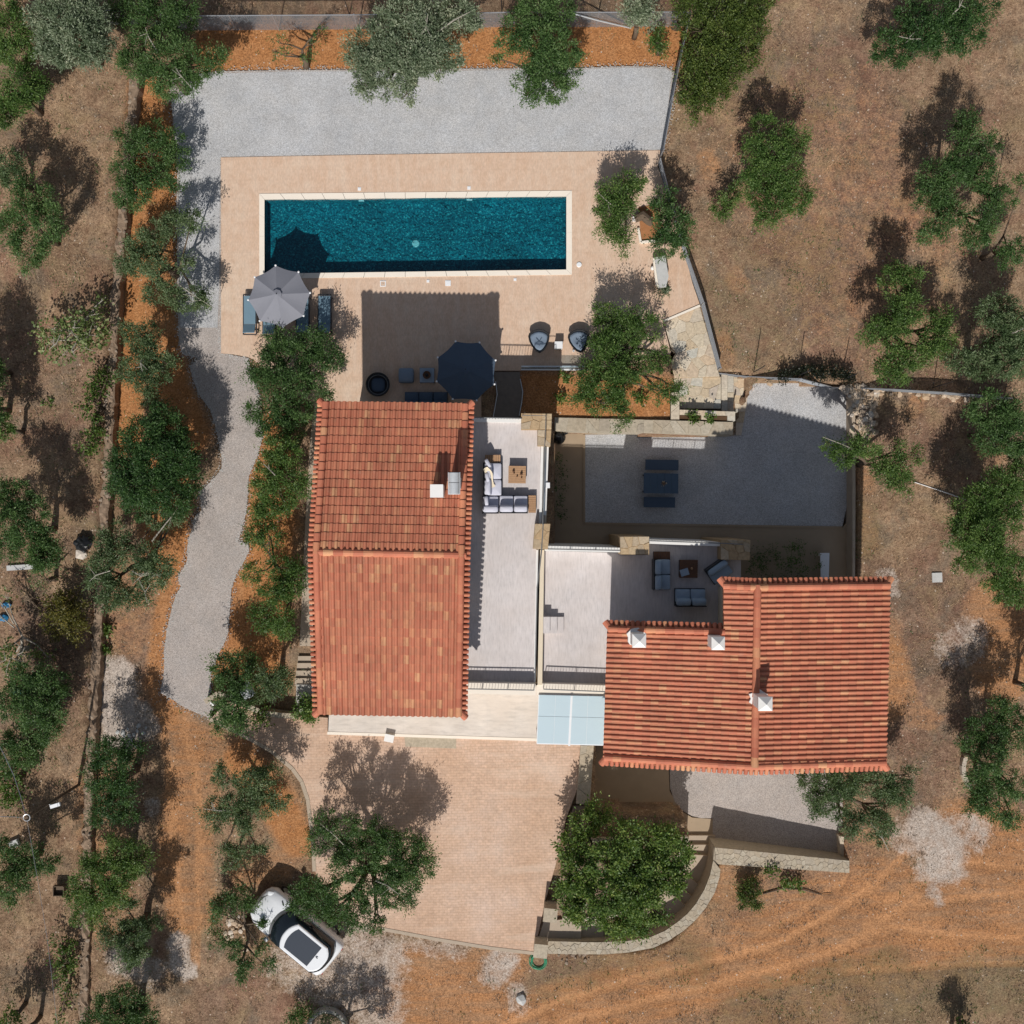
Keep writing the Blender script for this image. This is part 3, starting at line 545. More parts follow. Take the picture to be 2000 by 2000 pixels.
for i, (px, py, sx, lab) in enumerate(((702, 369, .14, 'small white square deck cover above the left part of the pool top edge'), (916, 367, .14, 'small white square cover in the deck above the pool top edge, right one'), (836, 549, .12, 'smallest white square cover below the pool, beside the larger square lid'), (1006, 546, .12, 'small white square cover below the right end of the pool'))):
    one('deck_cover', lab, 'drain cover', MB().cbox(W(px, py, .045), sx, sx, .02).cbox(W(px, py, .058), sx * .7, sx * .7, .008), 'white_paint', 'small deck covers round the pool')
one('skimmer_lid', 'white square skimmer lid below the middle of the pool', 'skimmer lid', MB().cbox(W(875, 553, .045), .24, .24, .02).cbox(W(875, 553, .06), .18, .18, .012), 'white_paint')
f = thing('access_frame', 'white square frame round a deck coloured inset lid below the pool', 'access cover', W(748, 554, .03))
mb = MB(); c = W(748, 554, .042)
for dx, dy, a, b in ((-.11, 0, .035, .255), (.11, 0, .035, .255), (0, -.11, .185, .035), (0, .11, .185, .035)): mb.cbox(c + Vector((dx, dy, 0)), a, b, .025)
mb.build('frame', 'white_paint', f); MB().cbox(c + Vector((0, 0, -.003)), .18, .18, .012).build('lid', 'stamped_deck', f); MB().cbox(c + Vector((0, .02, .006)), .07, .02, .01).build('handle', 'steel', f)
one('round_cover', 'round white cover on the deck right of the pool corner', 'drain cover', MB().lathe([(.115, 0), (.115, .03), (.09, .045), (0, .045)], 16, W(1131, 517, .03)), 'white_paint', smooth=False)
one('floor_drain', 'small black round drain in the deck by the tree shadow', 'drain', MB().lathe([(.05, 0), (.05, .012), (0, .012)], 12, W(1262, 546, .03)), 'black_metal')

# ------------------------------------------------------------------ roofs
def tile_shape(w, L, seg=7):
    """one Roman tile: pan at the left, barrel at the right, laid along +y (up the slope), lower lip at y=-0.05"""
    prof = [(-.5, .018), (-.40, .004), (-.20, .0), (-.13, .012)]
    for i in range(seg): a = PI - PI * i / (seg - 1); prof.append((.18 + .30 * math.cos(a), .008 + .31 * w * math.sin(a) if i not in (0, seg - 1) else .012))
    prof.append((.5, .016)); n = len(prof); vs = []
    for y, dz in ((-.055, .034), (L, .002)): vs += [(x * w, y, z + dz) for x, z in prof]
    vs += [(x * w, -.055, max(z + .034 - .034, 0.0)) for x, z in prof]
    fs = [(i, i + 1, n + i + 1, n + i) for i in range(n - 1)] + [(2 * n + i, 2 * n + i + 1, i + 1, i) for i in range(n - 1)]
    return vs, fs
def barrel_shape(r, L, seg=7, lip=0.02, taper=0.86, lift=0.03):
    vs = []; fs = []
    for y, k, dz in ((0, 1.0, lift), (L, taper, 0.0)):
        vs += [(r * k * math.cos(PI * i / (seg - 1)), y, dz + r * k * math.sin(PI * i / (seg - 1))) for i in range(seg)]
    vs += [((r - lip) * math.cos(PI * i / (seg - 1)), 0, lift + (r - lip) * math.sin(PI * i / (seg - 1))) for i in range(seg)]
    n = seg; fs = [(i, i + 1, n + i + 1, n + i) for i in range(n - 1)] + [(2 * n + i, 2 * n + i + 1, i + 1, i) for i in range(n - 1)]; return vs, fs
def frame_at(p, ydir, nrm):
    y = ydir.normalized(); x = y.cross(nrm).normalized(); z = x.cross(y); m = Matrix((x, y, z)).transposed().to_4x4(); m.translation = p; return m
def place(root, shape, mats, name, mat, cap=10 ** 9):
    """the first cap pieces as parts of their own that share one mesh, the rest as one joined part"""
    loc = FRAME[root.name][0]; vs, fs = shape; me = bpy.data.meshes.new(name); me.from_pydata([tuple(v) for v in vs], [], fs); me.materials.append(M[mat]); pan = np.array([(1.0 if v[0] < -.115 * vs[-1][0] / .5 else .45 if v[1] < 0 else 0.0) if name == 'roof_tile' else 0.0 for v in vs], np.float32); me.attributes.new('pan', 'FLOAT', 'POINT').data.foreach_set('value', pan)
    for m in mats[:cap]:
        o = newobj(name, me); o.parent = root; o.matrix_basis = Matrix.Translation(-loc) @ m
    if len(mats) > cap:
        A = np.array([v for v in vs]); A = np.c_[A, np.ones(len(A))]; allv = np.concatenate([(A @ np.array(m).T)[:, :3] - np.array(loc) for m in mats[cap:]]); k = len(vs)
        f2 = [tuple(b * k + i for i in f) for b in range(len(mats) - cap) for f in fs]; m2 = bpy.data.meshes.new(name + 's'); m2.from_pydata(allv.tolist(), [], f2); m2.materials.append(M[mat]); m2.attributes.new('pan', 'FLOAT', 'POINT').data.foreach_set('value', np.tile(pan, len(mats) - cap))
        o = newobj(name + '_field', m2); o.parent = root; tag(o, kind='stuff')
def slope_mats(E0, E1, R0, R1, ncol, nrow, skip=None):
    out = []; nrm = (E1 - E0).cross(R0 - E0).normalized(); nrm = nrm if nrm.z > 0 else -nrm
    for j in range(nrow):
        for i in range(ncol):
            u = (i + .5) / ncol; v = j / nrow; p = E0.lerp(E1, u).lerp(R0.lerp(R1, u), v); up = R0.lerp(R1, u) - E0.lerp(E1, u)
            if skip and skip(p, i, j): continue
            m = frame_at(p + nrm * R.uniform(0, .006), up, nrm) @ Matrix.Rotation(R.gauss(0, .010), 4, 'Z'); out.append((v, i, j, m))
    return out
def run_caps(A, B, n, up, start=0.0):
    d = (B - A) / n; return [frame_at(A + d * i, d, up) @ Matrix.Rotation(R.gauss(0, .01), 4, 'Z') for i in range(n)]
def skirt_mats(A, B, outward, n, drop):
    d = (B - A); o = (outward - outward.project(d)).normalized(); dirv = (-o + Vector((0, 0, drop))).normalized(); out = []
    for i in range(n):
        p = A + d * ((i + .5) / n) + o * 0.30 - Vector((0, 0, 0.30 * drop)); out.append(frame_at(p, dirv, Vector((0, 0, 1))) @ Matrix.Rotation(R.gauss(0, .015), 4, 'Z'))
    return out
def slab(E0, E1, R0, R1, t=0.14, dz=-0.012):
    a = [E0, E1, R1, R0]; return MB().add([v + Vector((0, 0, dz)) for v in a] + [v + Vector((0, 0, dz - t)) for v in a], [(0, 1, 2, 3), (7, 6, 5, 4), (0, 4, 5, 1), (1, 5, 6, 2), (2, 6, 7, 3), (3, 7, 4, 0)])
def window(root, a, b, z0, z1, out, door=False):
    """window or glazed door on a wall face between ground points a and b; out = outward normal"""
    a = Vector((a[0], a[1], 0)); b = Vector((b[0], b[1], 0)); o = Vector((out[0], out[1], 0)).normalized(); mb = MB(); t = 0.07
    for p, q in ((a, b),):
        for z in (z0, z1): mb.beam(p + o * .02 + Vector((0, 0, z)), q + o * .02 + Vector((0, 0, z)), .09, t)
        for k in ((0, .5, 1) if (b - a).length > 1.1 else (0, 1)): c = p.lerp(q, k) + o * .02; mb.beam(c + Vector((0, 0, z0)), c + Vector((0, 0, z1)), t, .09, up=o)
    f = mb.build('glazed_door' if door else 'window', 'white_paint', root)
    m2 = MB().beam((a + b) / 2 + o * .012 + Vector((0, 0, z0 + .03)), (a + b) / 2 + o * .012 + Vector((0, 0, z1 - .03)), (b - a).length - .04, .02, up=o); m2.build('pane', 'glass_window', f)
def wall_ring(root, foot, z0, z1, mat='plaster', name='wall'): MB().prism(foot, z0, z1).build(name, mat, root)

# ---- main house
EN, ZE, ZR = 5.5, 5.5, 6.68
NW, NE, SE_, SW = W(637, 787, ZE), W(909, 791, ZE), W(896, 1397, ZE), W(627, 1392, ZE)
RL, RR = W(618, 1078, ZR), W(901, 1084, ZR)
house = thing('main_house', 'larger villa with red tiled roof and long white roof terrace, left of the courtyard', 'house', (NW.x / 2 + SE_.x / 2, NW.y / 2 + SE_.y / 2, 0))
def inset(poly, d):
    c = Vector((sum(p[0] for p in poly) / len(poly), sum(p[1] for p in poly) / len(poly))); return [((p[0] - c.x) * (1 - d / abs(p[0] - c.x)) + c.x, (p[1] - c.y) * (1 - d / abs(p[1] - c.y)) + c.y) for p in poly]
foot = inset([(NW.x, NW.y), (SW.x, SW.y), (SE_.x, SE_.y), (NE.x, NE.y)], 0.30)
wall_ring(house, foot, -1.4, 5.34)
gl = [(foot[0], foot[1], RL), (foot[3], foot[2], RR)]
for a, b, r in gl: MB().add([(a[0], a[1], 5.34), (b[0], b[1], 5.34), (r.x, (a[1] + b[1]) / 2, 6.5), (a[0] + (.2 if r is RL else -.2), a[1], 5.34), (b[0] + (.2 if r is RL else -.2), b[1], 5.34), (r.x + (.2 if r is RL else -.2), (a[1] + b[1]) / 2, 6.5)], [(0, 1, 2), (5, 4, 3), (0, 2, 5, 3), (1, 4, 5, 2)]).build('gable', 'plaster', house)
mb = slab(NW, NE, RL, RR); b2 = slab(SW, SE_, RL, RR); mb.add(b2.v, b2.f); mb.build('roof_deck', 'roof_deck', house)
NC = 25
mn = slope_mats(NW, NE, RL, RR, NC, 17); ms = slope_mats(SE_, SW, RR, RL, NC, 18)
mats = [m for _, _, _, m in sorted(mn + ms, key=lambda t: -t[0])]
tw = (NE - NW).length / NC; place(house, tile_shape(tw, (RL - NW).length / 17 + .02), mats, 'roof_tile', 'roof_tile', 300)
place(house, barrel_shape(.155, .46), run_caps(RL + Vector((-.1, 0, -.03)), RR + Vector((.1, 0, -.03)), 15, Vector((0, 0, 1))), 'ridge_tile', 'roof_tile')
vc = []; vt = []
for A, B, o in ((NW, RL, Vector((-1, 0, 0))), (SW, RL, Vector((-1, 0, 0))), (NE, RR, Vector((1, 0, 0))), (SE_, RR, Vector((1, 0, 0)))):
    up = Vector((0, 0, 1)); n = 17; vc += run_caps(A + up * .05, B + up * .05, n, up); vt += skirt_mats(A, B, o, 31, .42)
place(house, barrel_shape(.135, .42), vc, 'verge_cap', 'roof_tile'); place(house, barrel_shape(.076, .38, 6), vt, 'verge_tile', 'roof_tile')
hips = []
for c, dx, dy in ((NW, -1, 1), (NE, 1, 1), (SW, -1, -1), (SE_, 1, -1)):
    d = Vector((-dx * .30, -dy * .30, .13)); hips.append(frame_at(c + Vector((dx * .26, dy * .10, -.10)), d, Vector((0, 0, 1))))
place(house, barrel_shape(.14, .46), hips, 'hip_tile', 'roof_tile')
# verge backing boards under the skirts
mb = MB()
for A, B, o in ((NW, RL, -1), (SW, RL, -1), (NE, RR, 1), (SE_, RR, 1)):
    q = [A, B, B + Vector((o * .26, 0, -.22)), A + Vector((o * .26, 0, -.22))]; mb.add(q + [v + Vector((0, 0, -.08)) for v in q], [(0, 1, 2, 3), (7, 6, 5, 4), (0, 4, 5, 1), (1, 5, 6, 2), (2, 6, 7, 3), (3, 7, 4, 0)])
mb.build('verge_board', 'roof_deck', house)
fN = ((foot[0][0], foot[0][1]), (foot[3][0], foot[3][1])); lp = lambda a, b, t: (a[0] + (b[0] - a[0]) * t, a[1] + (b[1] - a[1]) * t)
for t0, t1, z0, z1, d in ((.12, .38, .06, 2.2, True), (.6, .86, .06, 2.2, True), (.15, .32, 3.9, 5.0, False), (.66, .83, 3.9, 5.0, False)): window(house, lp(*fN, t0), lp(*fN, t1), z0, z1, (0, 1), d)
fE = (foot[3], foot[2])
for t0, t1 in ((.12, .28), (.42, .58), (.72, .88)): window(house, lp(*fE, t0), lp(*fE, t1), 3.06, 5.1, (1, 0), True)
fS = (foot[1], foot[2])
for t0, t1, z0, z1 in ((.15, .30, 1.4, 2.5), (.62, .8, 1.4, 2.5), (.15, .3, 3.9, 5.0), (.62, .8, 3.9, 5.0)): window(house, lp(*fS, t0), lp(*fS, t1), z0, z1, (0, -1))
fWt = (foot[0], foot[1])
for t0, t1 in ((.2, .3), (.5, .6), (.78, .86)): window(house, lp(*fWt, t0), lp(*fWt, t1), 3.8, 4.9, (-1, 0))
# ---- terrace of the main house
T1 = P('890,818 1057,820 1056,870 1054,1000 1051,1100 1048,1200 1045,1352 884,1348')
t1 = XY(T1, Z_T1); MB().prism(t1, -1.4, Z_T1 - .06).build('terrace_block', 'plaster', house)
sheet(inset(t1, 0.0), Z_T1, .055).build('terrace_floor', 'terrace_tile', house)
def rail(root, pts, z, zt, step=1.1, glass=True, r=.018, mat='rust_rail', lean=None):
    """railing along ground points given in the photograph at height zt: top rail, posts, and glass or balusters"""
    pts = [W(p[0], p[1], zt) for p in pts]; top = MB().tube(pts, r * 1.3, 6); tr = top.build('top_rail', mat, root)
    for a, b in zip(pts, pts[1:]):
        n = max(1, round((b - a).length / step))
        for i in range(n + 1):
            p = a.lerp(b, i / n); MB().tube([Vector((p.x, p.y, z)), p], r, 5).build('rail_post', mat, root)
        if glass:
            d = (b - a).normalized(); MB().beam(Vector((a.x, a.y, (z + zt) / 2)) + d * .04, Vector((b.x, b.y, (z + zt) / 2)) - d * .04, .012, (zt - z) * .82).build('glass_panel', 'clear_glass', root)
        else:
            mb = MB(); k = round((b - a).length / .12)
            for i in range(1, k): p = a.lerp(b, i / k); mb.tube([Vector((p.x, p.y, z)), p], .008, 4, False)
            o = mb.build('baluster_row', mat, root)
# north curb, east curb, stone corner and pillar, south parapet
MB().beam(W(915, 819, 3.06), W(1019, 821, 3.06), .20, .14).build('curb', 'white_plaster', house)
rail(house, P('915,815 1019,817'), 3.12, 3.66, glass=False)
corner = thing
zc = 3.62
L = P('1018,807 1078,808 1075,871 1050,870 1050,838 1018,838'); MB().prism(XY(L, zc), -1.25, zc - .018).build('corner_pier', 'tan_stone', house)
for k, q in enumerate((P('1018,807 1078,808 1077,838 1018,838'), P('1050,840 1077,840 1075,871 1050,870'))): lay_stones(house, XY(q, zc), .36, .018, lambda x, y: zc, .05, 20 + k, 'tan_stone')
MB().tube(WL([(1020, 811, 4.0), (1066, 812, 4.0), (1064, 872, 4.0)]), .016, 6).build('top_rail', 'rust_rail', house)
for px, py in ((1021, 811), (1066, 812), (1064, 870)): MB().tube([W(px, py, 4.0), Vector((W(px, py, 4.0).x, W(px, py, 4.0).y, zc))], .014, 5).build('rail_post', 'rust_rail', house)
MB().beam(W(1059, 872, 3.06), W(1055, 1024, 3.06), .10, .13).build('curb', 'white_plaster', house); MB().beam(W(1069, 872, 3.02), W(1064, 1006, 3.02), .11, .10).build('wall_capping', 'white_plaster', house)
MB().beam(W(1064, 872, 2.90), W(1060, 1024, 2.90), .13, .10).build('gutter', 'grey_concrete', house)
MB().prism(XY(P('1058,868 1072,868 1067,1024 1054,1024'), 2.9), -1.3, 2.84).build('east_wall', 'plaster', house)
rail(house, P('1064,874 1060,1024'), 3.05, 3.66); MB().cbox(W(1070, 948, 3.1), .16, .22, .10).build('wall_lamp', 'white_paint', house)
q = P('1045,1023 1075,1023 1070,1073 1041,1072'); MB().prism(XY(q, zc), -1.25, zc - .018).build('stone_pier', 'tan_stone', house); lay_stones(house, XY(q, zc), .34, .018, lambda x, y: zc, .05, 31, 'tan_stone')
MB().beam(W(1049, 1074, 3.03), W(1044, 1332, 3.03), .07, .07).build('curb', 'white_plaster', house)
rail(house, P('1061,1024 1058,1070 1049,1150 1047,1240 1045,1330'), 3.05, 3.62)
zp = 3.46
MB().prism(XY(P('884,1333 1046,1336 1046,1358 884,1354'), zp), Z_T1 - .05, zp).build('parapet', 'coping', house)
rail(house, P('890,1345 1043,1348'), zp, 3.78, step=1.2, glass=False)
# chimneys of the main house
def chimney(root, px, py, s, z0, z1, kind, fl=True):
    c = W(px, py, z1); body = MB().box(c.x - s / 2, c.y - s / 2, z0, c.x + s / 2, c.y + s / 2, z1)
    o = body.build('chimney', 'white_plaster', root)
    if kind == 'pyramid':
        mb = MB().box(c.x - s * .58, c.y - s * .58, z1 + .002, c.x + s * .58, c.y + s * .58, z1 + .07); a = s * .58; mb.add([(c.x - a, c.y - a, z1 + .07), (c.x + a, c.y - a, z1 + .07), (c.x + a, c.y + a, z1 + .07), (c.x - a, c.y + a, z1 + .07), (c.x, c.y, z1 + .26)], [(0, 1, 4), (1, 2, 4), (2, 3, 4), (3, 0, 4)]); mb.build('chimney_cap', 'white_plaster', o)
    elif kind == 'box':
        MB().box(c.x - s * .54, c.y - s * .54, z1 + .002, c.x + s * .54, c.y + s * .54, z1 + .08).build('chimney_cap', 'white_plaster', o)
    else:
        for k, (y0, y1) in enumerate(((-.40, -.01), (.01, .36))):
            n = 10; L0 = [(c.x + .20 * math.cos(PI * i / n), c.y + y0, z1 + .05 + .19 * math.sin(PI * i / n)) for i in range(n + 1)]; L1 = [(x, c.y + y1, z) for x, y, z in L0]; MB().loft([L0, L1]).build('flue_cowl', 'galvanised', o, smooth=False)
        MB().box(c.x - .22, c.y - .42, z1 + .002, c.x + .22, c.y + .38, z1 + .05).build('cowl_base', 'galvanised', o)
    if fl:
        rr = random.Random(int(px)); pts = [(c.x + (s * .62 + rr.uniform(0, .14)) * math.cos(a), c.y + (s * .62 + rr.uniform(0, .14)) * math.sin(a)) for a in [2 * PI * i / 14 for i in range(14)]]
        MB().prism(pts, z0 + .2, z0 + .45).build('mortar_collar', 'white_plaster', root)
chimney(house, 853, 959, .44, 5.7, 7.15, 'box'); chimney(house, 887, 943, .40, 5.7, 7.45, 'cowl')

# ---- canopy in front
zc2 = 2.95
can = thing('glass_canopy', 'pale blue glass canopy over the front entrance between the two houses', 'canopy', W(1116, 1405, .55))
cx = [1053, 1085, 1116, 1148, 1181]
def cq(i, j, z): u = (cx[i] - 1053) / 128.0; top = W(1053, 1357, z).lerp(W(1182, 1360, z), u); bot = W(1049, 1452, z).lerp(W(1178, 1455, z), u); v = (0, .44, 1)[j]; return top.lerp(bot, v)
for i in range(4):
    for j in range(2):
        a, b, c, d = cq(i, j, zc2), cq(i + 1, j, zc2), cq(i + 1, j + 1, zc2), cq(i, j + 1, zc2); m = (a + b + c + d) / 4; k = .985
        MB().prism([((p.x - m.x) * k + m.x, (p.y - m.y) * k + m.y) for p in (a, b, c, d)], zc2 - .012, zc2).build('pane', 'frosted_pane', can)
for i in (0, 1, 3, 4): MB().beam(cq(i, 0, zc2 - .05), cq(i, 2, zc2 - .05), .045, .07).build('glazing_bar', 'white_paint', can)
for j in (0, 1, 2): MB().beam(cq(0, j, zc2 - .052), cq(4, j, zc2 - .052), .04, .06).build('cross_bar', 'white_paint', can)
MB().beam(cq(2, 0, zc2 - .03), cq(2, 2, zc2 - .03) + Vector((-.02, -.06, 0)), .085, .12).build('main_beam', 'white_paint', can)
for i in (0, 4): p = cq(i, 2, zc2 - .1); MB().tube([Vector((p.x + (.05 if i == 0 else -.05), p.y + .06, .5)), Vector((p.x + (.05 if i == 0 else -.05), p.y + .06, zc2 - .08))], .035, 8).build('post', 'white_paint', can)

# ---- guest house
ZW, ZA = 5.15, 6.5
A0, A1 = W(1402, 1140, ZW), W(1189, 1228, ZW)                  # upper left corner, step corner
WS = W(1181, 1479, ZW); ES = W(1727, 1489, ZW); EN_ = W(1735, 1143, ZW)
RN, RS = W(1479, 1147, ZA), W(1473, 1497, ZA)
def west_eave(y): return A1.lerp(WS, (A1.y - y) / (A1.y - WS.y))
guest = thing('guest_house', 'smaller villa with L shaped red tiled roof and three white chimneys, right of the driveway', 'house', (8.5, -6.0, 0))
ridge_at = lambda t: RN.lerp(RS, t)
# full west slope as one plane from the long eave line to the ridge; the notch above the step corner is left out
EW_N = west_eave(RN.y)
NR_ = 34; colsW = 19; rowsE = 16
notch_x = A0.x
def skipW(p, i, j): return p.y > A1.y - .02 and p.x < notch_x - .02
mw = slope_mats(EW_N, WS, RN, RS, NR_, colsW, skipW)
me_ = slope_mats(ES, EN_, RS, RN, NR_, rowsE)
mats = [m for _, _, _, m in sorted(mw + me_, key=lambda t: -t[0])]
wN = (RN - RS).length / NR_
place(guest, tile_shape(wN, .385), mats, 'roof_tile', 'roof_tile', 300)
mwz = lambda x, y: ZW + (ZA - ZW) * (x - west_eave(y).x) / (ridge_at((RN.y - y) / (RN.y - RS.y)).x - west_eave(y).x)
st = Vector((A0.x, A1.y, mwz(A0.x, A1.y))); nt = Vector((A0.x, A0.y, mwz(A0.x, A0.y))); s1 = Vector((A1.x, A1.y, ZW)); rmid = ridge_at((RN.y - A1.y) / (RN.y - RS.y))
mb = slab(st, nt, rmid, RN); b2 = slab(s1, WS, rmid, RS); mb.add(b2.v, b2.f); b3 = slab(ES, EN_, RS, RN); mb.add(b3.v, b3.f); mb.build('roof_deck', 'roof_deck', guest)
up = Vector((0, 0, 1))
place(guest, barrel_shape(.15, .46), run_caps(RS + up * .04, RN + up * .04, 18, up), 'ridge_tile', 'roof_tile')
vc = []; vt = []
for A, B, o, n1, n2 in ((nt, RN, up.cross(Vector((-1, 0, 0))) * -1, 5, 8), (EN_, RN, Vector((0, 1, 0)), 15, 26), (s1, st, Vector((0, 1, 0)), 12, 21), (WS, RS, Vector((0, -1, 0)), 17, 29), (ES, RS, Vector((0, -1, 0)), 15, 26)):
    o = Vector((0, 1 if A.y > -11 and B.y > -8 else -1, 0)); vc += run_caps(A + up * .02, B + up * .02, n1, up); vt += skirt_mats(A, B, o, n2, .42)
place(guest, barrel_shape(.14, .42), vc, 'verge_cap', 'roof_tile'); place(guest, barrel_shape(.080, .38, 6), vt, 'verge_tile', 'roof_tile')
hips = []
for c, dx, dy in ((nt, -1, 1), (EN_, 1, 1), (s1, -1, 1), (WS, -1, -1), (ES, 1, -1)): hips.append(frame_at(c + Vector((dx * .12, dy * .26, -.10)), Vector((-dx * .22, -dy * .30, .13)), up))
place(guest, barrel_shape(.14, .44), hips, 'hip_tile', 'roof_tile')
mb = MB()
for A, B, o in ((nt, RN, 1), (EN_, RN, 1), (s1, st, 1), (WS, RS, -1), (ES, RS, -1)):
    q = [A, B, B + Vector((0, o * .26, -.22)), A + Vector((0, o * .26, -.22))]; mb.add(q + [v + Vector((0, 0, -.08)) for v in q], [(0, 1, 2, 3), (7, 6, 5, 4), (0, 4, 5, 1), (1, 5, 6, 2), (2, 6, 7, 3), (3, 7, 4, 0)])
mb.build('verge_board', 'roof_deck', guest)
gf = [(A0.x + .56, A0.y - .3), (A0.x + .56, A1.y - .3), (A1.x + .3, A1.y - .3), (WS.x + .3, WS.y + .3), (ES.x - .3, ES.y + .3), (EN_.x - .3, EN_.y - .3)]
wall_ring(guest, gf, -1.4, 5.0)
for yy, r in ((gf[0][1] - .15, RN), (gf[4][1] + .15, RS)):
    x0 = gf[0][0] if r is RN else gf[3][0]; z0 = 5.0; q = [(x0, z0), (gf[4][0], z0), (r.x, ZA - .2)] if r is RS else [(x0, z0), (gf[5][0], z0), (r.x, ZA - .2), (x0, mwz(x0, yy) - .2)]
    mb = MB(); n = len(q); mb.add([(x, yy - .1, z) for x, z in q] + [(x, yy + .1, z) for x, z in q], [tuple(range(n)), tuple(range(2 * n - 1, n - 1, -1))] + [(i, (i + 1) % n, n + (i + 1) % n, n + i) for i in range(n)]); mb.build('gable', 'plaster', guest)
for e0, e1, t0, t1, z0, z1, out, d in ((gf[3], gf[4], .08, .22, -1.1, 1.0, (0, -1), True), (gf[3], gf[4], .74, .87, -.2, 1.0, (0, -1), False), (gf[3], gf[4], .25, .37, 3.4, 4.5, (0, -1), False), (gf[3], gf[4], .74, .87, 3.4, 4.5, (0, -1), False),
                                     (gf[5], gf[0], .18, .42, -1.1, 1.0, (0, 1), True), (gf[5], gf[0], .2, .4, 3.4, 4.5, (0, 1), False), (gf[2], gf[1], .2, .6, 2.46, 4.6, (0, 1), True)): window(guest, lp(e0, e1, t0), lp(e0, e1, t1), z0, z1, out, d)
chimney(guest, 1248, 1251, .44, 5.15, 6.5, 'pyramid'); chimney(guest, 1402, 1256, .42, 5.55, 7.0, 'pyramid'); chimney(guest, 1494, 1374, .44, 6.15, 7.5, 'pyramid')
# terrace of the guest house
T2 = P('1062,1076 1213,1080 1213,1084 1268,1084 1268,1062 1406,1066 1406,1090 1447,1090 1447,1345 1060,1345')
t2 = XY(T2, Z_T2); MB().prism(t2, -1.4, Z_T2 - .06).build('terrace_block', 'plaster', guest); sheet(t2, Z_T2, .055).build('terrace_floor', 'terrace_tile', guest)
MB().prism(XY(P('1055,1074 1063,1074 1059,1338 1050,1338'), 3.0), -1.3, 2.97).build('dividing_wall', 'plaster', guest)
zq = 3.26
MB().prism(XY(P('1064,1066 1213,1070 1213,1079 1064,1076'), zq), -1.4, zq).build('parapet', 'white_plaster', guest); rail(guest, P('1066,1072 1212,1075'), zq, 3.44, glass=False)
MB().prism(XY(P('1268,1054 1408,1059 1408,1067 1268,1062'), 2.97), -1.4, 2.97).build('parapet', 'white_plaster', guest); rail(guest, P('1270,1056 1408,1061 1450,1063'), 2.95, 3.4, glass=False)
zs = 3.44
q = P('1211,1048 1268,1048 1268,1083 1212,1083'); MB().prism(XY(q, zs), -1.3, zs - .018).build('stone_pier', 'tan_stone', guest); lay_stones(guest, XY(q, zs), .34, .018, lambda x, y: zs, .05, 41, 'tan_stone')
q = P('1408,1054 1466,1055 1464,1094 1408,1093'); MB().prism(XY(q, zs - .3), -1.3, zs - .318).build('stone_pier', 'tan_stone', guest); lay_stones(guest, XY(q, zs - .3), .34, .018, lambda x, y: zs - .3, .05, 42, 'tan_stone')
zp2 = 2.86
MB().prism(XY(P('1060,1335 1184,1339 1184,1362 1050,1358 1046,1339'), zp2), Z_T2 - .05, zp2).build('parapet', 'coping', guest); rail(guest, P('1062,1346 1184,1351'), zp2, 3.24, step=1.2, glass=False)
for i in range(3):
    x0 = 1061; x1 = (1074, 1088, 1101)[i]; zt = Z_T2 + .48 - .16 * i
    MB().prism(XY([(x0 if i == 0 else (1074, 1088)[i - 1], 1205), (x1, 1205), (x1, 1237), (x0 if i == 0 else (1074, 1088)[i - 1], 1237)], zt), Z_T2 - .01, zt).build('step', 'terrace_tile', guest)

# ------------------------------------------------------------------ garden walls, steps, paths
# flagged path from the pool deck down to the courtyard
fp = thing('flagstone_path', 'stepped path of pale irregular flagstones from the pool deck down to the gravel court', 'path', W(1370, 720, -1.2)); tag(fp, kind='structure'); del fp['category']
PAN = [(P('1297,630 1367,599 1388,672 1320,690 1309,672'), -.10), (P('1320,690 1388,672 1406,735 1317,738 1311,706'), -.14), (P('1312,739 1408,736 1408,798 1312,798'), -.30), (P('1409,722 1421,722 1421,812 1409,812'), -.46), (P('1421,722 1433,724 1433,812 1421,812'), -.62), (P('1433,724 1469,730 1461,772 1433,772'), -.78), (P('1433,772 1461,772 1456,804 1437,804'), -.92), (P('1437,804 1456,804 1448,850 1437,850'), -1.06)]
for k, (q, z) in enumerate(PAN):
    MB().prism(XY(q, z), -1.4, z - .016).build('step_base', 'flagstone', fp); q2 = XY(q, z)
    if k in (1,): parts = [[q2[0], q2[1], q2[2], q2[3]]]
    elif k == 0: parts = [[q2[0], q2[1], q2[2], q2[3]]]
    else: parts = [q2]
    for j, pp in enumerate(parts): lay_stones(fp, pp, .46 if k < 3 else .36, .012, lambda x, y, z=z: z, .05, 60 + k * 3 + j, 'flagstone', 'flagstone')
MB().beam(W(1295, 628, .04), W(1367, 597, .04), .09, .08).build('edging', 'coping', fp)
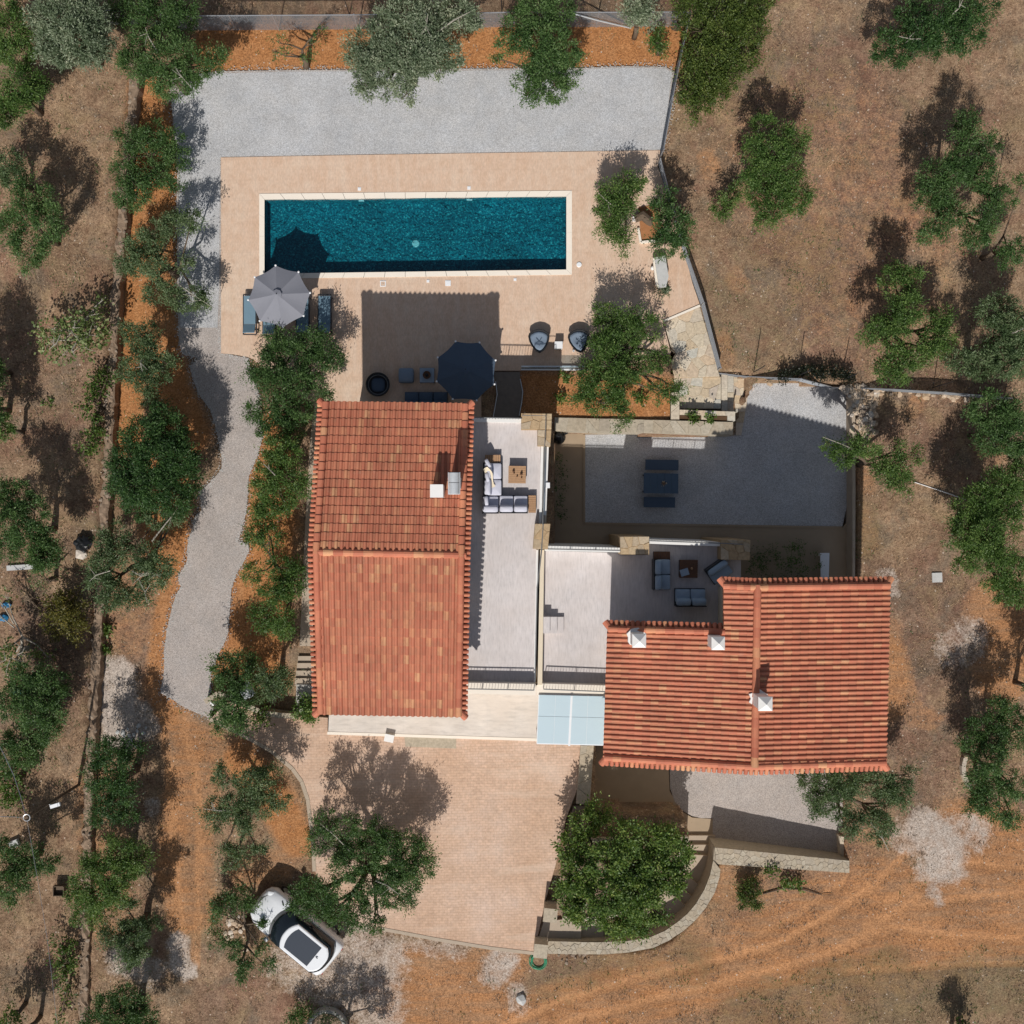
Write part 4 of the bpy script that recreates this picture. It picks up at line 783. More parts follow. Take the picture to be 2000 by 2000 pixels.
# stone wall of the planting bed above the court
wb = thing('bed_wall', 'long straight grey stone wall between the orange planting bed and the gravel court', 'stone wall', W(1255, 840, -1.2))
q = P('1083,815 1432,824 1432,849 1083,841'); MB().prism(XY(q, .06), -1.35, .045).build('core', 'wall_stone', wb)
for k in range(4):
    t0, t1 = k / 4, (k + 1) / 4; a = (1083 + 349 * t0, 815 + 9 * t0); b = (1083 + 349 * t1, 815 + 9 * t1); c = (1083 + 349 * t1, 841 + 8 * t1); d = (1083 + 349 * t0, 841 + 8 * t0); lay_stones(wb, XY([a, b, c, d], .06), .42, .014, lambda x, y: .06, .06, 90 + k, 'wall_stone')
pl = thing('stone_planter', 'low pale stone planter with two soil pockets beside the flagstone steps', 'planter', W(1380, 808, -.3))
zz = .10; bb = MB()
for q in ('1310,766 1327,766 1327,819 1310,819', '1327,800 1436,804 1436,812 1327,810', '1370,810 1386,811 1386,820 1370,819', '1421,812 1436,812 1436,822 1421,821'): 
    lay_stones(pl, XY(P(q), zz), .40, .012, lambda x, y: zz, .30, hash(q) % 97 if False else len(q), 'flagstone')
    bb.prism(XY(P(q), zz), -.95, zz - .016)
bb.build('core', 'flagstone', pl)
for q in ('1327,811 1370,812 1370,820 1327,819', '1386,812 1421,813 1421,821 1386,820'): MB().prism(XY(P(q), 0), -.5, -.02).build('soil_fill', 'compost', pl)
MB().beam(W(1437, 800, .0), W(1437, 806, .0), .06, .5).build('end_block', 'flagstone', pl)
# retaining wall and curved wall at the lower right
O = P('1070,1838 1135,1840 1180,1840 1225,1838 1268,1831 1297,1819 1322,1802 1342,1785 1360,1764 1376,1737 1387,1708 1393,1680 1395,1655')
Q = P('1070,1863 1135,1864 1185,1864 1230,1860 1274,1852 1305,1838 1334,1819 1358,1798 1378,1774 1396,1744 1406,1712 1407,1698 1399,1688')
ZO = [.72, .72, .72, .70, .67, .63, .58, .53, .47, .41, .34, .28, .24]
cw = thing('curved_wall', 'curved grey stone wall sweeping round the big green tree and its steps', 'stone wall', W(1300, 1810, 0))
ow = [W(*p, z) for p, z in zip(O, ZO)]; qw = [W(*p, z) for p, z in zip(Q, ZO)]
mb = MB()
for i in range(len(O) - 1):
    poly = [ow[i], ow[i + 1], qw[i + 1], qw[i]]; mb.prism([(v.x, v.y) for v in poly], [-1.5] * 4, [v.z - .016 for v in poly])
    A, B = ow[i], ow[i + 1]; zf = lambda x, y, A=A, B=B: A.z + (B.z - A.z) * max(0, min(1, ((x - A.x) * (B.x - A.x) + (y - A.y) * (B.y - A.y)) / ((B.x - A.x) ** 2 + (B.y - A.y) ** 2)))
    lay_stones(cw, [(v.x, v.y) for v in poly], .205, .007, zf, .06, 120 + i, 'wall_stone')
mb.build('core', 'wall_stone', cw)
rw = thing('retaining_wall', 'straight pale stone retaining wall below the sunken gravel yard', 'stone wall', W(1525, 1680, -.5))
a, b, c, d = W(1396, 1655, .24), W(1659, 1681, -.23), W(1659, 1705, -.23), W(1399, 1688, .24)
MB().prism([(v.x, v.y) for v in (a, b, c, d)], -1.5, [a.z - .016, b.z - .016, c.z - .016, d.z - .016]).build('core', 'wall_stone', rw)
for k in range(3):
    t0, t1 = k / 3, (k + 1) / 3; poly = [a.lerp(b, t0), a.lerp(b, t1), d.lerp(c, t1), d.lerp(c, t0)]; lay_stones(rw, [(v.x, v.y) for v in poly], .22, .007, lambda x, y: a.z + (b.z - a.z) * (x - a.x) / (b.x - a.x), .06, 150 + k, 'wall_stone')
MB().prism(XY(P('1640,1634 1652,1636 1655,1672 1644,1676'), -.7), -1.4, -.75).build('end_block', 'flagstone', rw)
# winding steps
I_ = P('1098,1796 1135,1796 1176,1798 1215,1788 1252,1765 1290,1728 1304,1712 1318,1692 1333,1668 1340,1650 1343,1632')
O2 = P('1070,1839 1135,1841 1180,1841 1262,1834 1318,1808 1350,1778 1364,1762 1378,1738 1394,1672 1396,1650 1397,1632')
st = thing('garden_steps', 'winding stone steps curving down between the big green tree and the curved wall', 'steps', W(1290, 1760, -1))
for i in range(10):
    z = Z_DRIVE - .02 - .16 * i; q = [W(*O2[i], z), W(*O2[i + 1], z), W(*I_[i + 1], z), W(*I_[i], z)]
    MB().prism([(v.x, v.y) for v in q], -1.5, z).build('step', 'concrete', st)
MB().prism(XY(P('1062,1800 1098,1796 1098,1839 1050,1838'), .38), -.3, .385).build('landing', 'concrete', st)
bd = thing('tree_bed', 'raised bed of orange soil and stone kerb under the big green tree', 'planting bed', W(1200, 1700, 0))
bedp = P('1102,1652 1113,1600 1120,1574 1152,1574 1150,1640 1342,1636 1338,1650 1328,1668 1312,1692 1292,1718 1265,1745 1236,1767 1206,1785 1176,1793 1098,1791 1085,1775')
MB().prism(XY(bedp, .35), -1.45, .33).build('soil_bed', 'field_earth', bd)
for p, q in zip(bedp[4:14], bedp[5:15]): MB().beam(W(*p, .32), W(*q, .32), .16, .24).build('kerb_stone', 'wall_stone', bd)
for k, (px, py, lab) in enumerate(((1075, 1788, 'short square stone gate pillar at the driveway edge, the one nearer the big green tree'), (1056, 1858, 'short square stone gate pillar beside the coiled green hose'))):
    zt = Z_DRIVE + .85; c = W(px, py, zt); g_ = thing('gate_pillar', lab, 'pillar', (c.x, c.y, Z_DRIVE), -.1, 'gate pillars at the driveway steps'); 
    MB().box(-.26, -.26, -.3, .26, .26, .80).build('shaft', 'wall_stone', g_, local=True); MB().box(-.29, -.29, .80, .29, .29, .86).build('cap', 'wall_stone', g_, local=True)
dw = thing('drive_wall', 'straight stone topped wall between the driveway and the sunken paved yard', 'stone wall', W(1146, 1510, .3))
a, b, c, d = [W(*p, .62) for p in P('1134,1456 1160,1456 1152,1572 1126,1570')]; MB().prism([(v.x, v.y) for v in (a, b, c, d)], -1.4, .604).build('core', 'wall_stone', dw)
lay_stones(dw, [(v.x, v.y) for v in (a, b, c, d)], .55, .014, lambda x, y: .62, .05, 170, 'wall_stone')
# steps at the left side of the main house
ls = thing('side_steps', 'short flight of four concrete steps beside the left wall of the larger villa', 'steps', W(597, 1320, 0))
ys = [1281, 1294, 1308, 1322, 1337]
for i in range(4): MB().prism(XY([(583 - i, ys[i]), (625, ys[i]), (625, ys[i + 1]), (582 - i, ys[i + 1])]), -.2, .02 + .10 * (i + .55)).build('step', 'concrete', ls)
MB().prism(XY(P('579,1337 625,1337 625,1392 578,1392'), Z_DRIVE), -.2, Z_DRIVE + .03).build('landing', 'grey_concrete', ls)
nw = thing('bank_wall', 'low curved stone wall along the upper left edge of the driveway', 'stone wall', W(500, 1400, 0))
pts = P('405,1368 430,1352 455,1362 490,1378 520,1390 552,1394 585,1396'); zt = .58
for p, q in zip(pts, pts[1:]): MB().beam(W(*p, zt - .35), W(*q, zt - .35), .22, .75).build('wall_block', 'wall_stone', nw)
# rough wall along the west field
fw = thing('field_wall', 'long low rubble wall between the left field and the orange soil', 'stone wall', W(210, 900, .2))
def wp(y, off): return W(wall_x(y) + off, y, .5)
mb = MB(); ysw = [-60 + 9 * i for i in range(240)]; L = []
for y in ysw:
    o1, o2 = -11 + R.uniform(-4, 4), 8 + R.uniform(-2, 2); row = []
    for k, (t, zt) in enumerate(((0, .30), (.12, .46), (.35, .50), (.6, .52), (.86, .50), (1.0, .44), (1.0, -.15))):
        v = wp(y, o1 + (o2 - o1) * t); row.append(Vector((v.x + (R.uniform(-.03, .03) if 0 < k < 5 else 0), v.y, zt + (R.uniform(-.05, .05) if k < 5 else 0))))
    L.append(row)
mb.loft(L, False); mb.build('core', 'field_earth', fw)
def rock_mesh(seed, flat=.6):
    rr = random.Random(seed); bm = bmesh.new(); bmesh.ops.create_icosphere(bm, subdivisions=1, radius=.5)
    for v in bm.verts: v.co *= rr.uniform(.75, 1.15); v.co.z *= flat
    vs = [v.co.copy() for v in bm.verts]; fs = [tuple(v.index for v in f.verts) for f in bm.faces]; bm.free(); return vs, fs
ROCKS = [rock_mesh(300 + i) for i in range(5)]
def rock_parts(root, spots, name, mat):
    mes = []
    for vs, fs in ROCKS: me = bpy.data.meshes.new(name); me.from_pydata([tuple(v) for v in vs], [], fs); me.materials.append(M[mat]); mes.append(me)
    loc = FRAME[root.name][0]
    for p, s in spots:
        o = newobj(name, R.choice(mes)); o.parent = root; o.location = p - loc; o.scale = (s * R.uniform(.8, 1.3), s * R.uniform(.8, 1.2), s * R.uniform(.7, 1)); o.rotation_euler = (R.uniform(-.3, .3), R.uniform(-.3, .3), R.uniform(0, 6.3))
sp = []
for k in range(260):
    y = R.uniform(100, 1990); v = wp(y, R.uniform(-9, 8)); sp.append((Vector((v.x, v.y, .48 + R.uniform(-.06, .05))), R.uniform(.10, .24)))
rock_parts(fw, sp, 'stone', 'field_stone')
rb = thing('rubble_bank', 'bank of loose tan and white stones along the fence beside the gravel court', 'rubble', W(1690, 770, -.4))
sp = []
for k in range(190):
    t = R.random(); px, py = (1640 + 75 * t + R.gauss(0, 9), 760 + R.uniform(-4, 24)) if k < 60 else (1655 + 36 * R.random() + (k % 3) * 11, 752 + 95 * R.random()) if k < 150 else (1480 + 420 * R.random(), 0)
    if py == 0: py = 748 + (px - 1500) * .062 + R.uniform(-2, 8)
    sp.append((G(px, py, .05), R.uniform(.14, .40)))
rock_parts(rb, sp, 'stone', 'rubble')
for lab, px0, py0, n, sp_, smin, smax, mat in (('heap of white and pink stones on the ground left of the white car', 458, 1812, 26, 16, .12, .3, 'rubble'), ('scatter of pale stones on the orange soil right of the grey gravel patch', 258, 1432, 16, 13, .1, .28, 'grey_rock'), ('line of stones in front of the gate pillar below the curved wall', 1105, 1868, 16, 24, .1, .22, 'field_stone')):
    o = thing('stone_heap', lab, 'stones', G(px0, py0)); rock_parts(o, [(G(px0 + R.gauss(0, sp_), py0 + R.gauss(0, sp_ * (.25 if 'line' in lab else 1)), .03), R.uniform(smin, smax)) for _ in range(n)], 'stone', mat)
for px, py, s, lab in ((1018, 1952, .55, 'whitish rock lying alone on the dry ground below the driveway'), (190, 1287, .24, 'single pale stone at the top corner of the grey gravel patch'), (532, 1366, .5, 'flat cream stone in the bed left of the side steps'), (1830, 1128, .42, 'square pale slab lying in the dry grass right of the smaller villa'), (160, 1082, .6, 'pinkish white boulder by the black bag at the field wall'), (670, 1442, .0, '')):
    if s > 0: 
        flat = .25 if 'slab' in lab or 'flat' in lab else .6; vs, fs = rock_mesh(int(px), flat); c = G(px, py, .08 * s)
        if 'slab' in lab: mb = MB().cbox(c, .44, .42, .07, .04)
        else: mb = MB().add([Vector((v.x * s, v.y * s, v.z * s)) + c for v in vs], fs)
        one('rock' if 'slab' not in lab else 'stone_slab', lab, 'rock' if 'slab' not in lab else 'slab', mb, 'rubble' if 'pink' in lab else 'flagstone' if 'cream' in lab else 'grey_rock')
cwl = thing('court_wall', 'thin concrete retaining wall along the right side of the gravel court', 'wall', W(1668, 950, -1.2))
MB().prism(XY(P('1664,778 1670,778 1671,960 1670,1140 1665,1140 1665,960'), -.4), -1.4, -.40).build('wall_body', 'concrete', cwl)
# planter with the stump by the pool corner
pb = thing('corner_planter', 'white kerbed planting bed of orange soil at the right end of the pool deck', 'planter', W(1258, 450))
for a, b in zip(P('1246,446 1251,474 1290,470'), P('1251,474 1290,470 1292,455')): MB().beam(W(*a, .08), W(*b, .08), .10, .16).build('kerb', 'coping', pb)
MB().prism(XY(P('1247,405 1285,400 1300,470 1252,472')), -.1, .06).build('soil_fill', 'soil', pb)
one('tree_stump', 'dark sawn log lying on the orange soil bed by the pool corner', 'log', MB().tube([W(1240, 428, .25), W(1255, 421, .32), W(1268, 432, .3), W(1272, 440, .2)], [.16, .22, .2, .08], 8), 'bark')
one('white_block', 'small white block beside the dark log', 'block', MB().cbox(W(1239, 428, .12), .18, .18, .18), 'white_plaster')
# weathered bench
bn = thing('stone_bench', 'weathered grey stone slab bench near the fence right of the pool', 'bench', W(1290, 530, 0.03))
q = [W(*p, .48) for p in P('1278,503 1299,499 1306,540 1301,560 1287,562')]; MB().prism([(v.x, v.y) for v in q], .36, .48).build('seat', 'grey_rock', bn)
q = [W(*p, .42) for p in P('1275,505 1278,503 1287,562 1281,556')]; MB().prism([(v.x, v.y) for v in q], .30, .42).build('front_rail', 'coping', bn)
for px, py in ((1288, 512), (1294, 550)): MB().cbox(W(px, py, .2), .3, .22, .36).build('leg', 'grey_rock', bn)
one('bench_jar', 'small white jar on the deck beside the weathered stone bench', 'jar', MB().lathe([(.07, 0), (.09, .08), (.08, .18), (.05, .2), (0, .2)], 12, W(1274, 525, .03)), 'white_plaster', smooth=True)

# ------------------------------------------------------------------ fences
def fence(name, lab, pts, h, wire_gap, n_post, base_z, shade=False):
    """pts: foot points; wire mesh of crossing strands, posts and rails"""
    g_ = [Vector((v.x, v.y, base_z(v.x, v.y) if callable(base_z) else base_z)) for v in WL(pts)]; f = thing(name, lab, 'fence', g_[0]); upv = Vector((0, 0, h))
    MB().tube([p + upv for p in g_], .022, 6).build('top_rail', 'steel', f)
    for p in g_: MB().tube([p, p + upv * 1.04], .028, 6).build('post', 'steel', f)
    for a, b in zip(g_, g_[1:]):
        L = (b - a).length; d = (b - a) / L; n = max(1, round(L / 2.4))
        for i in range(n):
            p0, p1 = a + d * (L * i / n), a + d * (L * (i + 1) / n); mb = MB(); l = L / n
            if i: MB().tube([p0, p0 + upv * 1.03], .024, 6).build('post', 'steel', f)
            k = -h
            while k < l:
                for sgn in (1, -1):
                    u0, u1 = k, k + h; z0, z1 = 0.04, h; c0, c1 = max(u0, 0), min(u1, l)
                    if c1 > c0:
                        za, zb = z0 + (z1 - z0) * (c0 - u0) / h, z0 + (z1 - z0) * (c1 - u0) / h
                        if sgn < 0: za, zb = z0 + z1 - za, z0 + z1 - zb
                        mb.tube([p0 + d * c0 + Vector((0, 0, za)), p0 + d * c1 + Vector((0, 0, zb))], .0065 if not shade else .010, 3, False)
                k += wire_gap
            o = mb.build('mesh_panel', 'wire_grey', f, fix=False); 
    return f
fence('wire_fence', 'long wire mesh fence behind the orange soil strip at the top', P('205,58 380,59 545,58 700,57 860,55 1000,52 1165,52 1339,51'), 1.35, .10, 0, terrain)
fence('wire_fence', 'wire mesh fence running down the right side of the grey gravel yard', P('1339,53 1322,130 1306,210 1288,312'), 1.35, .09, 0, terrain)
fence('wire_fence', 'wire mesh fence slanting past the bench and flagstone path', P('1286,320 1312,420 1338,505 1370,597 1403,722'), .75, .055, 0, terrain)
fence('wire_fence', 'dense grey mesh fence from the flagstone path to the right edge of the photo', P('1405,727 1463,734 1560,742 1640,752 1740,762 1840,768 1970,779'), .7, .045, 0, terrain, True)
for k, (px, py, h) in enumerate(((1472, 727, 2.0), (1557, 735, 2.0), (1644, 742, 2.0), (1822, 757, 2.0))):
    p = G(px, py); one('fence_pole', ('thin dark pole at the fence by the flagstone path', 'thin dark pole at the fence behind the dark shadow hedge, left one', 'thin dark pole at the fence by the right end of the dark shadow hedge', 'thin dark pole at the fence below the right field trees')[k], 'pole', MB().tube([p, p + Vector((0, 0, h))], .02, 6), 'black_metal', 'dark poles along the lower fence')
for k, (px, py) in enumerate(((488, 42), (683, 30), (980, 26))):
    p = G(px, py); one('fence_pole', ('thin dark pole left of the bare branched sapling by the top fence', 'thin dark pole right of the bare branched sapling by the top fence', 'thin dark pole behind the large silver olive at the top')[k], 'pole', MB().tube([p, p + Vector((0, 0, 1.3))], .022, 6), 'black_metal', 'dark poles behind the top fence')
one('leaning_pipe', 'long pale metal pipe leaning across the top fence', 'pipe', MB().tube([W(1110, 24, 1.5), W(1168, 40, .9), W(1232, 55, .15)], .03, 7), 'galvanised')
one('glass_balustrade', 'low frameless glass balustrade between the pool deck and the orange bed', 'balustrade', MB().beam(W(1018, 721, .06), W(1150, 721, .06), .16, .10), 'white_plaster') if False else None
gb = thing('glass_balustrade', 'low glass balustrade with white rails between the pool deck and the orange bed', 'balustrade', W(1085, 718))
for y, w in ((715.5, .05), (722, .05)): MB().beam(W(1018, y, .10), W(1150, y + .5, .10), w, .12).build('base_rail', 'white_paint', gb)
MB().beam(W(1019, 718.6, .34), W(1149, 719, .34), .016, .62).build('glass_panel', 'clear_glass', gb)

# ------------------------------------------------------------------ poolside furniture
def parasol(lab, px, py, tips, zt, za, mat, base_z):
    c = W(px, py, zt); r = sum(math.hypot(*(W(*t, zt - .12) - c).xy) for t in tips) / 8; a0 = math.atan2((W(*tips[0], zt) - c).y, (W(*tips[0], zt) - c).x)
    p = thing('parasol', lab, 'parasol', (c.x, c.y, base_z)); zc_ = zt - base_z
    MB().tube([(0, 0, .06), (0, 0, zc_ + .1)], .025, 8).build('pole', 'steel', p, local=True); MB().lathe([(.26, 0), (.26, .05), (.05, .08), (.05, .25)], 16).build('base', 'black_metal', p, local=True)
    tip = [Vector((r * math.cos(a0 - k * PI / 4), r * math.sin(a0 - k * PI / 4), zc_ - .22)) for k in range(8)]; top = Vector((0, 0, zc_ + .24))
    for k in range(8):
        A, B = tip[k], tip[(k + 1) % 8]; mb = MB(); rows = []
        for i in range(6):
            t = i / 5; row = []
            for j in range(7):
                s_ = j / 6; q = top.lerp(A, t).lerp(top.lerp(B, t), s_); sag = math.sin(PI * s_) * t; q = q * 1.0; inw = Vector((q.x, q.y, 0)) * (-.035 * sag * t); q = q + inw + Vector((0, 0, -.03 * sag)); row.append(q)
            rows.append(row)
        for i in range(5):
            for j in range(6): mb.add([rows[i][j], rows[i][j + 1], rows[i + 1][j + 1], rows[i + 1][j]], [(0, 1, 2, 3)])
        mb.build('canopy_panel', mat, p, smooth=False, local=True)
    for k in range(8):
        MB().tube([top + Vector((0, 0, -.07)), tip[k] + Vector((0, 0, -.05))], .011, 5).build('rib', 'black_metal', p, local=True); MB().lathe([(.0, -.03), (.042, -.015), (.042, .025), (.0, .04)], 8, tip[k] * 1.0 + Vector((0, 0, .01))).build('rib_tip', 'white_paint', p, local=True)
    v = MB(); 
    for k in range(8): A, B = tip[k] * .16, tip[(k + 1) % 8] * .16; A.z = B.z = zc_ + .235; v.add([Vector((0, 0, zc_ + .30)), A, B], [(0, 1, 2)])
    v.build('vent_cap', mat, p, local=True); MB().lathe([(.022, 0), (.022, .03), (0, .04)], 8, (0, 0, zc_ + .29)).build('finial', 'black_metal', p, local=True)
    return p
parasol('large grey octagonal parasol in the sun over the loungers at the pool corner', 543, 577, P('536,516 581,529 604,569 590,614 550,637 505,625 482,584 495,539'), 1.88, 0, 'grey_fabric', .03)
parasol('large navy octagonal parasol in the shadow beside the roof of the larger villa', 910, 723, P('936,668 967,702 966,749 932,781 884,780 853,746 855,698 889,666'), 1.9, 0, 'navy_fabric', .03)
def lounger(px, py, lab, first=None):
    c = W(px, py, .32); t = thing('sun_lounger', lab, 'sun lounger', (c.x, c.y, .03), .0, 'sun loungers by the pool')
    w, l = .56, 1.72
    fr = MB()
    for x in (-w / 2, w / 2): fr.beam((x, -l / 2, .27), (x, l / 2, .27), .045, .05)
    for y in (-l / 2, l / 2, -.35): fr.beam((-w / 2, y, .27), (w / 2, y, .27), .045, .05)
    fr.build('frame', 'dark_frame', t, local=True)
    for x in (-w / 2, w / 2):
        for y in (-l / 2 + .12, l / 2 - .12): MB().beam((x, y, 0), (x, y, .27), .045, .05, up=(0, 1, 0)).build('leg', 'dark_frame', t, local=True)
    MB().box(-w / 2 + .03, -.42, .285, w / 2 - .03, l / 2 - .07, .335).build('seat_sling', 'pool_fabric', t, local=True)
    MB().beam((0, -.44, .31), (0, -l / 2 + .04, .52), w - .06, .04).build('backrest', 'pool_fabric', t, local=True)
    MB().beam((-w / 2 + .05, -l / 2 + .1, .49), (-w / 2 + .05, -.55, .28), .03, .03).beam((w / 2 - .05, -l / 2 + .1, .49), (w / 2 - .05, -.55, .28), .03, .03).build('back_support', 'dark_frame', t, local=True)
lounger(488, 614, 'blue sun lounger at the left edge of the grey parasol, leftmost'); lounger(526, 616, 'blue sun lounger mostly hidden under the grey parasol, second from left')
lounger(591, 614, 'blue sun lounger half under the right edge of the grey parasol'); lounger(634, 614, 'blue sun lounger standing clear of the grey parasol, rightmost')
def shell_chair(px, py, rz, lab):
    c = W(px, py, .45); t = thing('shell_chair', lab, 'lounge chair', (c.x, c.y, .03), rz, 'shield shaped lounge chairs on the deck')
    out = [(0, -.50), (.16, -.40), (.30, -.20), (.40, .02), (.44, .24), (.40, .36), (.22, .47), (0, .52)]; out = out + [(-x, y) for x, y in out[-2:0:-1]]
    L = [[Vector((x * k, y * k + oy, z + (.30 * max(0, -y) * s_ if True else 0))) for x, y in out] for k, z, oy, s_ in ((.55, .12, .0, 0), (.85, .20, 0, .3), (1.0, .40, 0, .9), (.95, .42, 0, .9), (.86, .30, .0, .5), (.45, .24, 0, .2))]
    MB().loft(L).build('shell', 'rope_dark', t, local=True, smooth=True); rim = [v + Vector((0, 0, .01)) for v in L[2]]; MB().tube(rim + [rim[0]], .025, 6, False).build('rim', 'black_metal', t, local=True)
    cu = [[Vector((x * k, y * k + .01, z + .20 * max(0, -y))) for x, y in out] for k, z in ((.60, .25), (.86, .30), (.84, .38), (.62, .395), (.2, .355))]; MB().loft(cu).build('cushion', 'seat_cushion', t, local=True, smooth=True)
    for a in range(5): an = -PI / 2 + a * 2 * PI / 5; MB().beam((0, .0, .375), (.20 * math.cos(an), .2 * math.sin(an) + .0, .40 + (.07 if a == 0 else 0)), .02, .03).build('seam', 'navy_fabric', t, local=True)
    for a in range(4): an = PI / 4 + a * PI / 2; MB().tube([(.12 * math.cos(an), .12 * math.sin(an), .18), (.28 * math.cos(an), .28 * math.sin(an), 0)], .016, 6).build('leg', 'black_metal', t, local=True)
shell_chair(1053, 667, .04, 'blue cushioned shield shaped chair left of the small white table'); shell_chair(1131, 667, .12, 'blue cushioned shield shaped chair beside the olive tree, right of the white table')
sd = thing('side_table', 'small white cube side table between the two shield shaped chairs', 'side table', W(1091, 678, .03))
c = W(1091, 674, .44); MB().cbox(Vector((c.x, c.y, .455)), .34, .30, .05).build('table_top', 'white_paint', sd); MB().cbox(Vector((c.x, c.y, .23)), .32, .28, .395).build('body', 'white_plaster', sd)
one('white_cup', 'tiny white cup on the deck beside the right shield shaped chair', 'cup', MB().lathe([(.04, 0), (.05, .1), (.035, .1), (.03, .02), (0, .02)], 10, W(1120, 686, .03)), 'white_paint')
# lounge corner in the shade
fpit = thing('hanging_nest', 'big round black woven nest chair in the shade of the larger villa', 'nest chair', W(738, 751, .03)); c = W(738, 751, .4)
MB().lathe([(.28, .08), (.46, .22), (.50, .42), (.46, .42), (.40, .25), (.2, .16), (0, .15)], 24, (c.x, c.y, .03)).build('bowl', 'rope_dark', fpit, smooth=True); MB().ring((c.x, c.y, .46), .49, .035, 28).build('rim', 'black_metal', fpit, smooth=True); MB().ring((c.x, c.y, .36), .42, .018, 28).build('inner_ring', 'rust_rail', fpit)
for k in range(12): a = k * PI / 6; MB().tube([(c.x + .48 * math.cos(a), c.y + .48 * math.sin(a), .46), (c.x + .44 * math.cos(a + .2), c.y + .44 * math.sin(a + .2), .3), (c.x + .3 * math.cos(a + .3), c.y + .3 * math.sin(a + .3), .14)], .010, 4).build('strand', 'rust_rail', fpit)
MB().cushion((c.x, c.y, .24), .62, .62, .14, e=.6).build('cushion', 'navy_fabric', fpit, smooth=True)
po = thing('pouf', 'square dark blue pouf in the shade between the nest chair and the low table', 'pouf', W(793, 733, .03)); c = W(793, 733, .36); MB().cushion((c.x, c.y, .24), .66, .64, .44, e=.25).build('cushion', 'seat_cushion', po, smooth=True); MB().cbox(Vector((c.x, c.y, .05)), .56, .54, .05).build('base', 'dark_frame', po)
lt = thing('low_table', 'square grey low table left of the navy parasol', 'table', W(834, 733, .03)); c = W(834, 733, .36)
MB().cbox(Vector((c.x, c.y, .375)), .62, .62, .04).build('table_top', 'blue_fabric', lt); MB().cbox(Vector((c.x, c.y, .345)), .64, .64, .025).build('apron', 'dark_frame', lt)
for sx in (-1, 1):
    for sy in (-1, 1): MB().cbox(Vector((c.x + sx * .28, c.y + sy * .28, .19)), .05, .05, .31).build('leg', 'dark_frame', lt)
b = thing('bowl', 'dark round bowl on the square grey low table', 'bowl', (c.x, c.y, .396)); MB().lathe([(.08, 0), (.16, .06), (.175, .09), (.15, .08), (.06, .02), (0, .02)], 16, (c.x, c.y, .396)).build('dish', 'dark_wood', b, smooth=True); MB().lathe([(.06, 0), (.07, .05), (0, .07)], 10, (c.x, c.y, .42)).build('candle', 'rope_dark', b)
def sofa(name, lab, c, w, d, rz, mat, frame, seats, z0, arm=False, seat_h=.38, back=True, tables=()):
    """sofa in its own frame: back along -y"""
    t = thing(name, lab, 'sofa' if seats > 1 else 'armchair', (c.x, c.y, z0), rz)
    MB().box(-w / 2, -d / 2, .06, w / 2, d / 2, .20).build('base', frame, t, local=True)
    for sx in (-1, 1):
        for sy in (-1, 1): MB().cbox(Vector((sx * (w / 2 - .06), sy * (d / 2 - .06), .03)), .06, .06, .06).build('leg', frame, t, local=True)
    if back: MB().box(-w / 2, -d / 2 - .035, .06, w / 2, -d / 2, .62).build('back_frame', frame, t, local=True)
    for i in range(seats):
        x = -w / 2 + (i + .5) * w / seats
        MB().cushion((x, .06 if back else 0, .29), w / seats - .015, d - (.16 if back else .03), .20, e=.16).build('seat_cushion', mat, t, local=True, smooth=True)
        if back: MB().cushion((x, -d / 2 + .17, .52), w / seats - .02, .26, .42, e=.28, tilt=('X', .20)).build('back_cushion', mat, t, local=True, smooth=True)
    for sx in (-1, 1):
        if arm: MB().box(sx * w / 2 - (.05 if sx > 0 else 0), -d / 2, .06, sx * w / 2 + (0 if sx > 0 else .05), d / 2, .50).build('arm', frame, t, local=True)
    for (x0, y0, x1, y1, mat_, n) in tables:
        bs = MB().box(x0, y0, .10, x1, y1, .24); s_ = bs.build('table_shelf', frame, t, local=True); k = n; dx = (x1 - x0)
        for i in range(k):
            if abs(x1 - x0) < abs(y1 - y0): MB().box(x0, y0 + (y1 - y0) * i / k + .006, .24, x1, y0 + (y1 - y0) * (i + 1) / k - .006, .27).build('slat', mat_, t, local=True)
            else: MB().box(x0 + dx * i / k + .006, y0, .24, x0 + dx * (i + 1) / k - .006, y1, .27).build('slat', mat_, t, local=True)
    return t
sofa('outdoor_sofa', 'long dark navy sofa partly under the roof edge of the larger villa', W(832, 781, .4), 1.85, .72, 0, 'navy_fabric', 'dark_frame', 3, .03)
# ------------------------------------------------------------------ roof terrace furniture
z = Z_T1
sf = sofa('sectional_sofa', 'pale lilac sofa with a cream throw and a slatted wooden table at its upper end', W(963, 936, 3.3), 1.32, .72, -PI / 2, 'pale_fabric', 'dark_frame', 2, z, tables=((-.98, -.32, -.68, .30, 'teak', 7),))
sofa('sectional_sofa', 'pale lilac two seat sofa with a slatted wooden table at its right end', W(1003, 984, 3.3), 1.14, .70, 0, 'pale_fabric', 'dark_frame', 2, z, tables=((.60, -.36, .90, .34, 'teak', 9),))
sofa('corner_sofa', 'pale lilac corner seat between the two lilac sofas on the long terrace', W(958, 985, 3.3), .66, .68, 0, 'pale_fabric', 'dark_frame', 1, z)
for px, py, rz, lab in ((953, 905, .5, 'pale lilac cushion under the cream throw at the top of the lilac sofa'), (952, 932, .2, 'pale lilac cushion in the middle of the lilac sofa back'), (950, 978, .1, 'pale lilac cushion on the left side of the lilac corner seat')):
    one('throw_pillow', lab, 'pillow', MB().cushion(W(px, py, 3.62), .16, .38, .34, rz, .4), 'pale_fabric', 'pillows on the lilac sofas', smooth=True)
mb = MB(); rows = []
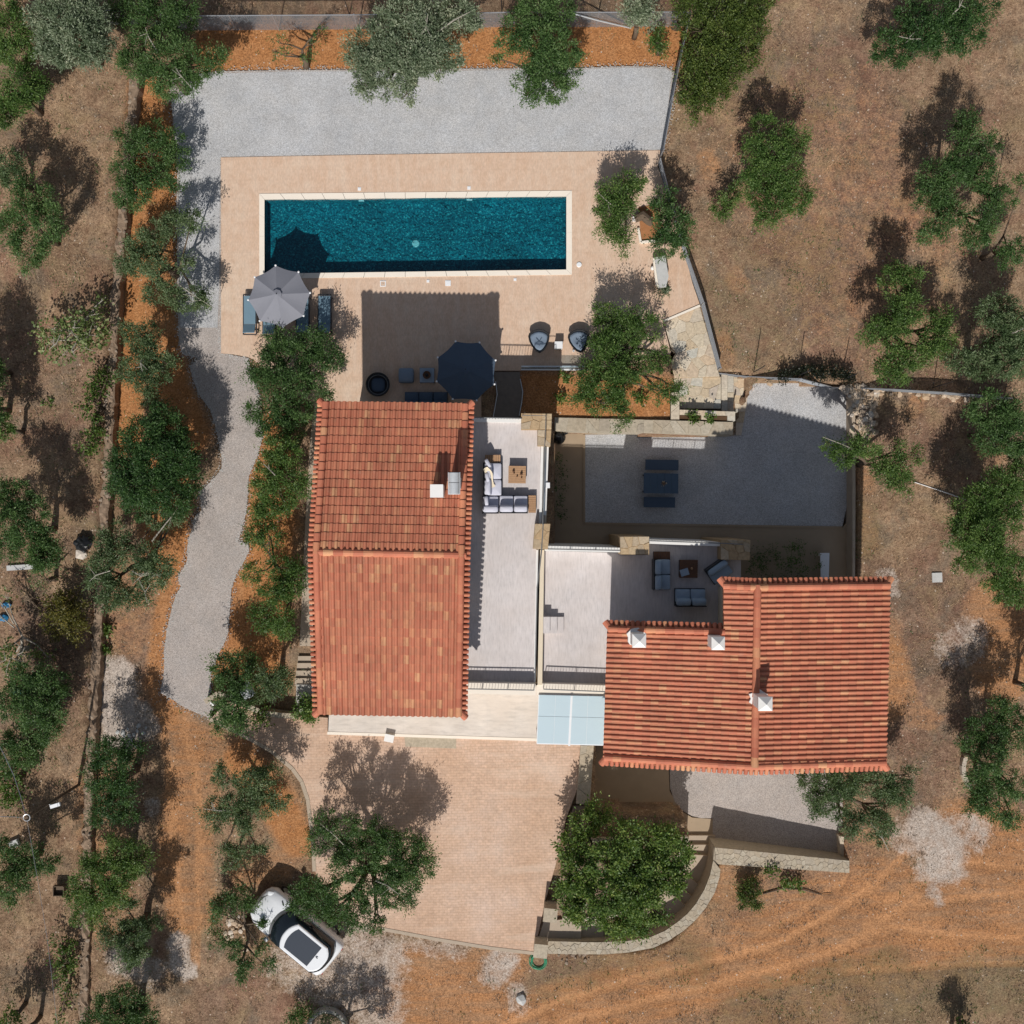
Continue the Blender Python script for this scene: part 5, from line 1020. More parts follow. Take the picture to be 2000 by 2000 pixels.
for i in range(9):
    t = i / 8; cxp, cyp = 947 + 17 * t + 3 * math.sin(t * 6), 914 + 38 * t; wd = 4.5 + 2.5 * math.sin(PI * t); zb = 3.82 - .38 * min(1, t * 1.3); rows.append([W(cxp - wd + j * wd * .5, cyp - (j - 2) * 1.2, zb + .03 * math.sin(j * 1.7 + i)) for j in range(5)])
for i in range(8):
    for j in range(4): mb.add([rows[i][j], rows[i][j + 1], rows[i + 1][j + 1], rows[i + 1][j]], [(0, 1, 2, 3)])
one('throw_blanket', 'cream throw blanket draped across the lilac sofa', 'blanket', mb, 'cream_cloth', smooth=True)
def slat_table(lab, px, py, s, z0, mat, h=.36, n=8):
    c = W(px, py, z0 + h); t = thing('coffee_table', lab, 'coffee table', (c.x, c.y, z0), -.016)
    for i in range(n): MB().box(-s / 2, -s / 2 + s * i / n + .003, h - .035, s / 2, -s / 2 + s * (i + 1) / n - .003, h).build('slat', mat, t, local=True)
    MB().box(-s / 2 + .02, -s / 2 + .02, .04, s / 2 - .02, s / 2 - .02, h - .037).build('body', 'dark_frame', t, local=True)
    return c
c = slat_table('square teak coffee table with small dark ornaments on the long terrace', 1010, 927, .70, z, 'teak')
for k, (dx, dy, r, h) in enumerate(((-.14, .14, .05, .10), (-.12, .06, .03, .07), (.0, -.07, .03, .08), (.17, .02, .055, .14), (.18, -.12, .03, .06))):
    one('ornament', ('dark ornament at the upper left of the teak coffee table', 'tiny dark ornament below the upper left one on the teak coffee table', 'tiny dark ornament in the middle of the teak coffee table', 'largest dark ornament at the right of the teak coffee table', 'tiny dark ornament at the lower right of the teak coffee table')[k], 'ornament', MB().lathe([(r * .7, 0), (r, h * .5), (r * .5, h * .85), (r * .6, h), (0, h)], 10, Vector((c.x + dx, c.y + dy, z + .362))), 'dark_wood', 'dark ornaments on the teak coffee table', smooth=True)
z = Z_T2
sofa('loveseat', 'blue grey two seat sofa in the shade with a wooden box at its upper end', W(1293, 1122, 2.7), 1.24, .70, -PI / 2, 'blue_fabric', 'dark_frame', 2, z, tables=((-.93, -.34, -.63, .34, 'dark_wood', 7),))
sofa('loveseat', 'blue grey two seat sofa in the shade nearest the smaller villa roof', W(1348, 1166, 2.7), 1.24, .68, 0, 'blue_fabric', 'dark_frame', 2, z)
sofa('armchair', 'blue grey armchair standing askew at the roof corner of the smaller villa', W(1405, 1116, 2.7), .92, .72, math.radians(215), 'blue_fabric', 'dark_frame', 1, z)
c = slat_table('dark wooden coffee table with a tray between the blue grey sofas', 1345, 1111, .74, z, 'dark_wood')
one('serving_tray', 'blue grey tray on the dark wooden coffee table', 'tray', MB().cbox(Vector((c.x - .17, c.y - .14, z + .375)), .34, .28, .025, .3), 'blue_fabric'); one('small_vase', 'small amber vase on the dark wooden coffee table', 'vase', MB().lathe([(.03, 0), (.055, .06), (.03, .14), (0, .14)], 10, Vector((c.x + .12, c.y + .02, z + .362))), 'teak', smooth=True)
# ------------------------------------------------------------------ courtyard
z = Z_COURT
dt = thing('dining_table', 'dark blue dining table with a small flower bowl in the shaded gravel court', 'dining table', W(1291, 944, z), -.016, )
dt.location = (W(1291, 944, z + .74).x, W(1291, 944, z + .74).y, z); FRAME[dt.name] = (Vector(dt.location), -.016)
for i in range(5): MB().box(-.76 + .304 * i + .003, -.44, .70, -.76 + .304 * (i + 1) - .003, .44, .74).build('plank', 'navy_metal', dt, local=True)
for sx in (-1, 1):
    for sy in (-1, 1): MB().cbox(Vector((sx * .68, sy * .36, .35)), .07, .07, .70).build('leg', 'dark_frame', dt, local=True)
for py, w, px, lab in ((908, 1.46, 1293, 'navy bench above the dark blue dining table'), (981, 1.38, 1288, 'navy bench below the dark blue dining table')):
    c = W(px, py, z + .45); bn = thing('bench', lab, 'bench', (c.x, c.y, z), -.016, 'benches at the dark dining table'); MB().box(-w / 2, -.23, .39, w / 2, .23, .45).build('seat', 'navy_fabric', bn, local=True)
    for sx in (-1, 1): MB().box(sx * (w / 2 - .1) - .03, -.2, 0, sx * (w / 2 - .1) + .03, .2, .39).build('leg', 'dark_frame', bn, local=True)
c = W(1296, 944, z + .76); fb = thing('flower_bowl', 'small bowl of dried flowers on the dark blue dining table', 'flowers', (c.x, c.y, z + .742)); MB().lathe([(.05, 0), (.09, .06), (.07, .05), (0, .02)], 12, (c.x, c.y, z + .742)).build('dish', 'dark_wood', fb)
mb = MB()
for k in range(26): a = R.uniform(0, 6.3); r = R.uniform(.03, .14); p = Vector((c.x + r * math.cos(a), c.y + r * math.sin(a), z + .78 + R.uniform(0, .1))); mb.add([p, p + Vector((R.uniform(-.05, .05), R.uniform(-.05, .05), .03)), p + Vector((R.uniform(-.05, .05), R.uniform(-.05, .05), -.01))], [(0, 1, 2)])
mb.build('flowers', 'cream_cloth', fb, fix=False)
jar = thing('clay_jar', 'big black round jar with a lid at the corner of the gravel court', 'jar', W(1091, 856, z)); c = W(1091, 853, z + .7)
MB().lathe([(.16, 0), (.28, .2), (.33, .45), (.28, .68), (.18, .78), (.2, .82), (.0, .82)], 18, (c.x, c.y, z)).build('vessel', 'black_plastic', jar, smooth=True); MB().lathe([(.2, .82), (.12, .9), (.03, .92), (.03, .96), (0, .96)], 14, (c.x, c.y, z)).build('lid', 'rope_dark', jar, smooth=True); MB().beam((c.x + .25, c.y + .1, z + .7), (c.x + .4, c.y + .16, z + .74), .07, .05).build('handle', 'black_plastic', jar)
ws = thing('white_bench', 'narrow white slab bench in the shaded court, half under the smaller villa roof', 'bench', W(1611, 1110, z)); q = [W(*p, -.7) for p in P('1602,1080 1620,1080 1618,1150 1604,1150')]; MB().prism([(v.x, v.y) for v in q], -.76, -.70).build('slab', 'white_paint', ws)
for a, b in ((0, 1), (3, 2)): p = (q[a] + q[b]) / 2; MB().cbox(Vector((p.x, p.y + (-.1 if a == 0 else .1), -.98)), .3, .1, .43).build('leg', 'white_plaster', ws)
# ------------------------------------------------------------------ odds and ends
def blob(name, lab, cat, px, py, sx, sy, sz, mat, z=None, rz=0.0, seed=1):
    rr = random.Random(seed); c = G(px, py, sz * .4) if z is None else W(px, py, z); vs, fs = [], []
    bm = bmesh.new(); bmesh.ops.create_icosphere(bm, subdivisions=3, radius=.5)
    for v in bm.verts:
        n = v.co.normalized(); k = 1 + .16 * math.sin(n.x * 7 + seed) * math.cos(n.y * 6 - seed) + .10 * math.sin(n.z * 13 + n.x * 11 + seed); v.co = Vector((v.co.x * sx * k, v.co.y * sy * k, v.co.z * sz * k))
    rot = Matrix.Rotation(rz, 4, 'Z'); vs = [(rot @ v.co) + c for v in bm.verts]; fs = [tuple(v.index for v in f.verts) for f in bm.faces]; bm.free(); return one(name, lab, cat, MB().add(vs, fs), mat, smooth=False)
blob('refuse_bag', 'crumpled black plastic bag at the left field wall', 'bag', 162, 1062, .72, .7, .45, 'black_plastic', seed=4); blob('blue_tarp', 'crumpled bright blue sheet at the left edge of the photo', 'tarp', 6, 1207, .42, .3, .2, 'blue_tarp', seed=9); blob('blue_tarp', 'darker blue sheet among the branches at the left edge', 'tarp', 12, 1182, .4, .25, .2, 'blue_tarp', seed=13)
blob('teal_tarp', 'small teal sheet under the trees near the left edge', 'tarp', 33, 1352, .38, .3, .2, 'teal_tarp', seed=15)
one('grey_plank', 'weathered grey plank lying under the trees at the left edge', 'plank', MB().cbox(G(42, 1108, .08), 1.25, .22, .07, .06), 'grey_rock')
one('fallen_beam', 'short grey beam under the trees near the street lamp', 'beam', MB().cbox(G(28, 1648, .1), .4, .3, .16, .4), 'grey_rock')
cr = thing('old_crate', 'old brown open crate in the dry grass beside the field wall', 'crate', G(121, 1735)); c = G(121, 1735)
MB().cbox(c + Vector((0, 0, .16)), .46, .42, .03, .1).build('floor', 'bark', cr)
for dx, dy, sx, sy in ((-.22, 0, .03, .42), (.22, 0, .03, .42), (0, -.2, .46, .03), (0, .2, .46, .03)): MB().cbox(c + Vector((dx, dy, .26)), sx, sy, .2).build('side', 'bark', cr)
one('metal_tank', 'shiny dented silver metal box under the trees left of the side steps', 'metal box', MB().cbox(W(482, 1348, .75), .52, .62, .06, .5).cbox(W(484, 1350, .5), .5, .58, .44, .5), 'galvanised')
one('metal_strip', 'narrow silver strip lying below the shiny silver metal box', 'metal strip', MB().cbox(G(485, 1368, .05), .42, .07, .05, .1), 'galvanised')
one('white_pipe', 'short white pipe at the lower end of the gravel path', 'pipe', MB().tube([W(408, 1369, .3), W(414, 1374, .3), W(418, 1378, .25)], .045, 7), 'white_paint')
one('white_cable', 'long thin white pipe lying on the dry ground right of the courtyard', 'pipe', MB().tube([G(1784, 941, .05), G(1835, 958, .05), G(1887, 976, .05)], .022, 6), 'white_wire')
one('dead_branch', 'bare fallen branch on the soil below the retaining wall', 'branch', MB().tube([G(1490, 1746, .05), G(1530, 1735, .07), G(1570, 1738, .06), G(1605, 1748, .06), G(1626, 1748, .05)], [.035, .03, .028, .02, .012], 6), 'bark')
hs = thing('garden_hose', 'coiled bright green garden hose below the gate pillar', 'hose', G(1050, 1876)); c = G(1050, 1876)
for k, r in enumerate((.36, .31, .26, .33)): MB().ring(c + Vector((.02 * k, -.01 * k, .04 + .035 * (k % 2))), r, .019, 26, 6).build('coil', 'hose_green', hs, smooth=True)
ls_ = thing('floor_lantern', 'white lantern box on the driveway in front of the larger villa', 'lantern', W(761, 1441, Z_DRIVE)); c = W(760, 1442, Z_DRIVE + .35)
MB().cbox(Vector((c.x, c.y, Z_DRIVE + .34)), .40, .32, .05, -.2).build('top', 'white_plaster', ls_); MB().cbox(Vector((c.x, c.y, Z_DRIVE + .16)), .32, .26, .30, -.2).build('body', 'grey_concrete', ls_)
one('entrance_mat', 'faint patterned grey mat on the driveway below the front walk', 'mat', sheet(XY(P('790,1439 891,1442 891,1462 792,1458'), Z_DRIVE), Z_DRIVE + .012, .012), 'wall_stone')
cs = thing('round_cistern', 'round concrete cistern with plants growing on it at the bottom edge', 'cistern', G(638, 2012)); c = W(638, 2012, .6)
MB().lathe([(.90, 0), (.90, .38), (.84, .40), (.76, .38), (.74, .30), (0, .28)], 40, (c.x, c.y, .3)).build('ring_wall', 'grey_concrete', cs)
MB().lathe([(.73, .0), (.70, .33), (0, .36)], 24, (c.x, c.y, .3)).build('soil_fill', 'field_earth', cs)
kb = thing('tree_kerb', 'curved white stone kerb at the left side of the tree at the right edge', 'kerb', G(1885, 1495))
pts = P('1893,1470 1884,1480 1880,1495 1881,1512 1887,1528 1897,1540')
for p, q in zip(pts, pts[1:]): MB().beam(G(*p, .12), G(*q, .12), .18, .24).build('kerb_stone', 'flagstone', kb)
pc = W(170, 1533, .5); top = W(52, 1597, 5.2)
lamp_b = Vector((top.x, top.y, terrain(top.x, top.y)))
lp_ = thing('street_lamp', 'tall dark pole with wires and a small white lamp head at the lower left', 'street lamp', lamp_b)
MB().tube([lamp_b, top], [.065, .05], 10).build('pole', 'bark', lp_)
MB().ring(top + Vector((0, 0, .0)), .13, .016, 16, 5).build('wire_ring', 'galvanised', lp_)
h = W(108, 1573, 3.4); pm = lamp_b.lerp(top, .62); MB().tube([pm, Vector((h.x, h.y, h.z))], .022, 6).build('arm', 'galvanised', lp_); hd = MB().cbox(Vector((h.x, h.y, h.z)), .40, .14, .10, .3).build('lamp_head', 'white_paint', lp_)
for k, (e, lab) in enumerate(((W(-60, 1600, 5.0), 'overhead wire running left from the lamp pole'), (W(-10, 1440, 5.0), 'overhead wire running up and left from the lamp pole'), (W(118, 2060, 4.6), 'overhead wire running down from the lamp pole past the vines'))):
    m = (e + top) / 2 - Vector((0, 0, .25)); mb = MB().tube([top + (e - top).normalized() * .13, top.lerp(m, .5) - Vector((0, 0, .03)), m, m.lerp(e, .5) - Vector((0, 0, .03)), e], .013 if k < 2 else .007, 4); one('overhead_wire', lab, 'wire', mb, 'wire_grey', 'wires from the lamp pole')

# ------------------------------------------------------------------ the car
def car():
    nose, tail = W(504, 1757, 1.0), W(650, 1877, 1.0); m = (nose + tail) / 2; ang = math.atan2(nose.y - tail.y, nose.x - tail.x); z0 = terrain(m.x, m.y) - .0; L = (nose - tail).length
    t = thing('parked_car', 'white hatchback with dark glass sunroof parked at the lower end of the driveway', 'car', (m.x, m.y, z0 + .01), ang); k = L / 4.06
    stn = [(-2.03, .56, .38, .66), (-1.99, .74, .32, .82), (-1.84, .85, .26, .93), (-1.4, .875, .22, .97), (-.6, .885, .20, .955), (.3, .885, .20, .945), (.95, .88, .21, .93), (1.35, .865, .23, .88), (1.7, .81, .27, .79), (1.92, .68, .32, .68), (2.03, .45, .38, .58)]
    loops = []
    for x, hw, zl, zb in stn: loops.append([Vector((x * k, s_ * w_ * 1.04, z_)) for s_, w_, z_ in ((-1, hw * .86, zl), (-1, hw * .98, zl + .13), (-1, hw, (zl + zb) / 2), (-1, hw * .97, zb - .09), (-1, hw * .87, zb - .015), (-1, hw * .5, zb + .02), (1, 0, zb + .03), (1, hw * .5, zb + .02), (1, hw * .87, zb - .015), (1, hw * .97, zb - .09), (1, hw, (zl + zb) / 2), (1, hw * .98, zl + .13), (1, hw * .86, zl))])
    MB().loft(loops).build('body', 'car_paint', t, local=True, smooth=True)
    def rr(x0, x1, hw, z, fb, rb, n=7, pw=.7):
        pts = []
        for i in range(n): a = PI / 2 * i / (n - 1); pts.append(Vector((x1 - fb + fb * math.cos(PI / 2 - a) if False else x1 - fb * (1 - math.cos(PI / 2 * (1 - i / (n - 1)))) ** pw, -hw * (1 - i / (n - 1)), z)))
        fr_ = [Vector((x1 - fb * (abs(y) ** 2.2), y * hw, z)) for y in [-1 + 2 * i / 10 for i in range(11)]]; bk = [Vector((x0 + rb * (abs(y) ** 3), y * hw, z)) for y in [1 - 2 * i / 10 for i in range(11)]]
        return [Vector((v.x * k, v.y, v.z)) for v in fr_ + bk]
    MB().loft([rr(-1.90, 1.06, .83, .93, .34, .34), rr(-1.87, .86, .78, 1.14, .30, .32), rr(-1.80, .56, .70, 1.34, .26, .30), rr(-1.72, .40, .62, 1.43, .24, .30)]).build('glasshouse', 'car_glass', t, local=True, smooth=True)
    MB().loft([rr(-1.73, .38, .63, 1.428, .24, .30), rr(-1.72, .36, .62, 1.47, .24, .30), rr(-1.67, .32, .585, 1.487, .24, .30)]).build('roof', 'car_paint', t, local=True)
    sr = MB(); fr_ = [(.13 - .13 * abs(y) ** 2.2, y * .49) for y in [-1 + 2 * i / 8 for i in range(9)]]; sr.prism([(x * k, y) for x, y in fr_] + [(-1.22 * k, .49), (-1.22 * k, -.49)], 1.488, 1.494); sr.build('sunroof', 'sunroof', t, local=True)
    MB().tube([(-1.26 * k, -.06, 1.488), (-1.30 * k, -.06, 1.53), (-1.36 * k, -.06, 1.535)], .02, 6).build('antenna', 'black_plastic', t, local=True)
    for sy in (-1, 1):
        MB().cushion((.74 * k, sy * .93, 1.0), .20, .16, .15, e=.5).build('wing_mirror', 'car_paint', t, local=True, smooth=True); MB().cushion((1.76 * k, sy * .60, .72), .34, .20, .14, sy * -.5, .5).build('headlight', 'lamp_clear', t, local=True, smooth=True)
        MB().cushion((-1.95 * k, sy * .60, .72), .12, .26, .14, sy * .4, .5).build('tail_light', 'tail_red', t, local=True, smooth=True)
        MB().beam((1.22 * k, sy * .70, .915), (1.05 * k, sy * .60, .945), .04, .012).build('bonnet_vent', 'black_plastic', t, local=True)
        for x in (-1.25, 1.28):
            w = MB(); n = 20
            for x_, y0, y1, r in ((x * k, sy * .70, sy * .895, .315),):
                L0 = [(x_ + r * math.cos(2 * PI * i / n), y0, .315 + r * math.sin(2 * PI * i / n)) for i in range(n)]; L1 = [(a, y1, c) for a, b, c in L0]; w.loft([L0, L1])
            tyre = w.build('wheel', 'rubber', t, local=True); q = MB(); L0 = [(x * k + .2 * math.cos(2 * PI * i / n), sy * .897, .315 + .2 * math.sin(2 * PI * i / n)) for i in range(n)]; L1 = [(a, b + sy * .012, c) for a, b, c in L0]; q.loft([L0, L1]); q.build('rim', 'steel', tyre, local=True)
        MB().beam((.15 * k, sy * .893, .80), (.02 * k, sy * .893, .80), .02, .03).build('door_handle', 'black_plastic', t, local=True)
    MB().beam((1.90 * k, -.50, .52), (1.90 * k, .50, .52), .22, .10).build('grille', 'black_plastic', t, local=True); MB().beam((2.03 * k, -.25, .46), (2.03 * k, .25, .46), .02, .11).build('number_plate', 'white_paint', t, local=True)
    MB().beam((.98 * k, .1, .965), (.80 * k, -.48, 1.10), .02, .02).build('wiper', 'black_plastic', t, local=True)
    arc = [(1.93 - .26 * abs(y) ** 2.2, y * .66, .70) for y in [-1 + 2 * i / 10 for i in range(11)]]; MB().tube([(x * k, y, z + .035 - .0 * abs(y)) for x, y, z in arc], .014, 5).build('bonnet_gap', 'black_plastic', t, local=True)
car()


# ------------------------------------------------------------------ trees and shrubs
KIND = {  # leaf length, width, leaves per clump, clumps per (0.5 m lobe), clump radius, material, droop
    'olive': (.11, .038, 92, 19, .205, 'leaf_olive', .3), 'silver': (.12, .042, 84, 22, .20, 'leaf_silver', .4), 'citrus': (.12, .068, 42, 34, .19, 'leaf_citrus', .1),
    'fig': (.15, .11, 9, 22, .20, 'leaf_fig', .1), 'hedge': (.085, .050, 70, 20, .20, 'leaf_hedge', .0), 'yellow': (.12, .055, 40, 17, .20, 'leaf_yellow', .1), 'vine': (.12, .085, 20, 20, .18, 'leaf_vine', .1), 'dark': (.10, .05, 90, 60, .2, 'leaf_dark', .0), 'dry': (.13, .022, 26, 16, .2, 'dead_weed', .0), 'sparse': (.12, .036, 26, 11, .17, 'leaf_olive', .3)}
def np_mesh(name, v, nv, mat, tint=None):
    """v: (faces*nv, 3) loose faces of nv corners"""
    nf = len(v) // nv; me = bpy.data.meshes.new(name); me.vertices.add(len(v)); me.vertices.foreach_set('co', v.astype(np.float32).ravel()); me.loops.add(len(v)); me.loops.foreach_set('vertex_index', np.arange(len(v), dtype=np.int32))
    me.polygons.add(nf); me.polygons.foreach_set('loop_start', np.arange(0, len(v), nv, dtype=np.int32)); me.polygons.foreach_set('loop_total', np.full(nf, nv, np.int32)); me.update(calc_edges=True)
    if tint is not None: a = me.attributes.new('tint', 'FLOAT', 'FACE'); a.data.foreach_set('value', tint.astype(np.float32))
    me.materials.append(M[mat]); return me
def leaves(centres, radii, kind, rng, flat=.78, dens=1.0):
    ll, lw, per, ncl, cr, mat, droop = KIND[kind]; V = []; T = []
    base_t = rng.uniform(.27, .52)
    for c, r in zip(centres, radii):
        n = max(4, int(ncl * dens * (r / .5) ** 2)); d = rng.normal(size=(n, 3)); d /= np.linalg.norm(d, axis=1)[:, None]; rad = rng.uniform(.50, 1.0, n) ** .7
        cp = c + d * (rad * r)[:, None] * np.array([1, 1, flat]) ; n = len(cp)
        crr = cr * rng.uniform(.5, 1.4, n); k = np.maximum(4, (per * rng.uniform(.55, 1.3, n)).astype(int)); idx = np.repeat(np.arange(n), k); m = len(idx)
        out = cp[idx] - c; out /= np.linalg.norm(out, axis=1)[:, None] + 1e-6
        off = rng.normal(size=(m, 3)) * .52; p = cp[idx] + off * crr[idx][:, None] + out * (rng.uniform(-.2, .6, m) * crr[idx])[:, None]
        ax = out * .55 + off * .5 + rng.normal(size=(m, 3)) * .55 + np.array([0, 0, -droop * .5]); ax /= np.linalg.norm(ax, axis=1)[:, None] + 1e-6
        up = rng.normal(size=(m, 3)) * .55 + np.array([0, 0, .75]) + out * .5; sd = np.cross(ax, up); sd /= np.linalg.norm(sd, axis=1)[:, None] + 1e-6
        L = (ll * rng.uniform(.65, 1.25, m))[:, None]; w = (lw * rng.uniform(.7, 1.2, m))[:, None]
        q = np.stack([p, p + ax * L * .45 + sd * w * .5, p + ax * L, p + ax * L * .45 - sd * w * .5], 1); V.append(q.reshape(-1, 3))
        T.append(np.clip(base_t + rng.normal(0, .17, m) + rng.normal(0, .15, n)[idx] + .12 * off[:, 2] + (rng.random(m) < .03) * .35, 0, 1))
    return np.concatenate(V), np.concatenate(T)
TREES_TRIS = 0
def tree(name, lab, cat, lobes, kind='olive', z=2.5, base=None, group=None, bark='bark', flat=.78, dens=1.0, zj=.45, seed=None, grow=1.02, trunk=True, limbs=None, part='crown', fork=.42):
    global TREES_TRIS
    lob = P(lobes) if isinstance(lobes, str) else lobes; seed = seed or int(lob[0][0] * 7 + lob[0][1] * 13) + 1; rng = np.random.default_rng(seed); rr = random.Random(seed)
    mx = sum(l[0] * l[2] for l in lob) / sum(l[2] for l in lob); my = sum(l[1] * l[2] for l in lob) / sum(l[2] for l in lob); ext = max(math.hypot(l[0] - mx, l[1] - my) for l in lob) + 1
    cs = []; rs = []
    for l in lob:
        e = math.hypot(l[0] - mx, l[1] - my) / ext; zz = max(.35 if z > .3 else z, z + zj * (.55 - 1.1 * e) + rr.uniform(-.5, .5) * zj); v = W(l[0], l[1], zz); cs.append(v); rs.append(l[2] / S * (1 - zz / CAM_H) * grow)
    if base: b = G(*base)
    else: b = W(mx, my, z); b = Vector((b.x + rr.uniform(-.15, .15), b.y + rr.uniform(-.15, .15), terrain(b.x, b.y)))
    for c in cs: c.z += max(0, b.z) * .6
    t = thing(name, lab, cat, b, 0.0, group)
    if trunk:
        mb = MB(); fk = b + Vector((rr.uniform(-.1, .1), rr.uniform(-.1, .1), fork * z)); rt = .055 + .028 * math.sqrt(len(lob)); mb.tube([b + Vector((0, 0, -.1)), b.lerp(fk, .5) + Vector((rr.uniform(-.06, .06), rr.uniform(-.06, .06), 0)), fk], [rt * 1.25, rt, rt * .85], 8)
        k = max(2, min(6, len(lob) // 4)); order = sorted(range(len(cs)), key=lambda i: math.atan2(cs[i].y - fk.y, cs[i].x - fk.x)); groups = [order[i::1][:0] for i in range(k)]
        groups = [order[i * len(order) // k:(i + 1) * len(order) // k] for i in range(k)]
        for gsel in groups:
            if not gsel: continue
            hub = sum((cs[i] for i in gsel), Vector()) / len(gsel); hub = fk.lerp(hub, .55) + Vector((rr.uniform(-.15, .15), rr.uniform(-.15, .15), -.05)); rl = rt * .55; bend = fk.lerp(hub, .5) + Vector((rr.uniform(-.12, .12), rr.uniform(-.12, .12), rr.uniform(-.1, .1)))
            mb.tube([fk, bend, hub], [rl * 1.15, rl, rl * .75], 6)
            for i in gsel:
                c = cs[i]; m_ = hub.lerp(c, .5) + Vector((rr.uniform(-.12, .12), rr.uniform(-.12, .12), rr.uniform(-.12, .08))); mb.tube([hub, m_, c], [rl * .6, rl * .42, .012], 5)
                for _ in range(4): e = c + Vector((rr.gauss(0, 1), rr.gauss(0, 1), rr.gauss(.2, .6))).normalized() * rs[i] * .9; mb.tube([c.lerp(m_, rr.uniform(0, .5)), c.lerp(e, .5) + Vector((0, 0, .04)), e], [.014, .010, .004], 4, False)
        mb.build('trunk', bark, t, fix=False, smooth=True)
    nd = 5 if 'dead limbs' in lab else rr.choice([0, 0, 0, 1, 2]) if kind in ('olive', 'silver') and trunk and len(cs) > 8 else 7 if name == 'fig_tree' else 0
    if nd:
        for _ in range(nd):
            mb = MB(); i = rr.randrange(len(cs)); c = cs[i]; e = c + Vector((rr.uniform(-.5, .5), rr.uniform(-.5, .5), rs[i] * .95)); h_ = c.lerp(Vector((b.x, b.y, c.z)), .55) + Vector((rr.uniform(-.15, .15), rr.uniform(-.15, .15), rs[i] * .55)); m_ = h_.lerp(e, .5) + Vector((rr.uniform(-.12, .12), rr.uniform(-.12, .12), .05)); mb.tube([h_, m_, e], [.032, .024, .010], 5, False)
            for _k in range(2): q = m_ + Vector((rr.uniform(-.4, .4), rr.uniform(-.4, .4), rr.uniform(.02, .15))); mb.tube([m_.lerp(e, rr.uniform(0, .5)), q], [.016, .006], 4, False)
            mb.build('dead_limb', 'pale_bark', t, fix=False)
    v, tint = leaves(np.array([tuple(c) for c in cs]), rs, kind, rng, flat, dens); v = v - np.array(tuple(b)); o = newobj(part, np_mesh(part, v, 4, rr.choice(['leaf_olive', 'leaf_olive', 'leaf_olive_grey', 'leaf_olive_deep', 'leaf_olive_bright']) if KIND[kind][5] == 'leaf_olive' else KIND[kind][5], tint)); o.parent = t; TREES_TRIS += len(v) // 2; return t
OL = 'olive trees in the rows and gardens'
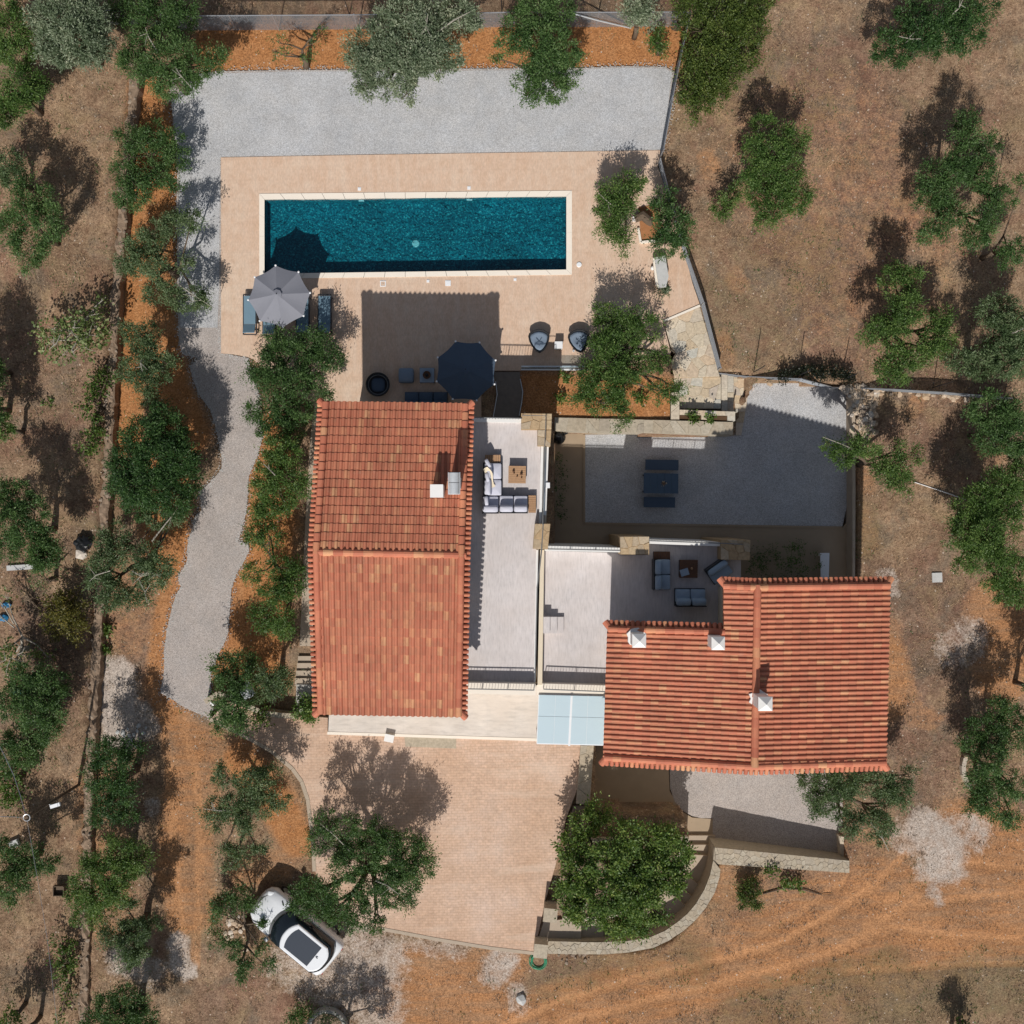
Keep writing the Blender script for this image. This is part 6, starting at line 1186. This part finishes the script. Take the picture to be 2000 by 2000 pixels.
T = [
 ('olive_tree', 'dark olive tree in the top left corner, left of the silvery tree', '25,62,34 42,104,34 10,22,32 8,95,24', 'olive', 2.4),
 ('silver_tree', 'pale silvery green tree at the top left, lightest crown of the left edge', '116,40,40 155,78,42 116,90,36 181,46,38 142,112,28 195,108,24 85,44,22 130,6,34 165,20,30 100,110,18 205,70,22', 'silver', 3.2),
 ('olive_tree', 'small olive tree at the left edge below the silvery tree', '52,172,34 16,196,34 80,166,22 22,228,24 40,210,24', 'olive', 2.3),
 ('olive_tree', 'wide olive tree across the wall at the upper left corner of the gravel yard', '285,88,32 323,124,34 388,128,32 420,120,22 262,122,26 330,168,24 292,148,24 365,158,22 245,108,16 350,100,22', 'olive', 2.7),
 ('olive_tree', 'olive tree at the top edge above the upper left corner of the gravel yard', '265,12,34 320,18,34 300,44,28 350,42,26 240,20,24 365,15,20', 'olive', 2.4),
 ('olive_tree', 'olive tree on the orange strip, its shadow on the left of the gravel yard', '250,268,24 298,260,24 330,278,26 344,308,24 244,338,24 268,368,26 322,345,20 252,308,18 248,378,22 265,395,14 345,372,12 275,280,22 300,330,16', 'olive', 1.7),
 ('olive_tree', 'olive tree at the left edge level with the top of the pool deck', '14,320,26 40,340,20 5,350,20', 'olive', 2.3),
 ('olive_tree', 'green olive tree in the left field level with the pool', '75,385,32 50,412,32 100,430,26 28,450,26 65,482,32 112,455,18 60,515,18', 'olive', 2.6),
 ('olive_tree', 'open branched olive tree left of the pool with a shadow of bare limbs on gravel', '300,455,26 335,438,22 375,430,22 275,480,24 285,506,26 250,520,20 300,520,20 305,572,22 334,580,20 375,583,26 362,513,14 258,502,16 395,590,14', 'olive', 1.9),
 ('fig_tree', 'pale leaved open fig tree in the left field beside the wall', '142,655,30 104,668,24 181,655,26 130,694,20 194,616,16 207,595,13 176,684,20 160,626,18 200,640,18 90,650,14', 'fig', 1.5),
 ('olive_tree', 'loose olive tree on the orange strip right of the pale fig tree', '259,642,20 285,655,24 272,712,26 310,720,26 280,746,22 248,733,18 290,775,18 325,712,16 290,690,20 268,672,16', 'olive', 2.4),
 ('vine', 'bright green climbing vine on the left wall below the fig tree', '202,746,20 186,785,18 181,811,14 186,850,20 168,883,14 215,735,14 162,800,9 180,870,14 195,765,12', 'vine', .8),
 ('olive_tree', 'largest dense round olive tree beside the gravel path', '275,850,36 330,845,36 250,895,36 300,900,40 345,890,36 358,935,30 262,945,34 310,955,36 345,978,26 235,918,22 270,985,26 320,810,22 230,950,18 365,900,20', 'olive', 2.9),
 ('olive_tree', 'small piece of olive crown at the left edge level with the vine', '5,820,20 8,842,18', 'olive', 2.2),
 ('olive_tree', 'big dark olive tree at the left edge casting a long shadow on the field', '26,1025,36 65,1046,34 90,1072,28 15,1065,30 108,1078,22 88,1096,22 40,975,34 75,1000,24 12,960,24', 'olive', 2.8),
 ('olive_tree', 'thin olive sapling at the left edge above the bare branched fig', '83,1124,20 106,1135,18', 'sparse', 1.6),
 ('olive_tree', 'open olive tree with pale dead limbs between the field wall and the gravel path', '225,1044,24 212,1072,22 235,1080,22 288,1085,24 312,1106,22 194,1111,24 194,1137,24 228,1155,24 285,1124,24 312,1126,20 246,1170,18 282,1170,14 207,1176,18 305,1015,20 330,1008,18 345,998,16', 'olive', 2.6),
 ('shrub', 'yellow green shrub against the left field wall', '124,1194,24 145,1207,24 116,1220,22 155,1228,18 134,1165,18 116,1181,20 105,1235,14 160,1190,14', 'yellow', 1.3),
 ('fig_tree', 'bare branched fig with few leaves at the left edge below the blue sheet', '26,1280,16 65,1280,14 31,1305,20 15,1264,14 100,1283,10 20,1165,12', 'fig', 1.6),
 ('olive_tree', 'dark olive tree at the left edge right of the bare branched fig', '52,1318,26 90,1323,26 116,1336,24 78,1344,28 39,1357,28 104,1362,26 104,1396,26 85,1414,26 31,1375,26 65,1388,26 100,1430,18', 'olive', 2.4),
 ('olive_tree', 'olive tree at the left edge above the bright green bush', '44,1440,28 65,1455,24 20,1466,25 60,1480,20 30,1500,16', 'olive', 2.2),
 ('olive_tree', 'upper olive tree in the row right of the field wall, below the grey gravel patch', '195,1470,22 225,1463,24 262,1468,18 186,1515,24 225,1530,26 245,1550,24 220,1583,24 195,1588,18 250,1588,18 230,1490,22 205,1545,20', 'olive', 2.4),
 ('olive_tree', 'olive tree with a shiny metal box beside it at the foot of the gravel path', '434,1302,24 470,1300,22 447,1333,24 443,1358,24 456,1382,24 455,1400,20 467,1415,18 440,1416,18 480,1330,16 490,1310,14', 'olive', 2.2),
 ('olive_tree', 'small olive tree with a forked trunk left of the side steps', '532,1325,24 551,1333,22 535,1346,18 518,1333,18 510,1360,12', 'olive', 2.1),
 ('palm_shrub', 'small spiky shrub at the upper left corner of the driveway', '505,1364,14 503,1414,14 512,1395,12 498,1400,10', 'vine', 1.0),
 ('round_bush', 'small dark round bush at the bottom left corner of the main roof', '590,1383,16 600,1372,12 606,1392,12', 'citrus', 1.0),
 ('olive_tree', 'lower olive tree between the gravel path and the left wall of the larger villa', '526,1057,22 513,1020,22 552,1108,26 565,1135,24 539,1168,24 515,1212,20 560,1215,22 552,1233,16 508,1200,16 585,1116,16 531,1155,20 495,1118,18 575,1150,16 500,1046,18', 'olive', 2.4),
 ('olive_tree', 'middle olive tree between the gravel path and the left wall of the larger villa', '539,875,24 560,888,24 526,927,26 578,940,20 513,953,18 596,938,14 552,971,26 526,987,24 585,960,16 531,904,24 500,1000,14', 'olive', 2.5),
 ('olive_tree', 'big olive tree at the upper left corner of the main roof, below the loungers', '534,662,20 578,666,22 609,668,22 539,681,28 590,686,28 634,681,24 658,707,18 611,715,28 526,715,28 585,746,30 541,748,30 624,766,18 565,797,28 521,805,26 488,728,18 590,805,20 547,831,24 572,844,18 640,774,10 490,805,16 505,835,14', 'olive', 1.9),
 ('sapling', 'thin bare branched sapling on the orange strip at the top', '547,85,14 596,109,16 611,85,14 624,65,10 560,103,10 537,100,8', 'sparse', 1.7),
 ('silver_tree', 'largest silver green olive tree at the top centre, overhanging the gravel yard', '785,26,34 759,52,34 823,39,36 707,85,24 694,109,22 746,85,32 810,78,36 849,98,30 875,109,26 720,135,24 707,155,20 785,155,24 759,168,18 792,188,14 888,16,30 908,32,26 823,111,30 759,116,28 841,65,32 862,129,20 805,124,26 720,172,12 730,110,24 780,100,26', 'silver', 3.1),
 ('olive_tree', 'tall olive tree at the top edge overhanging the right half of the gravel yard', '1052,20,36 1090,15,32 1026,39,28 1085,78,30 1052,78,28 1109,98,22 1039,109,24 1031,160,24 1065,148,28 1109,146,24 1085,170,26 1052,183,22 1109,116,22 1015,85,18 1070,116,26 1030,185,10 1000,55,24 988,85,16 975,115,10', 'olive', 2.9),
 ('olive_tree', 'small round olive crown at the top edge over the wire fence', '1246,14,24 1266,26,20 1232,30,14', 'silver', 2.0),
 ('shrub', 'small narrow green shrub on the orange soil at the right end of the top strip', '1284,70,13 1287,92,11 1280,82,10', 'olive', .9),
 ('shrub', 'dry grey shrub in the corner of the wire fence at the top', '1330,36,12 1318,54,10 1335,22,8', 'sparse', 1.0),
 ('hedge', 'dense dark yellow green hedge mass right of the top fence corner', '1350,15,34 1400,20,40 1460,18,38 1370,60,34 1420,70,42 1465,62,30 1360,105,28 1400,115,38 1448,105,32 1350,150,26 1385,160,36 1422,145,32 1345,190,22 1373,195,26 1403,180,22 1352,218,14 1478,10,30 1440,40,30', 'hedge', 1.3),
 ('olive_tree', 'olive tree at the top right end of the pool deck, above the corner planter', '1220,352,18 1194,378,22 1220,380,24 1181,401,22 1194,420,24 1220,404,18 1186,453,16 1215,460,16 1220,481,11 1248,352,14 1200,440,18 1240,372,14', 'olive', 1.6),
 ('olive_tree', 'olive tree leaning over the wire fence right of the corner planter', '1311,453,28 1331,440,20 1292,388,18 1298,479,22 1331,478,18 1311,385,12 1290,410,16 1316,428,20', 'olive', 2.3),
 ('olive_tree', 'large olive tree rooted in the orange bed beside the flagstone path', '1186,616,24 1233,616,22 1194,648,30 1233,645,26 1272,640,20 1181,676,28 1220,676,30 1194,707,30 1155,722,20 1220,722,28 1145,746,20 1181,760,28 1220,754,28 1135,774,16 1168,787,22 1207,780,22 1220,806,14 1215,824,11 1285,707,18 1292,690,14 1259,707,16 1285,764,18 1322,761,12 1305,772,14 1150,765,16', 'olive', 1.9),
 ('olive_tree', 'upper left olive tree of the right field', '1490,250,22 1475,290,24 1510,300,32 1500,340,34 1540,330,28 1470,340,18 1530,265,20 1560,270,20 1480,380,22 1520,390,26 1560,390,24 1505,420,22 1575,370,16 1540,360,24 1492,435,14', 'olive', 2.4),
 ('shrub', 'small olive bush left of the upper left olive tree in the right field', '1425,392,16 1412,412,16 1436,374,12', 'olive', 1.2),
 ('olive_tree', 'tall olive tree at the upper right of the right field', '1888,238,20 1883,264,24 1935,285,22 1867,331,28 1914,336,30 1823,344,26 1888,311,30 1836,375,24 1811,393,22 1862,419,24 1927,419,26 1960,383,22 1816,455,20 1901,461,24 1836,440,22 1927,453,20 1940,362,24', 'olive', 2.7),
 ('olive_tree', 'wide olive tree at the top edge of the right field', '1836,20,36 1888,20,34 1798,65,32 1849,65,34 1890,72,30 1733,85,24 1760,98,24 1920,15,24 1823,85,28 1780,30,28 1760,120,9 1720,100,14', 'olive', 1.9),
 ('olive_tree', 'sliver of olive crown at the right edge below the tall field tree', '1979,492,24 1957,505,14 1996,355,10', 'olive', 2.2),
 ('olive_tree', 'forked olive tree in the right field with two long shadows', '1741,534,22 1785,544,22 1759,567,26 1772,603,28 1720,645,26 1746,640,26 1764,616,26 1836,624,24 1849,650,26 1823,660,26 1746,702,28 1785,697,26 1733,720,24 1697,655,14 1759,728,18 1831,685,18 1808,681,18', 'olive', 2.4),
 ('olive_tree', 'wide olive tree at the right edge above the dense mesh fence', '1945,604,30 1974,624,32 1992,645,30 1953,655,28 1979,681,32 1927,707,26 1966,707,30 1914,725,22 1888,707,20 1862,704,14 1992,707,28', 'olive', 2.5),
 ('olive_tree', 'dense olive tree at the right edge just below the mesh fence', '1927,798,32 1953,823,34 1979,810,34 1940,862,30 1979,862,32 1995,890,28', 'olive', 2.8),
 ('olive_tree', 'biggest dark olive tree at the right edge, right of the white pipe on the ground', '1992,930,32 1919,971,30 1953,953,32 1979,966,32 1888,992,26 1927,995,32 1888,1026,30 1927,1039,32 1966,1026,34 1875,1052,22 1914,1065,30 1953,1072,30 1901,1093,24 1870,1106,10 1940,1090,26 1945,1135,22 1971,1142,24 1984,1111,28 1960,1163,16 1984,1160,20', 'olive', 2.8),
 ('olive_tree', 'small spreading olive tree at the right end of the gravel court', '1624,870,18 1655,873,20 1645,896,16 1686,870,20 1702,883,16 1733,904,18 1759,883,16 1790,888,14 1728,922,18 1759,919,20 1769,945,16 1750,945,14', 'olive', 2.0),
 ('olive_tree', 'olive tree with a white stone kerb at the lower right edge', '1953,1388,26 1914,1427,22 1901,1453,20 1979,1414,30 1940,1453,28 1927,1486,28 1979,1453,30 1914,1526,24 1940,1539,24 1979,1534,26 1914,1565,22 1953,1585,20 1930,1572,20 1979,1604,16 1904,1580,14', 'olive', 2.4),
 ('olive_tree', 'olive tree behind the lower right corner of the smaller villa roof', '1578,1528,22 1616,1533,26 1655,1520,26 1681,1528,22 1598,1552,22 1642,1565,22 1609,1572,16 1598,1590,8 1660,1611,20 1680,1603,16 1728,1531,26 1754,1539,24 1759,1560,18 1728,1572,24 1720,1603,18 1733,1616,16 1715,1637,12 1778,1512,12 1645,1603,14', 'olive', 2.0),
 ('citrus_tree', 'big broad leaved bright green tree inside the curved wall', '1168,1585,22 1142,1609,24 1116,1655,28 1220,1629,30 1272,1637,28 1305,1637,22 1323,1668,26 1181,1681,38 1129,1707,34 1233,1694,40 1285,1707,38 1116,1733,28 1181,1746,38 1246,1746,38 1310,1720,26 1142,1780,26 1202,1785,34 1259,1772,30 1116,1772,20 1220,1806,20 1250,1808,16 1290,1788,12 1207,1826,10 1325,1700,18', 'citrus', 2.5),
 ('olive_tree', 'big open olive tree at the left edge of the driveway, above the white car', '642,1609,22 624,1642,22 681,1611,22 746,1616,22 759,1645,26 728,1642,24 798,1655,26 823,1668,22 831,1691,18 785,1694,28 759,1681,28 694,1666,26 681,1691,28 720,1720,28 759,1720,28 798,1720,26 759,1746,24 790,1761,16 604,1733,22 642,1733,22 591,1751,20 629,1759,24 616,1774,20 655,1780,22 694,1767,22 707,1785,22 733,1803,16 740,1790,12 648,1596,12 666,1655,20 676,1803,18 585,1765,14', 'olive', 2.7),
 ('olive_tree', 'olive tree in the soil bed left of the driveway edge', '440,1515,22 479,1526,22 419,1578,20 453,1575,22 484,1585,24 427,1603,18 466,1616,20 435,1655,14 466,1668,16 455,1686,14 515,1572,22 546,1560,18 508,1531,22 526,1515,18 508,1668,14 500,1500,14', 'olive', 2.3),
 ('olive_tree', 'small olive tree whose twigs overhang the bonnet of the white car', '440,1766,22 479,1752,22 427,1780,18 427,1831,16 466,1857,18 479,1883,16 518,1806,9 508,1850,7 520,1883,13 470,1900,10', 'olive', 1.5),
 ('olive_tree', 'largest olive tree in the row right of the field wall, left of the dirt track', '194,1676,26 233,1660,28 272,1676,24 168,1707,26 220,1707,30 259,1702,24 155,1746,24 194,1746,30 233,1740,24 168,1780,24 202,1785,22', 'olive', 2.6),
 ('olive_tree', 'lower olive tree in the row beside the whitish patch on the dirt track', '233,1823,22 272,1818,22 298,1810,16 215,1829,16 259,1849,24 280,1857,16 254,1870,18 251,1772,16 256,1795,14', 'olive', 2.4),
 ('olive_tree', 'olive tree cut by the bottom edge left of the dirt track', '246,1945,24 272,1960,24 207,1966,22 233,1979,24 285,1986,24 181,1992,22 259,1992,24 230,2030,34 270,2030,34', 'olive', 2.4),
 ('vine', 'bright green vines trailing along the lower part of the field wall', '130,1834,16 124,1862,16 130,1888,18 132,1912,14 140,1945,10 125,1982,10 134,1875,14', 'vine', .7),
 ('olive_tree', 'olive tree at the left edge below the lamp pole', '26,1681,26 65,1668,22 90,1686,18 39,1715,24 15,1720,24 18,1746,18 105,1683,12 10,1650,22', 'olive', 2.2),
 ('lemon_bush', 'bright yellow green bush at the left edge above the lamp pole', '20,1520,24 39,1534,22 15,1547,20 31,1560,14 8,1500,18', 'vine', 1.5),
 ('shrub', 'bright green bush in the bottom left corner', '18,1985,22 35,1992,12', 'vine', 1.6),
 ('shrub', 'low green plant growing at the round cistern on the bottom edge', '596,1984,16 578,1992,13 590,1968,10', 'olive', .9),
 ('shadow_hedge', 'added almost black hedge standing in for a dome of shadow behind the mesh fence', '1530,734,8 1548,729,11 1566,726,13 1586,724,14 1606,726,14 1626,730,12 1644,735,9 1658,739,6', 'dark', .15),  # dark foliage added in place of a dome of shadow behind the fence
 ('shrub', 'dark shrub in the shaded bed by the white bench, above the smaller villa roof', '1540,1085,20 1570,1078,18 1590,1098,14 1560,1112,18 1530,1112,16', 'sparse', -.6),
 ('shrub', 'dark shrub in the shaded bed right of the right stone pier of the smaller terrace', '1480,1085,18 1505,1078,18 1500,1105,18 1476,1108,14', 'sparse', -.6),
 ('shrub', 'row of dark low plants against the court side wall of the long terrace', '1090,900,9 1092,925,10 1089,950,10 1091,975,10 1089,1000,9', 'sparse', -.8),
 ('shrub', 'thin dry plants growing on the round cistern', '625,1985,14 650,1982,12 638,1998,16 662,1995,10', 'sparse', .85),
 ('shrub', 'small yellow green bush on the dry soil below the retaining wall', '1453,1738,15 1470,1742,15 1460,1760,16 1476,1760,12 1450,1752,11 1464,1728,10', 'hedge', .55),
 ('dry_shrub', 'tangle of dry grey twigs left of the field wall below the yellow green shrub', '105,1262,22 135,1268,20 88,1290,20 60,1238,18 150,1290,16', 'dry', .5),
 ('dry_shrub', 'tangle of dry grey twigs at the left edge between the plank and the blue sheets', '70,1165,18 95,1185,16 45,1150,14 60,1195,16', 'dry', .5),
 ('dry_shrub', 'tangle of dry brush behind the top wire fence, left of the bare sapling', '420,30,12 445,26,12 470,30,10 400,36,10', 'dry', .4),
 ('shrub', 'small green weed bush by the bottom right edge', '1884,1997,10 1893,2004,8', 'vine', .4),
]
for name, lab, lob, kind, z in T:
    g_ = OL if name == 'olive_tree' else None
    kw = {}
    if name == 'vine': kw = dict(zj=.2, fork=.2)
    if name in ('hedge', 'shadow_hedge'): kw = dict(zj=.25, flat=.9)
    if z < 0 or 'cistern' in lab: kw = dict(trunk=False, zj=.1)
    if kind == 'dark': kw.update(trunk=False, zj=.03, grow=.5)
    if 'largest dense' in lab: kw = dict(dens=1.4)
    if kind == 'citrus': kw = dict(zj=.9)
    if name == 'fig_tree': kw = dict(bark='pale_bark', zj=.6)
    tree(name, lab, 'hedge' if 'hedge' in name else 'vine' if name == 'vine' else 'bush' if name in ('shrub', 'dry_shrub', 'lemon_bush', 'round_bush', 'palm_shrub') else 'tree', lob, kind, z, group=g_, **kw)
# trees just outside the picture whose shadows fall into it
for lab, lob, z in (('olive tree outside the left edge whose shadow crosses the left field', '-35,705,32 -20,730,30 -60,720,40 -40,680,24', 2.8), ('olive tree outside the left edge with a branched shadow on the field', '-30,800,34 -60,820,36 -20,770,24 -45,775,30', 2.7), ('young tree outside the bottom edge with a narrow shadow on the weeds', '1884,2056,22 1880,2068,20', 1.55), ('olive tree below the bottom edge behind the round cistern, its shadow on the pale gravel', '600,2078,28 645,2085,34 690,2072,26 720,2080,20', 2.4), ('palm like shrub outside the bottom left corner with a spiky shadow', '20,2030,24 40,2040,20', 2.4), ('olive tree outside the right edge, right of the red soil patch', '2060,1330,40 2040,1360,34 2050,1390,30', 2.6)):
    tree('olive_tree', lab, 'tree', lob, 'olive', z, group=OL)
# small bed plants
for k, (px, py, r, lab) in enumerate(((1103, 736, 11, 'little green plant in the lit part of the orange bed by the glass balustrade'), (1094, 777, 10, 'little green plant at the shadow line in the orange bed'), (1295, 566, 13, 'small green plant at the lower end of the weathered stone bench'), (1533, 1724, 12, 'small green weed above the fallen branch, left one'), (1558, 1727, 12, 'small green weed on the fallen branch'), (1508, 1700, 11, 'small green weed just below the retaining wall'), (416, 1398, 8, 'tiny green plant at the corner of the gravel path and driveway'), (100, 785, 9, 'tiny green weed in the left field left of the vine'), (206, 1229, 6, 'small dark plant in the bare soil above the gravel patch, upper one'), (207, 1268, 7, 'small dark plant in the bare soil just above the gravel patch'), (1385, 817, 7, 'small herb between the two pockets of the stone planter'), (1350, 816, 8, 'small herb in the left pocket of the stone planter'), (1255, 780, 9, 'little green plant beside the tree trunk in the orange bed'))):
    tree('small_plant', lab, 'plant', [(px, py, r * .62), (px + r * .4, py + r * .3, r * .42)], 'vine' if k != 2 else 'silver', .16, trunk=False, part='foliage', zj=.05, dens=.45 if 3 <= k <= 5 else .8, group='small plants in the beds')
# ------------------------------------------------------------------ ground cover nobody could count
def blocked(X, Y):
    polys = [XY(north_path), XY(deck), XY(drive, .4), XY(P('336,200 380,145 1312,134 1293,300 432,310 345,480'))] + [p for p, _ in PITS]
    polys += [[(v.x, v.y) for v in WL(P('600,800 930,800 1460,1060 1740,1140 1735,1500 600,1400'), 2)], XY(P('1060,1740 1110,1590 1400,1640 1400,1710 1340,1810 1240,1862 1050,1868'), .3)]
    m = np.zeros(X.shape, bool)
    for p in polys: m |= inside_np(X, Y, p)
    return m
def cover(n, rng, ext=23.5):
    X = rng.uniform(-ext, ext, n); Y = rng.uniform(-ext, ext, n); k = ~blocked(X, Y); return X[k], Y[k]
def tufts(name, lab, n, blades, hmin, hmax, width, mat, weight, seed, spread=.07):
    rng = np.random.default_rng(seed); X, Y = cover(n, rng); w = weight(X, Y); k = rng.random(len(X)) < w; X, Y = X[k], Y[k]; Z = np.concatenate([terrain_np(a, b) for a, b in zip(np.array_split(X, 40), np.array_split(Y, 40))]); m = len(X) * blades
    i = np.repeat(np.arange(len(X)), blades); p = np.stack([X[i], Y[i], Z[i] - .01], 1) + np.c_[rng.normal(0, spread, (m, 2)), np.zeros(m)]; a = rng.uniform(0, 2 * PI, m); h = rng.uniform(hmin, hmax, m); ln = rng.uniform(.3, 1.5, m) * h; s_ = np.stack([-np.sin(a), np.cos(a), np.zeros(m)], 1) * width * rng.uniform(.6, 1.4, m)[:, None]
    tip = p + np.stack([np.cos(a) * ln, np.sin(a) * ln, h], 1); v = np.stack([p - s_ / 2, p + s_ / 2, tip], 1).reshape(-1, 3); o = newobj(name, np_mesh(name, v, 3, mat, np.clip(rng.normal(.5, .25, m), 0, 1))); tag(o, lab, None, None, 'stuff'); return o
soilw = lambda X, Y: strokes(X, Y, SOIL); limew = lambda X, Y: strokes(X, Y, LIME); weedw = lambda X, Y: strokes(X, Y, WEED)
tufts('dry_grass', 'short dry straw coloured grass over the fields', 60000, 5, .04, .12, .022, 'straw', lambda X, Y: np.clip(.85 - 1.0 * soilw(X, Y) - .9 * limew(X, Y), .02, 1) * (.35 + .65 * (np.sin(X * 1.3 + np.sin(Y)) * np.cos(Y * 1.1 - X * .5) > -.2)), 11)
tufts('green_weeds', 'scattered green weeds on the dry ground', 26000, 6, .04, .13, .035, 'leaf_olive', lambda X, Y: np.clip(.03 + .5 * weedw(X, Y) + .16 * (X < -16.5), 0, 1) * (np.sin(X * 2.1 + Y) * np.sin(Y * 1.9 - X * .7) > -.1), 12, .10)
tufts('dead_weeds', 'low dry brown weeds scattered over the bare ground', 40000, 9, .03, .12, .03, 'dead_weed', lambda X, Y: np.clip((.08 + .35 * (X < -16.5)) + .25 * weedw(X, Y) + .45 * strokes(X, Y, BROWN) + .3 * (strokes(X, Y, [(1, 240, '1100,1940 1500,1880 2000,1760')])), 0, .8) * (np.sin(X * 2.7 + 1.3 * np.sin(Y * 1.9)) * np.sin(Y * 3.1 - X) > .1) * (strokes(X, Y, RUTS) < .3), 15, .11)
def pebbles(name, lab, n, smin, smax, mat, weight, seed):
    rng = np.random.default_rng(seed); X, Y = cover(n, rng); k = rng.random(len(X)) < weight(X, Y); X, Y = X[k], Y[k]; Z = np.concatenate([terrain_np(a, b) for a, b in zip(np.array_split(X, 20), np.array_split(Y, 20))]); m = len(X)
    octa = np.array([(1, 0, 0), (0, 1, 0), (-1, 0, 0), (0, -1, 0), (0, 0, .8), (0, 0, -.5)]); fc = np.array([(0, 1, 4), (1, 2, 4), (2, 3, 4), (3, 0, 4)]); r = rng.uniform(smin, smax, m) ** 1.0
    v = octa[None] * r[:, None, None] * rng.uniform(.6, 1.3, (m, 6, 1)); a = rng.uniform(0, 6.28, m); c, s_ = np.cos(a)[:, None], np.sin(a)[:, None]; vx = v[..., 0] * c - v[..., 1] * s_ + X[:, None]; vy = v[..., 0] * s_ + v[..., 1] * c + Y[:, None]; V = np.stack([vx, vy, v[..., 2] + Z[:, None]], -1).reshape(-1, 3)
    F = (fc[None] + 6 * np.arange(m)[:, None, None]).reshape(-1, 3); me = bpy.data.meshes.new(name); me.from_pydata(V.tolist(), [], F.tolist()); me.materials.append(M[mat]); o = newobj(name, me); tag(o, lab, None, None, 'stuff')
pebbles('loose_stones', 'small loose stones strewn over the bare ground', 9000, .012, .045, 'rubble', lambda X, Y: np.clip(.10 + .25 * soilw(X, Y) + .8 * limew(X, Y), 0, 1), 13)


# stones spilled along the edges of the gravel
def spill(name, lab, poly, z, n, mat, seed, sd=.10):
    rng = np.random.default_rng(seed); p = np.array(XY(poly)); q = np.roll(p, -1, 0); L = np.linalg.norm(q - p, axis=1); e = rng.choice(len(p), n, p=L / L.sum()); t = rng.random(n)[:, None]; c = p[e] * (1 - t) + q[e] * t + rng.normal(0, sd, (n, 2)); X, Y = c[:, 0], c[:, 1]; Z = np.maximum(terrain_np(X, Y), z)
    octa = np.array([(1, 0, 0), (0, 1, 0), (-1, 0, 0), (0, -1, 0), (0, 0, .8)]); fc = np.array([(0, 1, 4), (1, 2, 4), (2, 3, 4), (3, 0, 4)]); v = octa[None] * rng.uniform(.012, .032, n)[:, None, None] * rng.uniform(.6, 1.3, (n, 5, 1)); V = (v + np.stack([X, Y, Z], 1)[:, None, :]).reshape(-1, 3); F = (fc[None] + 5 * np.arange(n)[:, None, None]).reshape(-1, 3)
    me = bpy.data.meshes.new(name); me.from_pydata(V.tolist(), [], F.tolist()); me.materials.append(M[mat]); tag(newobj(name, me), lab, None, None, 'stuff')
spill('spilled_gravel', 'gravel stones spilled along the edge of the gravel path', north_path, 0.0, 7000, 'grey_rock', 21)
